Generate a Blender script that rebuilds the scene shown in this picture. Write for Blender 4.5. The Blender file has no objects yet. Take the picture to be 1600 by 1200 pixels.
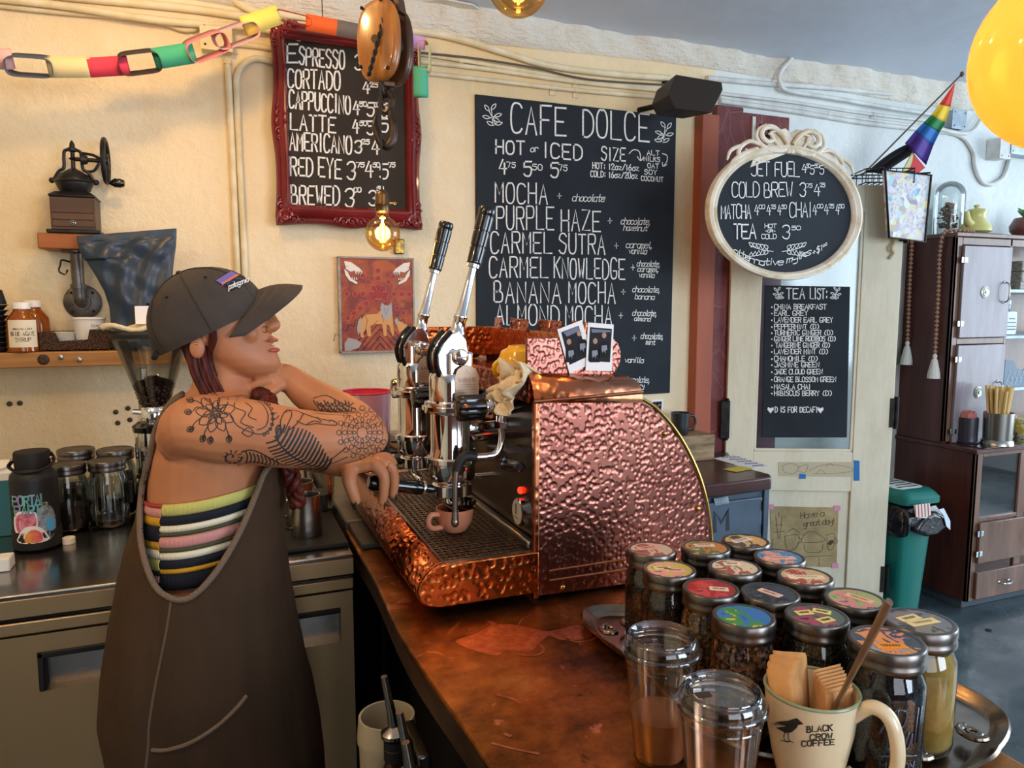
import bpy, bmesh, math, random
from mathutils import Vector, Matrix
from mathutils.bvhtree import BVHTree
random.seed(7)
V = Vector
pi = math.pi
sc = bpy.context.scene
COL = sc.collection

# ------------------------------------------------------------------ camera
YAW, PITCH, FPX, CAMZ = math.radians(21.75), math.radians(6.2), 1150.0, 1.5
cam_d = bpy.data.cameras.new('camera'); cam = bpy.data.objects.new('camera', cam_d); COL.objects.link(cam)
cam_d.sensor_width = 36; cam_d.lens = 36 * FPX / 1600; cam_d.clip_start = .02
cam.location = (0, 0, CAMZ); cam.rotation_euler = (pi / 2 - PITCH, 0, -YAW)
sc.camera = cam

# ------------------------------------------------------------------ light
w = bpy.data.worlds.new('world'); sc.world = w; w.use_nodes = True
w.node_tree.nodes['Background'].inputs[0].default_value = (.62, .78, 1, 1)
w.node_tree.nodes['Background'].inputs[1].default_value = .6

def area(name, loc, target, sx, sy, power, col):
    d = bpy.data.lights.new(name, 'AREA'); d.shape = 'RECTANGLE'; d.size = sx; d.size_y = sy
    d.energy = power; d.color = col
    o = bpy.data.objects.new(name, d); COL.objects.link(o); o.location = loc
    o.rotation_euler = (V(target) - V(loc)).to_track_quat('-Z', 'Y').to_euler()
    return o

def lamp(name, loc, power, col, r=.03):
    d = bpy.data.lights.new(name, 'POINT'); d.energy = power; d.color = col; d.shadow_soft_size = r
    o = bpy.data.objects.new(name, d); COL.objects.link(o); o.location = loc
    return o

DAY = (.74, .87, 1.0); WARM = (1, .66, .34)
# daylight through the shop front behind the camera and the glazed side on the right
area('window_light_front', (2.9, -2.9, 1.75), (2.9, 2, 1.2), 2.3, 1.9, 140, DAY)
area('window_light_front', (.2, -2.9, 1.75), (.2, 2, 1.2), 2.0, 1.9, 30, (.9, .93, 1.0))
area('window_light_side', (6.4, .6, 1.6), (0, 1.2, 1.2), 3.0, 2.1, 150, DAY)
# the warm bulbs strung over the bar, mostly above the frame
lamp('bulb_light', (-.75, .75, 2.35), 19, WARM, .05)
lamp('bulb_light', (-.1, 2.05, 2.45), 13, (1, .58, .2), .05)
lamp('bulb_light', (-1.3, 1.2, 2.2), 9, WARM, .05)
sc.view_settings.view_transform = 'Standard'; sc.view_settings.look = 'None'
sc.view_settings.exposure = .0; sc.view_settings.gamma = 1; sc.view_settings.use_curve_mapping = False
try:
    sc.cycles.transparent_max_bounces = 24
except Exception:
    pass

# ------------------------------------------------------------------ pixel -> place in the room
fw = V((math.sin(YAW) * math.cos(PITCH), math.cos(YAW) * math.cos(PITCH), -math.sin(PITCH)))
rt = V((math.cos(YAW), -math.sin(YAW), 0))
upv = V((math.sin(YAW) * math.sin(PITCH), math.cos(YAW) * math.sin(PITCH), math.cos(PITCH)))
EYE = V((0, 0, CAMZ))
def ray(x, y): return fw + rt * ((x - 800) / FPX) + upv * ((600 - y) / FPX)
def atY(x, y, Y): d = ray(x, y); return EYE + d * (Y / d.y)
def atX(x, y, X): d = ray(x, y); return EYE + d * (X / d.x)
def atZ(x, y, Z): d = ray(x, y); return EYE + d * ((Z - CAMZ) / d.z)
def atD(x, y, D): return EYE + ray(x, y) * D
def depth(p): return (V(p) - EYE).dot(fw)
def rad(px, p): return px * depth(p) / FPX        # pixel length -> metres at a point

# ------------------------------------------------------------------ materials
def hexc(h, a=1):
    h = h.lstrip('#'); r = []
    for i in (0, 2, 4):
        c = int(h[i:i + 2], 16) / 255
        r.append(c / 12.92 if c <= .04045 else ((c + .055) / 1.055) ** 2.4)
    return (*r, a)

class Mat:
    def __init__(s, name, col='#808080', rough=.5, metal=0, spec=.5, coat=0, trans=0, ior=1.45, emit=None, es=0):
        s.m = bpy.data.materials.new(name); s.m.use_nodes = True
        s.t = s.m.node_tree; s.n = s.t.nodes; s.l = s.t.links
        s.b = s.n['Principled BSDF']
        s.b.inputs['Base Color'].default_value = hexc(col)
        s.b.inputs['Roughness'].default_value = rough
        s.b.inputs['Metallic'].default_value = metal
        s.b.inputs['Specular IOR Level'].default_value = spec
        s.b.inputs['Coat Weight'].default_value = coat
        s.b.inputs['Coat Roughness'].default_value = .08
        s.b.inputs['Transmission Weight'].default_value = trans
        s.b.inputs['IOR'].default_value = ior
        if emit: s.b.inputs['Emission Color'].default_value = hexc(emit); s.b.inputs['Emission Strength'].default_value = es
        s.h = None
    def coord(s, scale=(1, 1, 1), rot=(0, 0, 0)):
        tc = s.n.new('ShaderNodeTexCoord'); mp = s.n.new('ShaderNodeMapping')
        s.l.new(tc.outputs['Object'], mp.inputs[0]); mp.inputs['Scale'].default_value = scale; mp.inputs['Rotation'].default_value = rot
        return mp.outputs[0]
    def noise(s, scale, detail=4, rough=.55, st=(1, 1, 1), dist=0, rot=(0, 0, 0)):
        n = s.n.new('ShaderNodeTexNoise'); n.inputs['Scale'].default_value = scale
        n.inputs['Detail'].default_value = detail; n.inputs['Roughness'].default_value = rough; n.inputs['Distortion'].default_value = dist
        s.l.new(s.coord(st, rot), n.inputs['Vector']); return n.outputs['Fac']
    def voro(s, scale, feat='F1', st=(1, 1, 1), out='Distance', rnd=1):
        n = s.n.new('ShaderNodeTexVoronoi'); n.feature = feat; n.inputs['Scale'].default_value = scale; n.inputs['Randomness'].default_value = rnd
        s.l.new(s.coord(st), n.inputs['Vector']); return n.outputs[out]
    def ramp(s, fac, stops, inter='LINEAR'):
        r = s.n.new('ShaderNodeValToRGB'); e = r.color_ramp.elements; r.color_ramp.interpolation = inter
        while len(e) < len(stops): e.new(.5)
        for i, (p, c) in enumerate(stops):
            e[i].position = p; e[i].color = hexc(c) if isinstance(c, str) else (c, c, c, 1)
        s.l.new(fac, r.inputs[0]); return r.outputs[0]
    def mix(s, fac, a, b, mode='MIX'):
        m = s.n.new('ShaderNodeMix'); m.data_type = 'RGBA'; m.blend_type = mode
        for k, x in ((0, fac), (6, a), (7, b)):
            if isinstance(x, str): m.inputs[k].default_value = hexc(x)
            elif isinstance(x, (int, float)): m.inputs[k].default_value = x if k == 0 else (x, x, x, 1)
            else: s.l.new(x, m.inputs[k])
        return m.outputs[2]
    def color(s, o): s.l.new(o, s.b.inputs['Base Color']); return s
    def rough(s, o): s.l.new(o, s.b.inputs['Roughness']); return s
    def bump(s, o, strength=.3, dist=.002):
        b = s.n.new('ShaderNodeBump'); b.inputs['Strength'].default_value = strength; b.inputs['Distance'].default_value = dist
        s.l.new(o, b.inputs['Height'])
        if s.h: s.l.new(s.h, b.inputs['Normal'])
        s.h = b.outputs[0]; s.l.new(s.h, s.b.inputs['Normal']); return s

def plain(name, col, rough=.5, metal=0, **k): return Mat(name, col, rough, metal, **k).m
def varied(name, c1, c2, scale=20, rough=.6, metal=0, bump=.15, bs=60, st=(1, 1, 1), dist=.001, **k):
    m = Mat(name, c1, rough, metal, **k)
    m.color(m.ramp(m.noise(scale, st=st), [(.35, c1), (.65, c2)]))
    if bump: m.bump(m.noise(bs, st=st), bump, dist)
    return m.m
def thin_glass(name, tint='#ffffff', gloss=1.0, rough=.02, edge=.9):
    """thin sheet of glass or clear plastic: see-through, mirror-like towards grazing angles"""
    m = bpy.data.materials.new(name); m.use_nodes = True; t = m.node_tree; n = t.nodes; l = t.links
    n.clear(); out = n.new('ShaderNodeOutputMaterial'); mx = n.new('ShaderNodeMixShader')
    tr = n.new('ShaderNodeBsdfTransparent'); gl = n.new('ShaderNodeBsdfGlossy'); lw = n.new('ShaderNodeLayerWeight')
    tr.inputs[0].default_value = hexc(tint); gl.inputs['Roughness'].default_value = rough
    lw.inputs['Blend'].default_value = .35
    mp = n.new('ShaderNodeMapRange'); mp.inputs['To Min'].default_value = .05 * gloss; mp.inputs['To Max'].default_value = edge
    l.new(lw.outputs['Fresnel'], mp.inputs[0]); l.new(mp.outputs[0], mx.inputs[0])
    l.new(tr.outputs[0], mx.inputs[1]); l.new(gl.outputs[0], mx.inputs[2]); l.new(mx.outputs[0], out.inputs[0])
    return m

# ------------------------------------------------------------------ mesh building
class MB:
    def __init__(s): s.v = []; s.f = []; s.mi = []
    def add(s, vs, fs, m=0):
        b = len(s.v); s.v += [V(p) for p in vs]; s.f += [[i + b for i in f] for f in fs]; s.mi += [m] * len(fs); return s
    def box(s, x0, x1, y0, y1, z0, z1, m=0):
        vs = [(x, y, z) for z in (z0, z1) for y in (y0, y1) for x in (x0, x1)]
        return s.add(vs, [(0, 2, 3, 1), (4, 5, 7, 6), (0, 1, 5, 4), (2, 6, 7, 3), (0, 4, 6, 2), (1, 3, 7, 5)], m)
    def prism(s, poly, off, m=0):
        off = V(off); n = len(poly); a = [V(p) for p in poly]
        nn = V((0, 0, 0))
        for i in range(n): nn += a[i].cross(a[(i + 1) % n])
        if nn.dot(off) > 0: a.reverse()
        return s.add(a + [p + off for p in a], [list(range(n)), list(range(2 * n - 1, n - 1, -1))] + [(i, i + n, (i + 1) % n + n, (i + 1) % n) for i in range(n)], m)
    def loft(s, rings, cap=True, closed=True, loop=False, m=0):
        n = len(rings[0]); k = len(rings); fs = []
        for i in range(k if loop else k - 1):
            a = i * n; b = ((i + 1) % k) * n
            for j in range(n if closed else n - 1):
                j2 = (j + 1) % n; fs.append((a + j, a + j2, b + j2, b + j))
        if cap and closed and not loop: fs += [list(range(n - 1, -1, -1)), list(range((k - 1) * n, k * n))]
        return s.add([p for r in rings for p in r], fs, m)
    def lathe(s, prof, c=(0, 0, 0), n=24, ax=None, cap=True, m=0, sx=1, sy=1):
        c = V(c); q = V((0, 0, 1)).rotation_difference(V(ax).normalized()) if ax is not None else None
        rings = []
        for r, z in prof:
            ring = []
            for i in range(n):
                p = V((max(r, 1e-5) * math.cos(2 * pi * i / n) * sx, max(r, 1e-5) * math.sin(2 * pi * i / n) * sy, z))
                if q: p = q @ p
                ring.append(p + c)
            rings.append(ring)
        return s.loft(rings, cap, m=m)
    def cyl(s, a, b, r, r2=None, n=16, m=0):
        a = V(a); b = V(b); L = (b - a).length
        return s.lathe([(r, 0), (r if r2 is None else r2, L)], a, n, b - a, m=m)
    def sphere(s, c, r, n=16, m=0, sc=(1, 1, 1)):
        k = max(6, n // 2)
        rings = [[V(c) + V((r * math.sin(pi * i / k) * math.cos(2 * pi * j / n) * sc[0] if 0 < i < k else 1e-5 * math.cos(2 * pi * j / n),
                            r * math.sin(pi * i / k) * math.sin(2 * pi * j / n) * sc[1] if 0 < i < k else 1e-5 * math.sin(2 * pi * j / n),
                            -r * math.cos(pi * i / k) * sc[2])) for j in range(n)] for i in range(k + 1)]
        return s.loft(rings, m=m)
    def tube(s, pts, r, n=8, closed=False, cap=True, m=0, flat=1):
        pts = [V(p) for p in pts]; k = len(pts); rs = r if isinstance(r, (list, tuple)) else [r] * k
        T = []
        for i in range(k):
            a = pts[(i - 1) % k] if (closed or i > 0) else pts[i]; b = pts[(i + 1) % k] if (closed or i < k - 1) else pts[i]
            t = (b - a); T.append(t.normalized() if t.length > 1e-9 else V((0, 0, 1)))
        u = T[0].orthogonal().normalized(); rings = []
        for i in range(k):
            if i: u = (u - T[i] * u.dot(T[i]));  u = u.normalized() if u.length > 1e-6 else T[i].orthogonal().normalized()
            w_ = T[i].cross(u)
            rings.append([pts[i] + (u * math.cos(2 * pi * j / n) + w_ * math.sin(2 * pi * j / n) * flat) * rs[i] for j in range(n)])
        return s.loft(rings, cap, loop=closed, m=m)
    def ribbon(s, pts, wd, nrm, m=0):
        """flat painted stroke lying in a surface with normal nrm (one normal or one per point)"""
        pts = [V(p) for p in pts]; k = len(pts)
        if k < 2: return s
        L = []; R = []
        for i in range(k):
            t = pts[min(i + 1, k - 1)] - pts[max(i - 1, 0)]
            if t.length < 1e-9: t = V((1, 0, 0))
            nn = V(nrm[i]) if isinstance(nrm, list) else V(nrm)
            d = nn.cross(t.normalized()).normalized() * wd / 2; e = t.normalized() * wd / 2 * (-1 if i == 0 else 1 if i == k - 1 else 0)
            L.append(pts[i] + d + e); R.append(pts[i] - d + e)
        b = len(s.v); s.v += L + R
        for i in range(k - 1): s.f.append([b + i, b + k + i, b + k + i + 1, b + i + 1]); s.mi.append(m)
        return s
    def grid(s, fn, nu, nv, m=0, keep=None):
        vs = [fn(i / nu, j / nv) for j in range(nv + 1) for i in range(nu + 1)]
        fs = []
        for j in range(nv):
            for i in range(nu):
                if keep and not keep((i + .5) / nu, (j + .5) / nv): continue
                a = j * (nu + 1) + i; fs.append((a, a + 1, a + nu + 2, a + nu + 1))
        return s.add(vs, fs, m)
    def xf(s, M):
        s.v = [M @ p for p in s.v]; return s

WLOC = {}
def wloc(o): return WLOC.get(o.name, V((0, 0, 0)))
def build(mb, name, mats, parent=None, local=False, angle=40, loc=None, bevel=0, bseg=2, solid=0, subd=0, flat=False):
    """one mesh object; vertices are given in the world unless local=True; loc = origin of a top-level mesh"""
    me = bpy.data.meshes.new(name)
    org = V((0, 0, 0)) if local else (wloc(parent) if parent else (V(loc) if loc is not None else V((0, 0, 0))))
    me.from_pydata([tuple(p - org) for p in mb.v], [], mb.f)
    for mm in (mats if isinstance(mats, (list, tuple)) else [mats]): me.materials.append(mm)
    if any(mb.mi): me.polygons.foreach_set('material_index', mb.mi)
    me.validate()
    bm = bmesh.new(); bm.from_mesh(me)
    if solid == 0 and not flat: bmesh.ops.recalc_face_normals(bm, faces=bm.faces)
    bm.to_mesh(me); bm.free()
    if angle:
        me.polygons.foreach_set('use_smooth', [True] * len(me.polygons)); me.set_sharp_from_angle(angle=math.radians(angle))
    o = bpy.data.objects.new(name, me); COL.objects.link(o)
    if parent: o.parent = parent; WLOC[o.name] = wloc(parent) if not local else V((0, 0, 0))
    else: o.location = org; WLOC[o.name] = V(org)
    if bevel:
        b = o.modifiers.new('bevel', 'BEVEL'); b.width = bevel; b.segments = bseg; b.limit_method = 'ANGLE'; b.angle_limit = math.radians(35)
    if solid: b = o.modifiers.new('solid', 'SOLIDIFY'); b.thickness = solid; b.offset = 0
    if subd: b = o.modifiers.new('subd', 'SUBSURF'); b.levels = subd; b.render_levels = subd
    return o
def tag(o, label=None, cat=None, group=None, kind=None):
    if label: o['label'] = label
    if cat: o['category'] = cat
    if group: o['group'] = group
    if kind: o['kind'] = kind
    return o
def thing(name, label, cat, loc=(0, 0, 0), group=None, kind=None, rz=0):
    o = bpy.data.objects.new(name, None); COL.objects.link(o); o.location = loc; o.rotation_euler = (0, 0, rz)
    o.empty_display_size = .05; WLOC[o.name] = V(loc); return tag(o, label, cat, group, kind)
def copy_tree(o, parent=None):
    c = o.copy(); COL.objects.link(c); c.parent = parent
    for ch in list(o.children): copy_tree(ch, c)
    return c
def struct(mb, name, mats, parent=None, **k):
    o = build(mb, name, mats, parent, **k)
    if not parent: o['kind'] = 'structure'
    return o
def arc(c, r, a0, a1, n, u=V((1, 0, 0)), v=V((0, 0, 1))):
    return [V(c) + u * (r * math.cos(a0 + (a1 - a0) * i / n)) + v * (r * math.sin(a0 + (a1 - a0) * i / n)) for i in range(n + 1)]
def smooth_path(p, k=6, closed=False):
    p = [V(q) for q in p]; n = len(p)
    if n < 3: return p
    out = []
    for i in range(n if closed else n - 1):
        if closed: a, b, c, d = p[(i - 1) % n], p[i], p[(i + 1) % n], p[(i + 2) % n]
        else: a, b, c, d = p[max(i - 1, 0)], p[i], p[i + 1], p[min(i + 2, n - 1)]
        for j in range(k):
            t = j / k
            out.append(.5 * ((2 * b) + (c - a) * t + (2 * a - 5 * b + 4 * c - d) * t * t + (-a + 3 * b - 3 * c + d) * t ** 3))
    if not closed: out.append(p[-1])
    return out
def spiral(c, r0, r1, a0, turns, n=22, u=V((1, 0, 0)), v=V((0, 0, 1))):
    return [V(c) + (u * math.cos(a0 + turns * 2 * pi * i / n) + v * math.sin(a0 + turns * 2 * pi * i / n)) * (r0 + (r1 - r0) * i / n) for i in range(n + 1)]

# ------------------------------------------------------------------ a hand-lettering stroke alphabet
GL = {'A': '002840 1333', 'B': '0008 ~082837352404 ~043443413000', 'C': '~4738180602103041', 'D': '0008 ~082846422000', 'E': '0008 0848 0434 0040',
 'F': '0008 0848 0434', 'G': '~4738180602103041 414323', 'H': '0008 4048 0444', 'I': '2028', 'J': '~4842301001 1848', 'K': '0008 4804 1540',
 'L': '080040', 'M': '0008234840', 'N': '00084048', 'O': '~28180602103042463828', 'P': '0008 ~083847453404', 'Q': '~28180602103042463828 2240',
 'R': '0008 ~083847453404 2440', 'S': '~47381806153443301001', 'T': '2028 0848', 'U': '~080210304248', 'V': '082048', 'W': '0810253048',
 'X': '0048 0840', 'Y': '082448 2420', 'Z': '08480040', '0': '~28180602103042463828', '1': '172820', '2': '~0618384623 230040', '3': '~07183846342443301001',
 '4': '280343 3630', '5': '4808 0805 ~05354442301001', '6': '~38150210304243341403', '7': '084820', '8': '~24061838462402103042 4224', '9': '~44140618384643 4320',
 'a': '~35150401103043 4540', 'b': '0800 ~0415354441301001', 'c': '~4435150401103041', 'd': '4840 ~4435150401103041', 'e': '~03434535150401103041',
 'f': '~48372720 0545', 'g': '~4435150402113142 ~45424b3c1c0b', 'h': '0800 ~0415354440', 'i': '2520 2728', 'j': '~252b1c 2728', 'k': '0800 4503 1440',
 'l': '~28213041', 'm': '0500 ~04152420 ~24354440', 'n': '0500 ~0415354440', 'o': '~25140301103041443525', 'p': '050c ~0415354441301001', 'q': '454c ~4435150401103041',
 'r': '0500 ~04153544', 's': '~44351504133241301001', 't': '~28213041 0545', 'u': '~0501103043 4540', 'v': '052045', 'w': '0510243045', 'x': '0045 0540',
 'y': '~05031243 ~45424b3c1c', 'z': '05450040', ':': '2122 2526', '.': '2021', ',': '211b', '+': '2226 0444', '-': '1434', '/': '0048', '(': '~38261230',
 ')': '~18363210', '!': '2823 2021', '$': '~47381806153443301001 292b', '&': '~4003173827020130424', '*': '2622 1335 1533', "'": '2826', '|': '2028'}
def _c(ch): return {'a': -1, 'b': -2, 'c': -3}.get(ch, None) if ch in 'abc' else int(ch)
def glyph(ch):
    out = []
    for st in GL.get(ch, '').split():
        sm = st[0] == '~'; st = st.lstrip('~')
        p = [V((_c(st[i]) / 4, _c(st[i + 1]) / 8, 0)) for i in range(0, len(st) - 1, 2)]
        out.append(smooth_path(p, 4) if sm and len(p) > 2 else p)
    return out
def write(mb, text, x0, y0, x1, y1, h, surf, wd, nrm, slant=0, gap=.42, jit=.03, m=0, rise=0):
    """hand-letter text: baseline from (x0,y0) to (x1,y1) in photo pixels, letters h high, laid onto the real surface surf(px,py)"""
    widths = [.55 if c in "I1il.,:!'|" else (.55 if c == ' ' else 1) for c in text]
    tot = sum(w_ + gap for w_ in widths) - gap; ux = (x1 - x0) / tot; uy = (y1 - y0) / tot; cx = 0
    rr = random.Random(text)
    for c, wdt in zip(text, widths):
        dy = rr.uniform(-jit, jit) * h; sh = 1 + rr.uniform(-jit, jit)
        for st in glyph(c):
            pts = []; ns = []
            for q in st:
                gx = cx + (q.x if wdt == 1 else (q.x - .5) * .8 + .275 if c != ' ' else 0) + slant * q.y * h / max(1, abs(x1 - x0) / tot)
                sx = x0 + ux * gx; sy = y0 + uy * gx - q.y * h * sh + dy
                r_ = surf(sx, sy)
                if r_ is None: continue
                if isinstance(r_, tuple): pts.append(r_[0]); ns.append(r_[1])
                else: pts.append(r_)
            if len(pts) > 1: mb.ribbon(pts, wd, ns if ns else nrm, m)
        cx += wdt + gap
def strokes(mb, lines, surf, wd, nrm, sm=True, m=0, k=4, closed=False):
    for L in lines:
        p = [V((a, b, 0)) for a, b in L]
        if sm: p = smooth_path(p, k, closed)
        if closed: p.append(p[0])
        pts = []; ns = []
        for q in p:
            r_ = surf(q.x, q.y)
            if r_ is None: continue
            if isinstance(r_, tuple): pts.append(r_[0]); ns.append(r_[1])
            else: pts.append(r_)
        if len(pts) > 1: mb.ribbon(pts, wd, ns if ns else nrm, m)
# ================================================================== the room
WY = 2.88                                   # face of the back wall
N = V((0, -1, 0))
def wallm(name, c1, c2):
    m = Mat(name, c1, .85)
    col = m.ramp(m.noise(1.6, 5), [(.35, c2), (.6, c1)])
    m.color(m.mix(m.ramp(m.noise(9, 6, .7), [(.35, 0.0), (.75, .35)]), col, c2))
    m.bump(m.noise(26, 6, .65), .5, .012); m.bump(m.noise(120, 3), .35, .004); return m.m
M_wall = wallm('plaster_cream', '#efe0c0', '#e2cb9e')
M_wall2 = wallm('plaster_white', '#e6ebe8', '#ced5d3')
M_ceil = Mat('ceiling_paint', '#b9c0cb', .8).bump(Mat('x').noise(1), 0).m if False else varied('ceiling_paint', '#dbe3ef', '#ced8e6', 1.4, .75, bump=.3, bs=5, dist=.02)
fl = Mat('polished_concrete', '#46545a', .22, coat=.3)
fl.color(fl.mix(fl.ramp(fl.noise(18, 6, .7), [(.4, 0.0), (.7, .8)]), fl.ramp(fl.noise(2.2, 6, .65), [(.3, '#2b363b'), (.5, '#4c5a5f'), (.7, '#717d7f')]), '#3a464b'))
fl.rough(fl.ramp(fl.noise(3, 4), [(.3, .15), (.7, .45)])); fl.bump(fl.noise(6, 3), .1, .002)

struct(MB().box(-3, 6.6, -3.1, WY + .3, -.12, 0), 'floor', fl.m)
CZ = 2.64
struct(MB().box(-3, 6.6, -3.1, WY + .3, CZ, CZ + .15), 'ceiling', M_ceil)
XS = atY(1112, 300, WY).x                    # the painted post splits the wall into cream and white
b = MB().box(-3, XS, WY, WY + .25, 0, CZ); struct(b, 'wall_back', M_wall)
b = MB().box(XS, 6.6, WY, WY + .25, 0, CZ); struct(b, 'wall_back', M_wall2)
struct(MB().box(-3.12, -3, -3.1, WY + .25, 0, CZ), 'wall_left', M_wall)
def holed(name, axis, fixed, thick, a0, a1, holes, m):
    """wall with window openings, as piers, sills and heads in one mesh"""
    b = MB(); cur = a0
    def bx(p, q, z0, z1):
        if q - p < 1e-4 or z1 - z0 < 1e-4: return
        if axis == 'y': b.box(p, q, fixed - thick, fixed, z0, z1)
        else: b.box(fixed, fixed + thick, p, q, z0, z1)
    for h0, h1, z0, z1 in holes:
        bx(cur, h0, 0, CZ); bx(h0, h1, 0, z0); bx(h0, h1, z1, CZ); cur = h1
    bx(cur, a1, 0, CZ); return struct(b, name, m)
M_redwall = varied('brick_red_paint', '#7d5244', '#6b4439', 3, .7, bump=.2, bs=30)
holed('wall_front', 'y', -3.0, .12, -3.12, 6.72, [(-.8, 1.2, .8, 2.4), (1.7, 4.1, .7, 2.45)], M_redwall)
holed('wall_right', 'x', 6.6, .12, -3.0, WY + .25, [(-1.2, 2.2, .45, 2.5)], M_wall2)
M_trimw = varied('trim_white', '#ddd9cd', '#c9c3b3', 6, .6)
M_pane = thin_glass('window_glass')
for nm, x0, x1, z0, z1 in (('window_1', -.8, 1.2, .8, 2.4), ('window_2', 1.7, 4.1, .7, 2.45)):
    t = thing(nm, None, None, ((x0 + x1) / 2, -3.06, z0), kind='structure')
    for a in (x0 + .03, (x0 + x1) / 2, x1 - .03): build(MB().box(a - .03, a + .03, -3.09, -3.02, z0, z1), 'window_mullion', M_trimw, t)
    for a in (z0 + .03, z1 - .03): build(MB().box(x0, x1, -3.095, -3.015, a - .03, a + .03), 'window_frame', M_trimw, t)
t = thing('window_3', None, None, (6.66, .5, .45), kind='structure')
for a in (-1.17, -.05, 1.08, 2.17): build(MB().box(6.62, 6.69, a - .03, a + .03, .45, 2.5), 'window_mullion', M_trimw, t)
for a in (.48, 2.47): build(MB().box(6.615, 6.695, -1.2, 2.2, a - .03, a + .03), 'window_frame', M_trimw, t)

# rough plaster cove between ceiling and wall
def cove(u, v):
    x = -1.2 + 7.6 * u; s = v * pi / 2
    r_ = .012 * math.sin(x * 7.1) + .008 * math.sin(x * 17.3 + 1) + .006 * math.sin(x * 41 + v * 5)
    big = .045 + .015 * math.sin(x * 1.9 + .6)
    return V((x, WY - .002 - (big + r_) * math.sin(s) ** 1.3 * (1 if v else 0), CZ - (.10 + .015 * math.sin(x * 2.3)) * math.cos(s)))
rc = Mat('rough_plaster', '#e2dccb', .9); rc.color(rc.ramp(rc.noise(14, 6, .7), [(.25, '#c9bfa9'), (.42, '#ece5d5'), (.8, '#f5f0e4')]))
rc.bump(rc.noise(22, 6, .7, st=(.5, 1, 2)), 1, .02); rc.bump(rc.noise(90, 3), .5, .006)
struct(MB().grid(cove, 300, 8), 'trim_1', rc.m, angle=60)
# torn plaster patch on the ceiling
p = [atZ(x, y, CZ - .004) for x, y in ((640, 4), (690, -4), (740, 6), (762, 22), (730, 18), (690, 14))]
struct(MB().prism(p, (0, 0, -.006)), 'trim_2', rc.m)

# painted post and the dark red frame beside it
M_post = varied('post_terracotta', '#a8583a', '#93492f', 5, .55, bump=.2, bs=40, st=(1, 1, .2))
M_dred = Mat('dark_red_paint', '#6f2f2d', .6)
M_dred.color(M_dred.mix(M_dred.ramp(M_dred.voro(9, 'DISTANCE_TO_EDGE', (1, 1, .5)), [(.0, .45), (.008, 0.0)]), M_dred.ramp(M_dred.noise(7, 6, .7), [(.35, '#5b2427'), (.6, '#7a3934')]), '#a5928c'))
M_dred.bump(M_dred.noise(30, 5), .3, .004)
xa, xb, xc = atY(1090, 400, WY - .05).x, atY(1116, 400, WY - .05).x, atY(1140, 500, WY - .02).x
struct(MB().box(xa, xb, WY - .06, WY, .0, atY(1100, 178, WY - .05).z), 'trim_3', M_post, bevel=.004)
za = atY(1130, 165, WY - .02).z
struct(MB().box(xb + .002, xc + .03, WY - .035, WY, 0, za - .002), 'trim_4', M_dred.m, bevel=.004)
x2 = atY(1232, 200, WY - .02).x
struct(MB().box(xc + .032, x2, WY - .025, WY, atY(1200, 262, WY).z, za - .02), 'trim_5', M_dred.m, bevel=.003)
struct(MB().box(xc + .02, atY(1212, 600, WY).x, WY - .012, WY, .1, atY(1200, 264, WY).z), 'trim_6', varied('mauve_paint', '#6e4250', '#8c6a78', 6, .6, bs=40, bump=.2), bevel=.002)

# ------------------------------------------------------------------ painted conduits on the wall
M_cond = varied('conduit_cream', '#e9ddbf', '#d8c79c', 12, .5, bump=.15, bs=60)
M_condw = varied('conduit_white', '#dedfdb', '#c4c5c0', 12, .5, bump=.15, bs=60)
M_dark = plain('dark_gap', '#2a241d', .9)
def conduit(pts, r, label, y=None, mat=None, straps=(), grp='painted conduits run along the back wall'):
    y = y or WY - r - .002
    p = smooth_path([atY(a, b_, y) for a, b_ in pts], 8)
    o = thing('wall_conduit', label, 'pipe', p[0], grp)
    build(MB().tube(p, r, 12), 'conduit_pipe', mat or M_cond, o)
    for sx, sy in straps:
        c_ = min(p, key=lambda q: (q - atY(sx, sy, y)).length); i = p.index(c_); d = (p[min(i + 1, len(p) - 1)] - p[max(i - 1, 0)]).normalized()
        build(MB().cyl(c_ - d * .008, c_ + d * .008, r * 1.22, n=14).box(c_.x - .012, c_.x + .012, WY - .006, WY - .001, c_.z - r - .02, c_.z - r), 'pipe_strap', mat or M_cond, o)
    return o
C = conduit
C([(-60, -8), (90, 8), (250, 32), (400, 44), (470, 60)], .012, 'fat cream conduit running from the upper left corner behind the paper chain', y=WY - .05)
C([(-60, -22), (100, -6), (300, 14), (430, 34), (560, 52)], .014, 'cream conduit nearest the ceiling at the upper left')
C([(-60, 2), (90, 18), (190, 26), (250, 34), (285, 46), (306, 44)], .009, 'thin cream conduit that bends down into the side of the left junction box', y=WY - .022, straps=[(300, 45)])
C([(-60, -3), (120, 14), (240, 27), (312, 35)], .006, 'thinnest cream pipe ending at the top edge of the left junction box', y=WY - .03)
C([(355, 92), (359, 160), (364, 260), (369, 380), (374, 500)], .0115, 'left of two upright cream conduits beside the red framed board', straps=[(356, 96)])
C([(425, 96), (400, 92), (382, 100), (371, 118), (370, 150), (375, 260), (382, 400), (386, 500)], .0115, 'upright cream conduit with a bent top, right of its straight twin')
C([(352, 68), (400, 72), (470, 84)], .010, 'short cream conduit leaving the left junction box to the right', straps=[(366, 70)])
C([(360, -6), (380, 10), (410, 20), (470, 26), (560, 44), (660, 50), (720, 62), (800, 86), (860, 103), (960, 116), (1046, 122)], .0135, 'fat cream conduit sweeping from the upper left over the framed board to the black speaker')
C([(655, 84), (720, 94), (840, 114), (950, 130), (1040, 137)], .0085, 'upper thin conduit between the framed board and the black speaker', straps=[(724, 95)])
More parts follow.
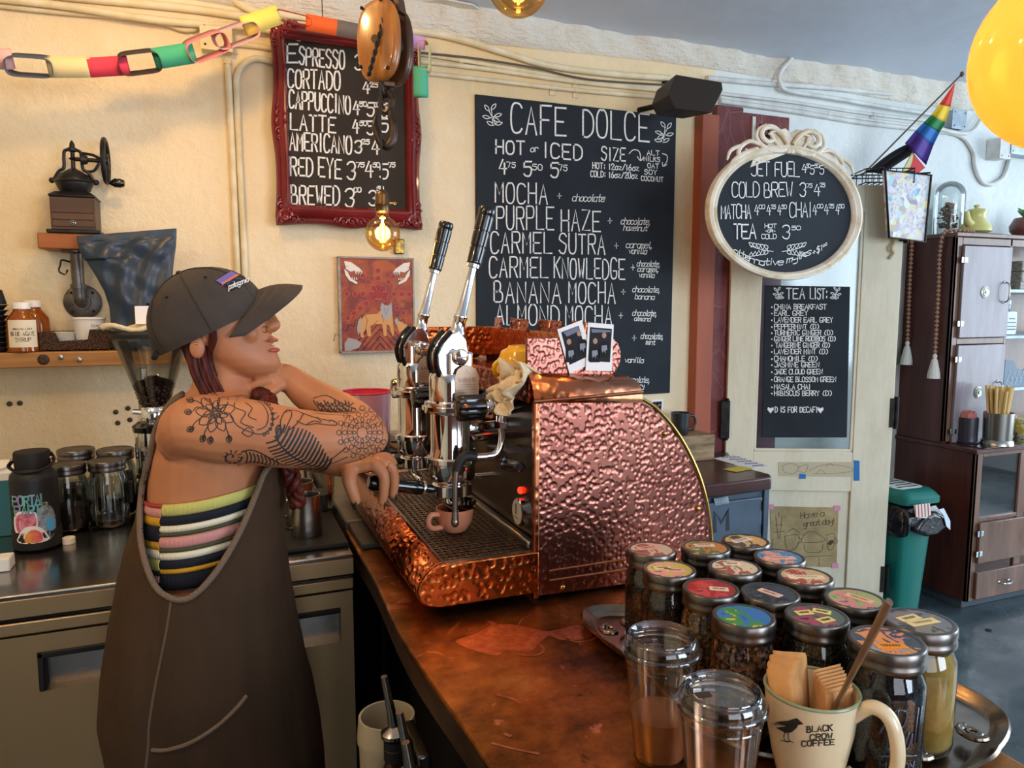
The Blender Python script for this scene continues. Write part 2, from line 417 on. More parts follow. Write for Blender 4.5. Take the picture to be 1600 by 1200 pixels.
C([(655, 96), (760, 108), (900, 128), (1040, 142)], .009, 'middle thin conduit above the long menu board', straps=[(902, 129)])
C([(655, 113), (760, 125), (900, 141), (1042, 153)], .009, 'lowest conduit just above the long menu board', straps=[(860, 136), (903, 142)])
C([(655, 82), (740, 91), (830, 105), (920, 124), (1045, 133)], .004, 'dark cable sagging between the thin conduits', mat=plain('old_cable', '#5d5548', .7), y=WY - .03)
C([(1105, 122), (1200, 131), (1290, 137), (1390, 147), (1455, 153)], .012, 'fat white conduit right of the black speaker under the ceiling', mat=M_condw)
C([(1250, 73), (1232, 96), (1218, 115), (1219, 130), (1232, 142), (1300, 153), (1400, 170), (1470, 180)], .010, 'white conduit bending down off the ceiling behind the round sign', y=WY - .04, mat=M_condw)
C([(1125, 146), (1240, 160), (1350, 177), (1465, 190)], .008, 'upper thin white conduit right of the speaker', mat=M_condw, straps=[(1372, 178)])
C([(1125, 152), (1240, 168), (1350, 186), (1460, 200)], .008, 'middle thin white conduit right of the speaker', mat=M_condw, straps=[(1297, 176)])
C([(1125, 158), (1240, 174), (1350, 192), (1450, 203), (1500, 212), (1520, 236), (1524, 262), (1534, 283), (1550, 288), (1568, 276), (1577, 250)], .0115, 'white conduit that loops in a deep U up to the switch box', mat=M_condw)
C([(1450, 197), (1500, 208), (1520, 204), (1535, 185), (1556, 174), (1600, 168), (1660, 172)], .011, 'white conduit rising from the flag to the right edge', y=WY - .03, mat=M_condw)
def plate_box(name, px, y0, d, label, mat, scr=True):
    a = atY(px[0], px[1], WY - d); b_ = atY(px[2], px[3], WY - d)
    o = thing(name, label, 'junction box', (a.x, WY, b_.z))
    build(MB().box(a.x, b_.x, WY - d, WY - .001, b_.z, a.z), 'box_body', mat, o, bevel=.003)
    build(MB().box(a.x - .004, b_.x + .004, WY - d - .004, WY - d, b_.z - .004, a.z + .004), 'cover_plate', mat, o, bevel=.0015)
    for sx in (a.x + .012, b_.x - .012):
        for sz in (a.z - .012, b_.z + .012): build(MB().sphere((sx, WY - d - .004, sz), .004, 8, sc=(1, .5, 1)), 'screw', M_dark, o)
    return o
plate_box('junction_box', (313, 32, 362, 80), 0, .055, 'cream square junction box left of the red framed board', M_cond)
M_galv = varied('galvanised_steel', '#a9b6bd', '#8d9aa3', 18, .4, metal=.6, bump=.1)
plate_box('junction_box', (1489, 171, 1508, 202), 0, .05, 'small blue-grey junction box half behind the rainbow flag', M_galv)
plate_box('junction_box', (1564, 214, 1577, 248), 0, .08, 'white switch box at the right edge below the big bulb', M_condw)
plate_box('switch_plate', (1581, 217, 1640, 246), 0, .085, 'steel switch plate with a toggle at the right edge', M_galv)

# ------------------------------------------------------------------ small marks on the wall: screws and holes
M_screw = plain('dull_screw', '#4c4136', .5, .6)
for i, (x, y) in enumerate(((15, 631), (31, 630), (181, 644), (200, 638), (184, 661), (203, 656))):
    o = build(MB().lathe([(.0, 0), (.009, 0), (.008, .004), (.003, .005), (.003, .003), (0, .003)], atY(x, y, WY), 12, (0, -1, 0)), 'wall_anchor', M_screw, loc=atY(x, y, WY))
    tag(o, ['wall anchor below the long shelf, further left of the pair', 'wall anchor below the long shelf, further right of the pair', 'upper left of four wall anchors by the grinder', 'upper right of four wall anchors by the grinder', 'lower left of four wall anchors by the grinder', 'lower right of four wall anchors by the grinder'][i], 'screw', 'anchors left in the wall under the shelf')

# ================================================================== door, folded open against the wall
M_dpaint = Mat('door_cream', '#d9d0b4', .6)
M_dpaint.color(M_dpaint.mix(M_dpaint.ramp(M_dpaint.noise(6, 6, .75, st=(1, 1, .3)), [(.45, 0.0), (.8, .6)]), '#ddd5bb', '#b5a585')); M_dpaint.bump(M_dpaint.noise(40, 4, st=(1, 1, .15)), .3, .003)
# the door hangs from the wall at its left and comes a little forward at its right
D0 = V((0, 0, 0)); dl = atY(1140, 500, WY - .06); drr = atZ(1378, 965, 0)
D0 = V((dl.x, dl.y, 0)); D1 = V((drr.x, drr.y, 0)); du = (D1 - D0).normalized(); dn = V((du.y, -du.x, 0))   # dn faces the room
if dn.y > 0: dn = -dn
def onDoor(px, py, off=0):
    r_ = ray(px, py); o_ = D0 + dn * off; t_ = (o_ - EYE).dot(dn) / r_.dot(dn); return EYE + r_ * t_
door = thing('door_1', None, None, (D0.x, D0.y, 0), kind='structure')
ztop = onDoor(1384, 289).z
def dbox(u0, u1, z0, z1, t0, t1, name, mat, par=door, bev=.003):
    p = [D0 + du * u0 + V((0, 0, z0)), D0 + du * u1 + V((0, 0, z0)), D0 + du * u1 + V((0, 0, z1)), D0 + du * u0 + V((0, 0, z1))]
    return build(MB().prism([q + dn * t0 for q in p], dn * (t1 - t0)), name, mat, par, bevel=bev)
def U(px, py): return (onDoor(px, py) - D0).dot(du)
DW = (D1 - D0).length
uL, uR = U(1181, 600), U(1343, 500)
zg0, zg1 = onDoor(1260, 706).z, ztop - .12
zr1, zr0 = onDoor(1300, 722).z, onDoor(1300, 768).z
dbox(0, uL, 0.0, ztop, -.035, 0, 'door_stile', M_dpaint.m); dbox(uR, DW, 0.0, ztop, -.035, 0, 'door_stile', M_dpaint.m)
dbox(uL, uR, zg1, ztop, -.035, 0, 'door_rail', M_dpaint.m); dbox(uL, uR, zr0, zg0, -.035, -.001, 'door_rail', M_dpaint.m); dbox(uL, uR, 0.0, .14, -.035, -.001, 'door_rail', M_dpaint.m)
dbox(uL, uR, .14, zr0, -.028, -.014, 'door_panel', M_dpaint.m)
dbox(uL + .012, uR - .012, zg0 + .012, zg1, -.020, -.016, 'door_glass', thin_glass('door_pane', '#eef2f2', .5, .08, .5), bev=0)
for a, b_, c_, d_ in ((uL, uR, zg0, zg0 + .014), (uL, uL + .014, zg0, zg1), (uR - .014, uR, zg0, zg1)): dbox(a, b_, c_, d_, -.016, -.004, 'glazing_bead', M_dpaint.m)
M_hinge = varied('blackened_hinge', '#2b2926', '#15130f', 30, .5, metal=.7, bump=.1)
for px, py, ln in ((1392, 352, .16), (1381, 645, .15), (1377, 905, .14)):
    z_ = onDoor(px, py).z; q = D0 + du * (DW + .012)
    build(MB().cyl(q + V((0, 0, z_ - ln / 2)), q + V((0, 0, z_ + ln / 2)), .011, n=12).prism([q - du * .03 + V((0, 0, z_ + s * ln / 2.2)) for s in (-1, 1)] + [q + V((0, 0, z_ + s * ln / 2.2)) for s in (1, -1)], dn * .004), 'hinge', M_hinge, door)
q = D0 + dn * .004; z_ = onDoor(1134, 655).z
build(MB().prism([q + V((0, 0, z_ - .09)) - du * .03, q + V((0, 0, z_ - .09)) + du * .012, q + V((0, 0, z_ + .09)) + du * .012, q + V((0, 0, z_ + .09)) - du * .03], dn * .012).cyl(q + V((0, 0, z_ - .1)), q + V((0, 0, z_ + .1)), .009), 'hinge', M_hinge, door, bevel=.002)
# grey strip of wall end right of the door
gx0, gx1 = atY(1386, 500, WY - .05).x, atY(1412, 420, WY - .05).x
struct(MB().box(gx0 - .1, gx1 + .03, WY - .05, WY, 0, atY(1400, 300, WY - .05).z), 'trim_7', varied('grey_jamb', '#a59f95', '#8f897f', 5, .7), bevel=.004)
# ================================================================== the menu boards
M_chalk = varied('chalk_white', '#f2f1ec', '#d5d6d3', 90, .8, bump=0)
M_slate = Mat('slate_blue_black', '#2b3138', .75, spec=.3); M_slate.color(M_slate.ramp(M_slate.noise(5, 6, .65), [(.3, '#1d2228'), (.7, '#282e35')])); M_slate.bump(M_slate.noise(80, 3), .15, .001)
M_slate2 = Mat('slate_brown_black', '#3a332c', .7, spec=.3); M_slate2.color(M_slate2.ramp(M_slate2.noise(4, 6, .65), [(.3, '#2a241e'), (.7, '#372f28')]))
M_frame = Mat('oxblood_frame', '#6e1a1c', .32, coat=.25); M_frame.color(M_frame.ramp(M_frame.noise(8, 4), [(.3, '#5f1518'), (.7, '#7d2222')])); M_frame.bump(M_frame.noise(60, 3), .15, .002)

# --- long painted menu
YB = WY - .012
S = lambda x, y: atY(x, y, YB - .0015)
a = atY(743, 147, YB); c_ = atY(1048, 614, YB); a2 = atY(1057, 180, YB)
bd = build(MB().box(a.x, a2.x, YB, WY - .001, c_.z, a.z), 'menu_board', M_slate.m, loc=(a.x, WY, c_.z), bevel=.002)
tag(bd, 'tall unframed black menu board headed CAFE DOLCE', 'menu board')
m = MB(); W1 = .0062
write(m, 'CAFE', 799, 207, 884, 212, 44, S, .0075, N); write(m, 'DOLCE', 911, 212, 1014, 222, 42, S, .0075, N)
write(m, 'HOT', 775, 239, 819, 241, 20, S, .007, N); write(m, 'or', 829, 237, 841, 237, 10, S, .004, N); write(m, 'ICED', 849, 246, 909, 250, 23, S, .007, N)
write(m, '4', 780, 272, 791, 272, 22, S, .007, N); write(m, '75', 792, 261, 805, 262, 8, S, .004, N)
write(m, '5', 819, 275, 830, 275, 22, S, .007, N); write(m, '50', 832, 265, 847, 266, 9, S, .004, N)
write(m, '5', 861, 277, 872, 277, 22, S, .007, N); write(m, '75', 873, 266, 886, 267, 9, S, .004, N)
write(m, 'SIZE', 940, 250, 977, 252, 20, S, .006, N)
write(m, 'HOT: 12oz/16oz', 926, 263, 998, 267, 9, S, .0042, N); write(m, 'COLD: 16oz/20oz', 923, 276, 996, 279, 9, S, .0042, N)
write(m, 'ALT', 1011, 242, 1030, 243, 7, S, .0038, N); write(m, 'MILKS', 1006, 251, 1031, 253, 7, S, .0038, N); write(m, 'OAT', 1012, 262, 1029, 263, 7, S, .0038, N)
write(m, 'SOY', 1007, 272, 1026, 273, 7, S, .0038, N); write(m, 'COCONUT', 1002, 282, 1036, 284, 7, S, .0038, N)
strokes(m, [[(983, 240), (990, 234), (999, 237), (1001, 250)], [(996, 245), (1001, 251), (1006, 245)], [(1035, 240), (1042, 243), (1042, 252), (1037, 259)], [(1042, 257), (1036, 260), (1035, 254)]], S, .004, N)
for t_, x0, y0, x1, y1, h_ in (('MOCHA', 774, 316, 855, 318, 31), ('PURPLE', 776, 357, 865, 358, 35), ('HAZE', 877, 360, 938, 361, 32), ('CARMEL', 767, 395, 862, 396, 32), ('SUTRA', 874, 396, 945, 397, 30),
                               ('CARMEL', 765, 433, 856, 434, 31), ('KNOWLEDGE', 866, 434, 976, 436, 31), ('BANANA', 772, 472, 876, 473, 32), ('MOCHA', 889, 473, 961, 473, 32),
                               ('ALMOND', 775, 507, 873, 508, 30), ('MOCHA', 884, 509, 956, 509, 31)):
    write(m, t_, x0, y0, x1, y1, h_, S, W1, N)
for t_, x0, y0, x1, h_ in (('chocolate', 894, 314, 944, 11), ('chocolate,', 970, 350, 1016, 10), ('hazelnut', 974, 360, 1011, 9), ('caramel,', 978, 387, 1019, 10), ('vanilla', 982, 396, 1010, 9),
                           ('chocolate,', 995, 416, 1031, 9), ('caramel,', 996, 424, 1029, 8), ('vanilla', 998, 433, 1022, 8), ('chocolate,', 988, 456, 1031, 9), ('banana', 992, 467, 1022, 8),
                           ('chocolate,', 988, 493, 1026, 9), ('almond', 991, 501, 1016, 7), ('chocolate,', 1001, 529, 1036, 9), ('mint', 1009, 538, 1023, 8), ('vanilla', 976, 566, 1005, 8), ('chocolate,', 975, 597, 1015, 9), ('cherry', 985, 605, 1006, 7)):
    write(m, t_, x0, y0, x1, y0 + 1, h_, S, .0032, N, slant=.2, gap=.22, jit=.01)
for x, y in ((874, 306), (953, 345), (963, 384), (989, 418), (974, 456), (970, 493), (991, 528)):
    strokes(m, [[(x - 3, y), (x + 3, y)], [(x, y - 4), (x, y + 4)], [(x - 1.4, y), (x + 1.4, y)]], S, .003, N, False)
def leafy(m, cx, cy, s, surf, wd, n_, flip=1):
    for dx, dy, an in ((-8, -14, 2.2), (2, -16, .9), (-9, 0, 2.9), (9, -3, .3), (-3, 10, 2.6), (10, 10, .2), (6, 4, -.5)):
        dx *= flip; an = an if flip > 0 else pi - an
        ex, ey = cx + dx * s, cy + dy * s; ux, uy = math.cos(an), -math.sin(an)
        strokes(m, [[(ex - ux * 6 * s, ey - uy * 6 * s), (ex - uy * 2.5 * s, ey + ux * 2.5 * s), (ex + ux * 6 * s, ey + uy * 6 * s), (ex + uy * 2.5 * s, ey - ux * 2.5 * s), (ex - ux * 6 * s, ey - uy * 6 * s)], [(cx, cy), (ex - ux * 5 * s, ey - uy * 5 * s)]], surf, wd, n_)
leafy(m, 769, 183, 1, S, .0034, N); leafy(m, 1038, 210, .95, S, .0034, N, -1)
build(m, 'lettering', M_chalk, bd, flat=True, angle=0)

# --- oxblood framed board
YF = WY - .045
S = lambda x, y: atY(x, y, YF - .001)
A = [atY(*p, YF) for p in ((421, 30), (659, 58), (657, 357), (424, 350))]
x0, x1, z1, z0 = A[0].x, A[2].x, atY(421, 30, YF).z, atY(500, 353, YF).z
fr = thing('framed_chalkboard', 'black price board headed ESPRESSO in an ornate oxblood frame', 'menu board', ((x0 + x1) / 2, WY, z0))
ix0, ix1, iz1, iz0 = atY(446, 70, YF).x, atY(632, 90, YF).x, atY(446, 62, YF).z, atY(500, 322, YF).z
build(MB().box(ix0 - .02, ix1 + .02, YF, WY - .001, iz0 - .02, iz1 + .02), 'board', M_slate2.m, fr)
fb = MB()
prof = [(0, 0), (0, .018), (.12, .026), (.3, .022), (.42, .034), (.62, .040), (.74, .028), (.86, .030), (1, .020), (1, 0)]
pts = [(x0, z0, ix0, iz0), (x1, z0, ix1, iz0), (x1, z1, ix1, iz1), (x0, z1, ix0, iz1)]
rings = []
def edge_pt(i, t_):
    a_, b_ = pts[i], pts[(i + 1) % 4]; o_ = [a_[k] + (b_[k] - a_[k]) * t_ for k in range(4)]
    bul = .012 * math.exp(-((t_ - .5) / .12) ** 2) + .010 * (math.exp(-(t_ / .13) ** 2) + math.exp(-((1 - t_) / .13) ** 2))
    d_ = [(0, -1), (1, 0), (0, 1), (-1, 0)][i]; return o_[0] + d_[0] * bul - d_[0] * .006, o_[1] + d_[1] * bul - d_[1] * .006, o_[2], o_[3]
for i in range(4):
    for j in range(24):
        ox, oz, nx, nz = edge_pt(i, j / 24)
        rings.append([V((ox + (nx - ox) * s_, YF - h_ + .006, oz + (nz - oz) * s_)) for s_, h_ in prof])
fb.loft(rings, loop=True); build(fb, 'frame', M_frame.m, fr, angle=50)
def scroll(c, s, flip, mat, par, turns=1.4, yb=None, name='carved_scroll'):
    yb = yb if yb is not None else c[1]
    q = spiral((c[0], yb, c[2]), s, s * .12, 0 if flip > 0 else pi, turns * flip, 20)
    o = MB().tube(q, [s * .30 * (1 - .55 * i / 20) for i in range(21)], 7, flat=1)
    o.sphere((c[0], yb, c[2]), s * .3, 8, sc=(1, .7, 1)); return build(o, name, mat, par)
yc = YF - .026
for cx, cz, sx, sz in ((x0, z1, 1, -1), (x1, z1, -1, -1), (x0, z0, 1, 1), (x1, z0, -1, 1)):
    for dx, dz, s_, f_ in ((.028, .028, .026, 1), (.062, .020, .017, -1), (.020, .064, .017, -1), (.012, .012, .016, 1), (.085, .012, .011, 1), (.012, .088, .011, 1), (.048, .046, .012, -1)):
        scroll((cx + sx * dx, yc, cz + sz * dz), s_, f_ * sx * sz, M_frame.m, fr)
for cx, cz, hx, hz in (((x0 + x1) / 2, z1 - .02, 1, 0), ((x0 + x1) / 2, z0 + .018, 1, 0), (x0 + .022, (z0 + z1) / 2, 0, 1), (x1 - .022, (z0 + z1) / 2, 0, 1)):
    for k, s_ in ((0, .018), (.03, .016), (-.03, .016), (.055, .011), (-.055, .011)): scroll((cx + hx * k, yc, cz + hz * k), s_, 1 if k >= 0 else -1, M_frame.m, fr)
m = MB()
for t_, x_0, y_0, x_1, y_1, h_ in (('E', 449, 98, 465, 98, 28), ('SPRESSO', 468, 100, 538, 108, 27), ('3', 555, 108, 565, 108, 22), ('CORTADO', 450, 137, 531, 140, 28), ('4', 567, 146, 577, 146, 17),
    ('CAPPUCCINO', 452, 168, 547, 178, 27), ('4', 552, 179, 561, 179, 20), ('5', 574, 181, 584, 181, 20), ('5', 596, 184, 605, 184, 20),
    ('LATTE', 454, 202, 524, 207, 24), ('4', 551, 208, 560, 208, 20), ('5', 574, 210, 584, 210, 20), ('5', 595, 206, 606, 206, 20),
    ('AMERICANO', 453, 234, 549, 240, 27), ('3', 555, 238, 565, 238, 18), ('4', 581, 241, 592, 241, 20), ('RED', 454, 274, 488, 276, 28), ('EYE', 498, 276, 533, 279, 29),
    ('3', 543, 279, 555, 279, 26), ('4', 571, 277, 582, 277, 24), ('5', 594, 279, 606, 279, 22), ('BREWED', 455, 318, 530, 321, 29), ('3', 540, 322, 553, 322, 27), ('3', 577, 320, 588, 320, 22)):
    write(m, t_, x_0, y_0, x_1, y_1, h_, S, .0062, N, gap=.42)
for t_, x_0, y_0, x_1 in (('25', 578, 136, 590), ('50', 562, 166, 573), ('00', 585, 167, 592), ('50', 603, 168, 611), ('50', 562, 196, 573), ('25', 565, 225, 577), ('75', 557, 261, 569), ('50', 583, 261, 593), ('75', 607, 261, 617), ('00', 553, 300, 564), ('50', 589, 298, 599)):
    write(m, t_, x_0, y_0, x_1, y_0, 7, S, .0045, N, gap=.2)
build(m, 'lettering', M_chalk, fr, flat=True, angle=0)

# --- oval sign hung in front of the door
YO = WY - .43
S = lambda x, y: atY(x, y, YO - .004)
cO = (atY(1104, 325, YO) + atY(1343, 325, YO)) / 2; rx = (atY(1343, 325, YO).x - atY(1104, 325, YO).x) / 2; rz_ = (atY(1224, 228, YO).z - atY(1224, 437, YO).z) / 2; cO.z = (atY(1224, 228, YO).z + atY(1224, 437, YO).z) / 2
M_ivory = Mat('ivory_frame', '#e6d9c0', .5); M_ivory.color(M_ivory.ramp(M_ivory.noise(12, 5, .7), [(.35, '#cdb995'), (.55, '#e9deca')])); M_ivory.bump(M_ivory.noise(50, 4), .2, .002)
ov = thing('oval_chalkboard', 'oval black price board headed JET FUEL in a carved ivory frame', 'menu board', (cO.x, YO, cO.z - rz_))
ell = lambda t_, k: V((cO.x + rx * k * math.cos(t_), YO, cO.z + rz_ * k * math.sin(t_)))
build(MB().prism([ell(2 * pi * i / 64, .895) for i in range(64)], (0, .012, 0)), 'board', M_slate.m, ov)
rings = []
for i in range(96):
    t_ = 2 * pi * i / 96; d_ = (ell(t_, 1) - cO); ring = []
    for k, h_ in ((.885, 0), (.892, .010), (.915, .018), (.935, .014), (.97, .024), (1.0, .020), (1.01, .008), (1.0, -.012), (.88, -.014)):
        q = ell(t_, k); q.y -= h_; ring.append(q)
    rings.append(ring)
build(MB().loft(rings, loop=True), 'frame', M_ivory.m, ov, angle=50)
def scrollp(pts, r0, name='crest_scroll'):
    q = smooth_path([atY(x, y, YO - .012) for x, y in pts], 6); n_ = len(q)
    build(MB().tube(q, [r0 * (.45 + .55 * math.sin(pi * min(1, .15 + i / n_))) for i in range(n_)], 8), name, M_ivory.m, ov)
for sg in (-1, 1):
    X = lambda x: 1234 + sg * x + (0 if sg < 0 else 2)
    yo = lambda x: sg * x * .12
    for L, r0 in (([(3, 225), (12, 212), (26, 202), (40, 205), (44, 216), (36, 225), (26, 222), (27, 213), (33, 213)], .011), ([(4, 226), (10, 236), (28, 238), (44, 232), (52, 220), (48, 206), (36, 199)], .010),
                  ([(46, 232), (62, 228), (76, 238), (80, 250), (70, 254), (64, 246), (69, 241)], .009), ([(50, 238), (70, 248), (88, 262), (96, 278)], .011), ([(2, 228), (2, 240)], .009), ([(18, 230), (30, 212), (20, 208)], .006), ([(76, 236), (92, 246), (98, 262)], .008)):
        scrollp([(X(x), y + yo(x)) for x, y in L], r0)
bz = [(1172, 262), (1180, 240), (1200, 226), (1212, 204), (1228, 200), (1236, 208), (1246, 202), (1266, 206), (1278, 226), (1302, 240), (1312, 262), (1240, 236)]
build(MB().prism([atY(x, y, YO - .002) for x, y in bz], (0, .012, 0)), 'crest_plate', M_ivory.m, ov, bevel=.003)
m = MB()
for t_, x_0, y_0, x_1, y_1, h_, wd in (('JET', 1174, 274, 1202, 275, 21, .0045), ('FUEL', 1211, 275, 1249, 276, 22, .0045), ('4', 1253, 270, 1260, 270, 13, .004), ('5', 1266, 272, 1272, 272, 13, .004), ('5', 1281, 272, 1287, 272, 13, .004),
    ('COLD', 1144, 308, 1186, 308, 23, .0045), ('BREW', 1194, 308, 1238, 307, 22, .0045), ('3', 1250, 306, 1259, 306, 20, .005), ('4', 1272, 306, 1281, 306, 17, .005), ('MATCHA', 1127, 341, 1173, 341, 21, .0045), ('CHAI', 1234, 339, 1268, 339, 22, .0045),
    ('4', 1179, 336, 1185, 336, 15, .004), ('4', 1198, 336, 1204, 336, 15, .004), ('4', 1215, 336, 1220, 336, 15, .004), ('4', 1270, 336, 1276, 336, 15, .004), ('4', 1288, 335, 1294, 335, 15, .004), ('4', 1306, 335, 1311, 335, 15, .004),
    ('TEA', 1147, 373, 1181, 373, 22, .006), ('HOT', 1195, 356, 1213, 356, 6, .0032), ('-OR-', 1195, 363, 1212, 363, 4, .0028), ('COLD', 1190, 373, 1213, 373, 7, .0032), ('3', 1223, 372, 1234, 372, 20, .005)):
    write(m, t_, x_0, y_0, x_1, y_1, h_, S, wd, N, gap=.22)
for t_, x_0, y_0, x_1 in (('50', 1260, 262, 1266), ('50', 1273, 262, 1280), ('75', 1288, 262, 1293), ('75', 1260, 293, 1269), ('25', 1281, 292, 1289), ('00', 1186, 326, 1195), ('25', 1205, 326, 1212), ('50', 1221, 326, 1229), ('00', 1277, 325, 1286), ('25', 1295, 325, 1303), ('50', 1311, 325, 1319), ('50', 1237, 359, 1251)):
    write(m, t_, x_0, y_0, x_1, y_0, 6, S, .003, N, gap=.15)
for i, (t_, x_, y_) in enumerate((('alte', 1146, 395), ('rna', 1170, 409), ('tive', 1194, 414), ('my', 1229, 411), ('lks', 1247, 406))):
    xe = x_ + (25, 24, 29, 17, 20)[i]; write(m, t_, x_, y_, xe, y_ + (13, 6, 0, -4, -9)[i], 10, S, .0036, N, slant=.15, gap=.1, jit=.01)
write(m, '+$1', 1270, 400, 1285, 390, 9, S, .0036, N); write(m, '00', 1286, 386, 1292, 383, 4, S, .0025, N)
for cx, f_ in ((1190, 1), (1240, -1)):
    for k in range(5): leaf = [(cx + f_ * (-16 + k * 6), 386 + k * 1.5 if 1 else 0), (cx + f_ * (-20 + k * 6), 379 + k), (cx + f_ * (-14 + k * 6), 381 + k), (cx + f_ * (-16 + k * 6), 386 + k * 1.5)]; strokes(m, [leaf, [(a_, 776 - b_ + 4) for a_, b_ in leaf]], S, .003, N)
    strokes(m, [[(cx - f_ * 18, 384), (cx, 390), (cx + f_ * 18, 393)]], S, .003, N)
build(m, 'lettering', M_chalk, ov, flat=True, angle=0)
M_iron = varied('black_iron', '#242120', '#38302a', 25, .45, metal=.8, bump=.2)
# bracket and arm that carry the oval sign off the wall
xb_ = atY(1180, 210, WY - .03).x; zt = atY(1180, 186, WY - .03).z; zb = atY(1180, 222, WY - .03).z
br = thing('sign_bracket', 'scrolled iron bracket with a white plate behind the oval sign', 'bracket', (xb_, WY - .025, zb))
build(MB().box(xb_ - .02, xb_ - .002, WY - .034, WY - .0255, zb - .01, zt + .01), 'back_plate', M_trimw, br, bevel=.001)
build(MB().tube(spiral((xb_ + .03, WY - .06, zb + .05), .035, .008, 2.4, 1.3), .005, 8), 'scroll', M_iron, br)
build(MB().tube(smooth_path([(xb_, WY - .036, zb), (xb_ + .03, WY - .08, zb + .02), (cO.x - .06, YO + .014, cO.z + rz_ * 1.02)], 6), .006, 8), 'support_arm', M_iron, br)

# --- tea list taped on the door glass
S = lambda x, y: onDoor(x, y, .0012)
q = [onDoor(x, y, -.010) for x, y in ((1195, 446), (1327, 448), (1322, 683), (1190, 683))]
tl = build(MB().prism([onDoor(x, y, -.012) for x, y in ((1195, 446), (1327, 448), (1322, 683), (1190, 683))], dn * .010), 'tea_list', M_slate.m, loc=onDoor(1256, 683, -.012), bevel=.001)
tag(tl, 'black hand-lettered TEA LIST panel on the glass of the cream door', 'menu board')
m = MB(); dS = lambda x, y: onDoor(x, y, -.0008)
write(m, 'TEA', 1229, 467, 1257, 467, 16, dS, .005, dn); write(m, 'LIST:', 1266, 467, 1293, 467, 16, dS, .005, dn)
leafy(m, 1216, 460, .55, dS, .003, dn); leafy(m, 1306, 460, .55, dS, .003, dn, -1)
for i, t_ in enumerate(('CHINA BREAKFAST', 'EARL GREY', 'LAVENDER EARL GREY', 'PEPPERMINT (D)', 'TURMERIC GINGER (D)', 'GINGER LIME ROOIBOS (D)', 'TANGERINE GINGER (D)', 'LAVENDER MINT (D)', 'CHAMOMILE (D)', 'JASMINE GREEN', 'JADE CLOUD GREEN', 'ORANGE BLOSSOM GREEN', 'MASALA CHAI', 'HIBISCUS BERRY (D)')):
    y_ = (483, 493, 503.5, 514, 523.5, 533, 543, 553, 564, 573.5, 584.5, 596.5, 608, 618)[i]; x_e = (1291, 1262, 1301, 1280, 1302, 1306, 1297, 1294, 1278, 1280, 1285, 1306, 1266, 1300)[i]
    write(m, t_, 1210 if i != 6 else 1212, y_, x_e, y_, 7.5, dS, .0036, dn, gap=.3)
    m.prism([dS(1206, y_ - 3) + du * .004 * math.cos(k) + V((0, 0, .004 * math.sin(k))) for k in (0, 1, 2.1, 3.1, 4.2, 5.2)], dn * .0003)
write(m, 'D IS FOR DECAF!', 1211, 644, 1277, 644, 8, dS, .004, dn)
for cx in (1204, 1282): m.prism([dS(x, y) for x, y in ((cx, 646), (cx - 5, 640), (cx - 4, 636), (cx, 638), (cx + 4, 636), (cx + 5, 640))], dn * .0003)
build(m, 'lettering', M_chalk, tl, flat=True, angle=0)
# ================================================================== bar counter and espresso machine
CT = .9                                        # top of the copper bar
cu = Mat('aged_copper', '#9a4f27', .28, 1)
cc = cu.ramp(cu.noise(5, 7, .7), [(.33, '#4a2f1d'), (.46, '#96602f'), (.56, '#bd7a3e'), (.7, '#e3aa68')])
cc = cu.mix(cu.ramp(cu.noise(11, 6, .6, dist=1.5), [(.62, 0.0), (.66, .8)]), cc, '#e09a74')
cc = cu.mix(cu.ramp(cu.noise(4.3, 5, .75, dist=.8), [(.66, 0.0), (.7, .85)]), cc, '#2d2a22')
cu.color(cc); cu.rough(cu.ramp(cu.noise(9, 6, .7), [(.3, .28), (.7, .5)])); cu.bump(cu.noise(14, 4), .12, .004)
cu.bump(cu.noise(130, 3), .05, .001); M_cutop = cu.m
def hammered(name, c1, c2, scale, st=(1, 1, 1), rough=.24, strength=.8, dist=.004):
    m_ = Mat(name, c1, rough, 1)
    m_.color(m_.ramp(m_.noise(6, 4, .6), [(.3, c1), (.7, c2)]))
    m_.bump(m_.ramp(m_.voro(scale, 'SMOOTH_F1', st, rnd=.8), [(0, 0.0), (.25, .25), (.5, 1.0)]), strength, dist)
    return m_.m
M_ham = hammered('hammered_copper', '#8f564b', '#a3685a', 92, rough=.3, dist=.003, strength=.45)  # pinkish base stands in for red reflections on the machine's copper
M_hamo = hammered('hammered_copper_bright', '#c4632f', '#d97f45', 72, dist=.003, strength=.55)
M_hamr = hammered('hammered_copper_roll', '#b9633a', '#9c4e30', 80, (1, .5, 1), .26, .8, .004)
M_hams = hammered('hammered_copper_soft', '#bd7350', '#cf8762', 55, dist=.002, strength=.5)
M_chrome = plain('chrome', '#e9e9ea', .06, 1)
st_ = Mat('brushed_steel', '#a9a49b', .28, 1); st_.bump(st_.noise(120, 3, st=(.05, 1, 1)), .08, .001); M_steel = st_.m
ds = Mat('dark_steel_panel', '#6b6763', .2, 1); ds.bump(ds.noise(5, 2), .05, .004); M_dsteel = ds.m
M_blk = plain('black_bakelite', '#0c0c0d', .16, coat=.6)
M_rub = plain('black_rubber', '#141313', .6)
M_brass = plain('brass', '#d8b060', .22, 1)
M_wood_dk = varied('dark_wood', '#4a2f1f', '#2f1c12', 8, .55, st=(1, 1, .15), bs=40)

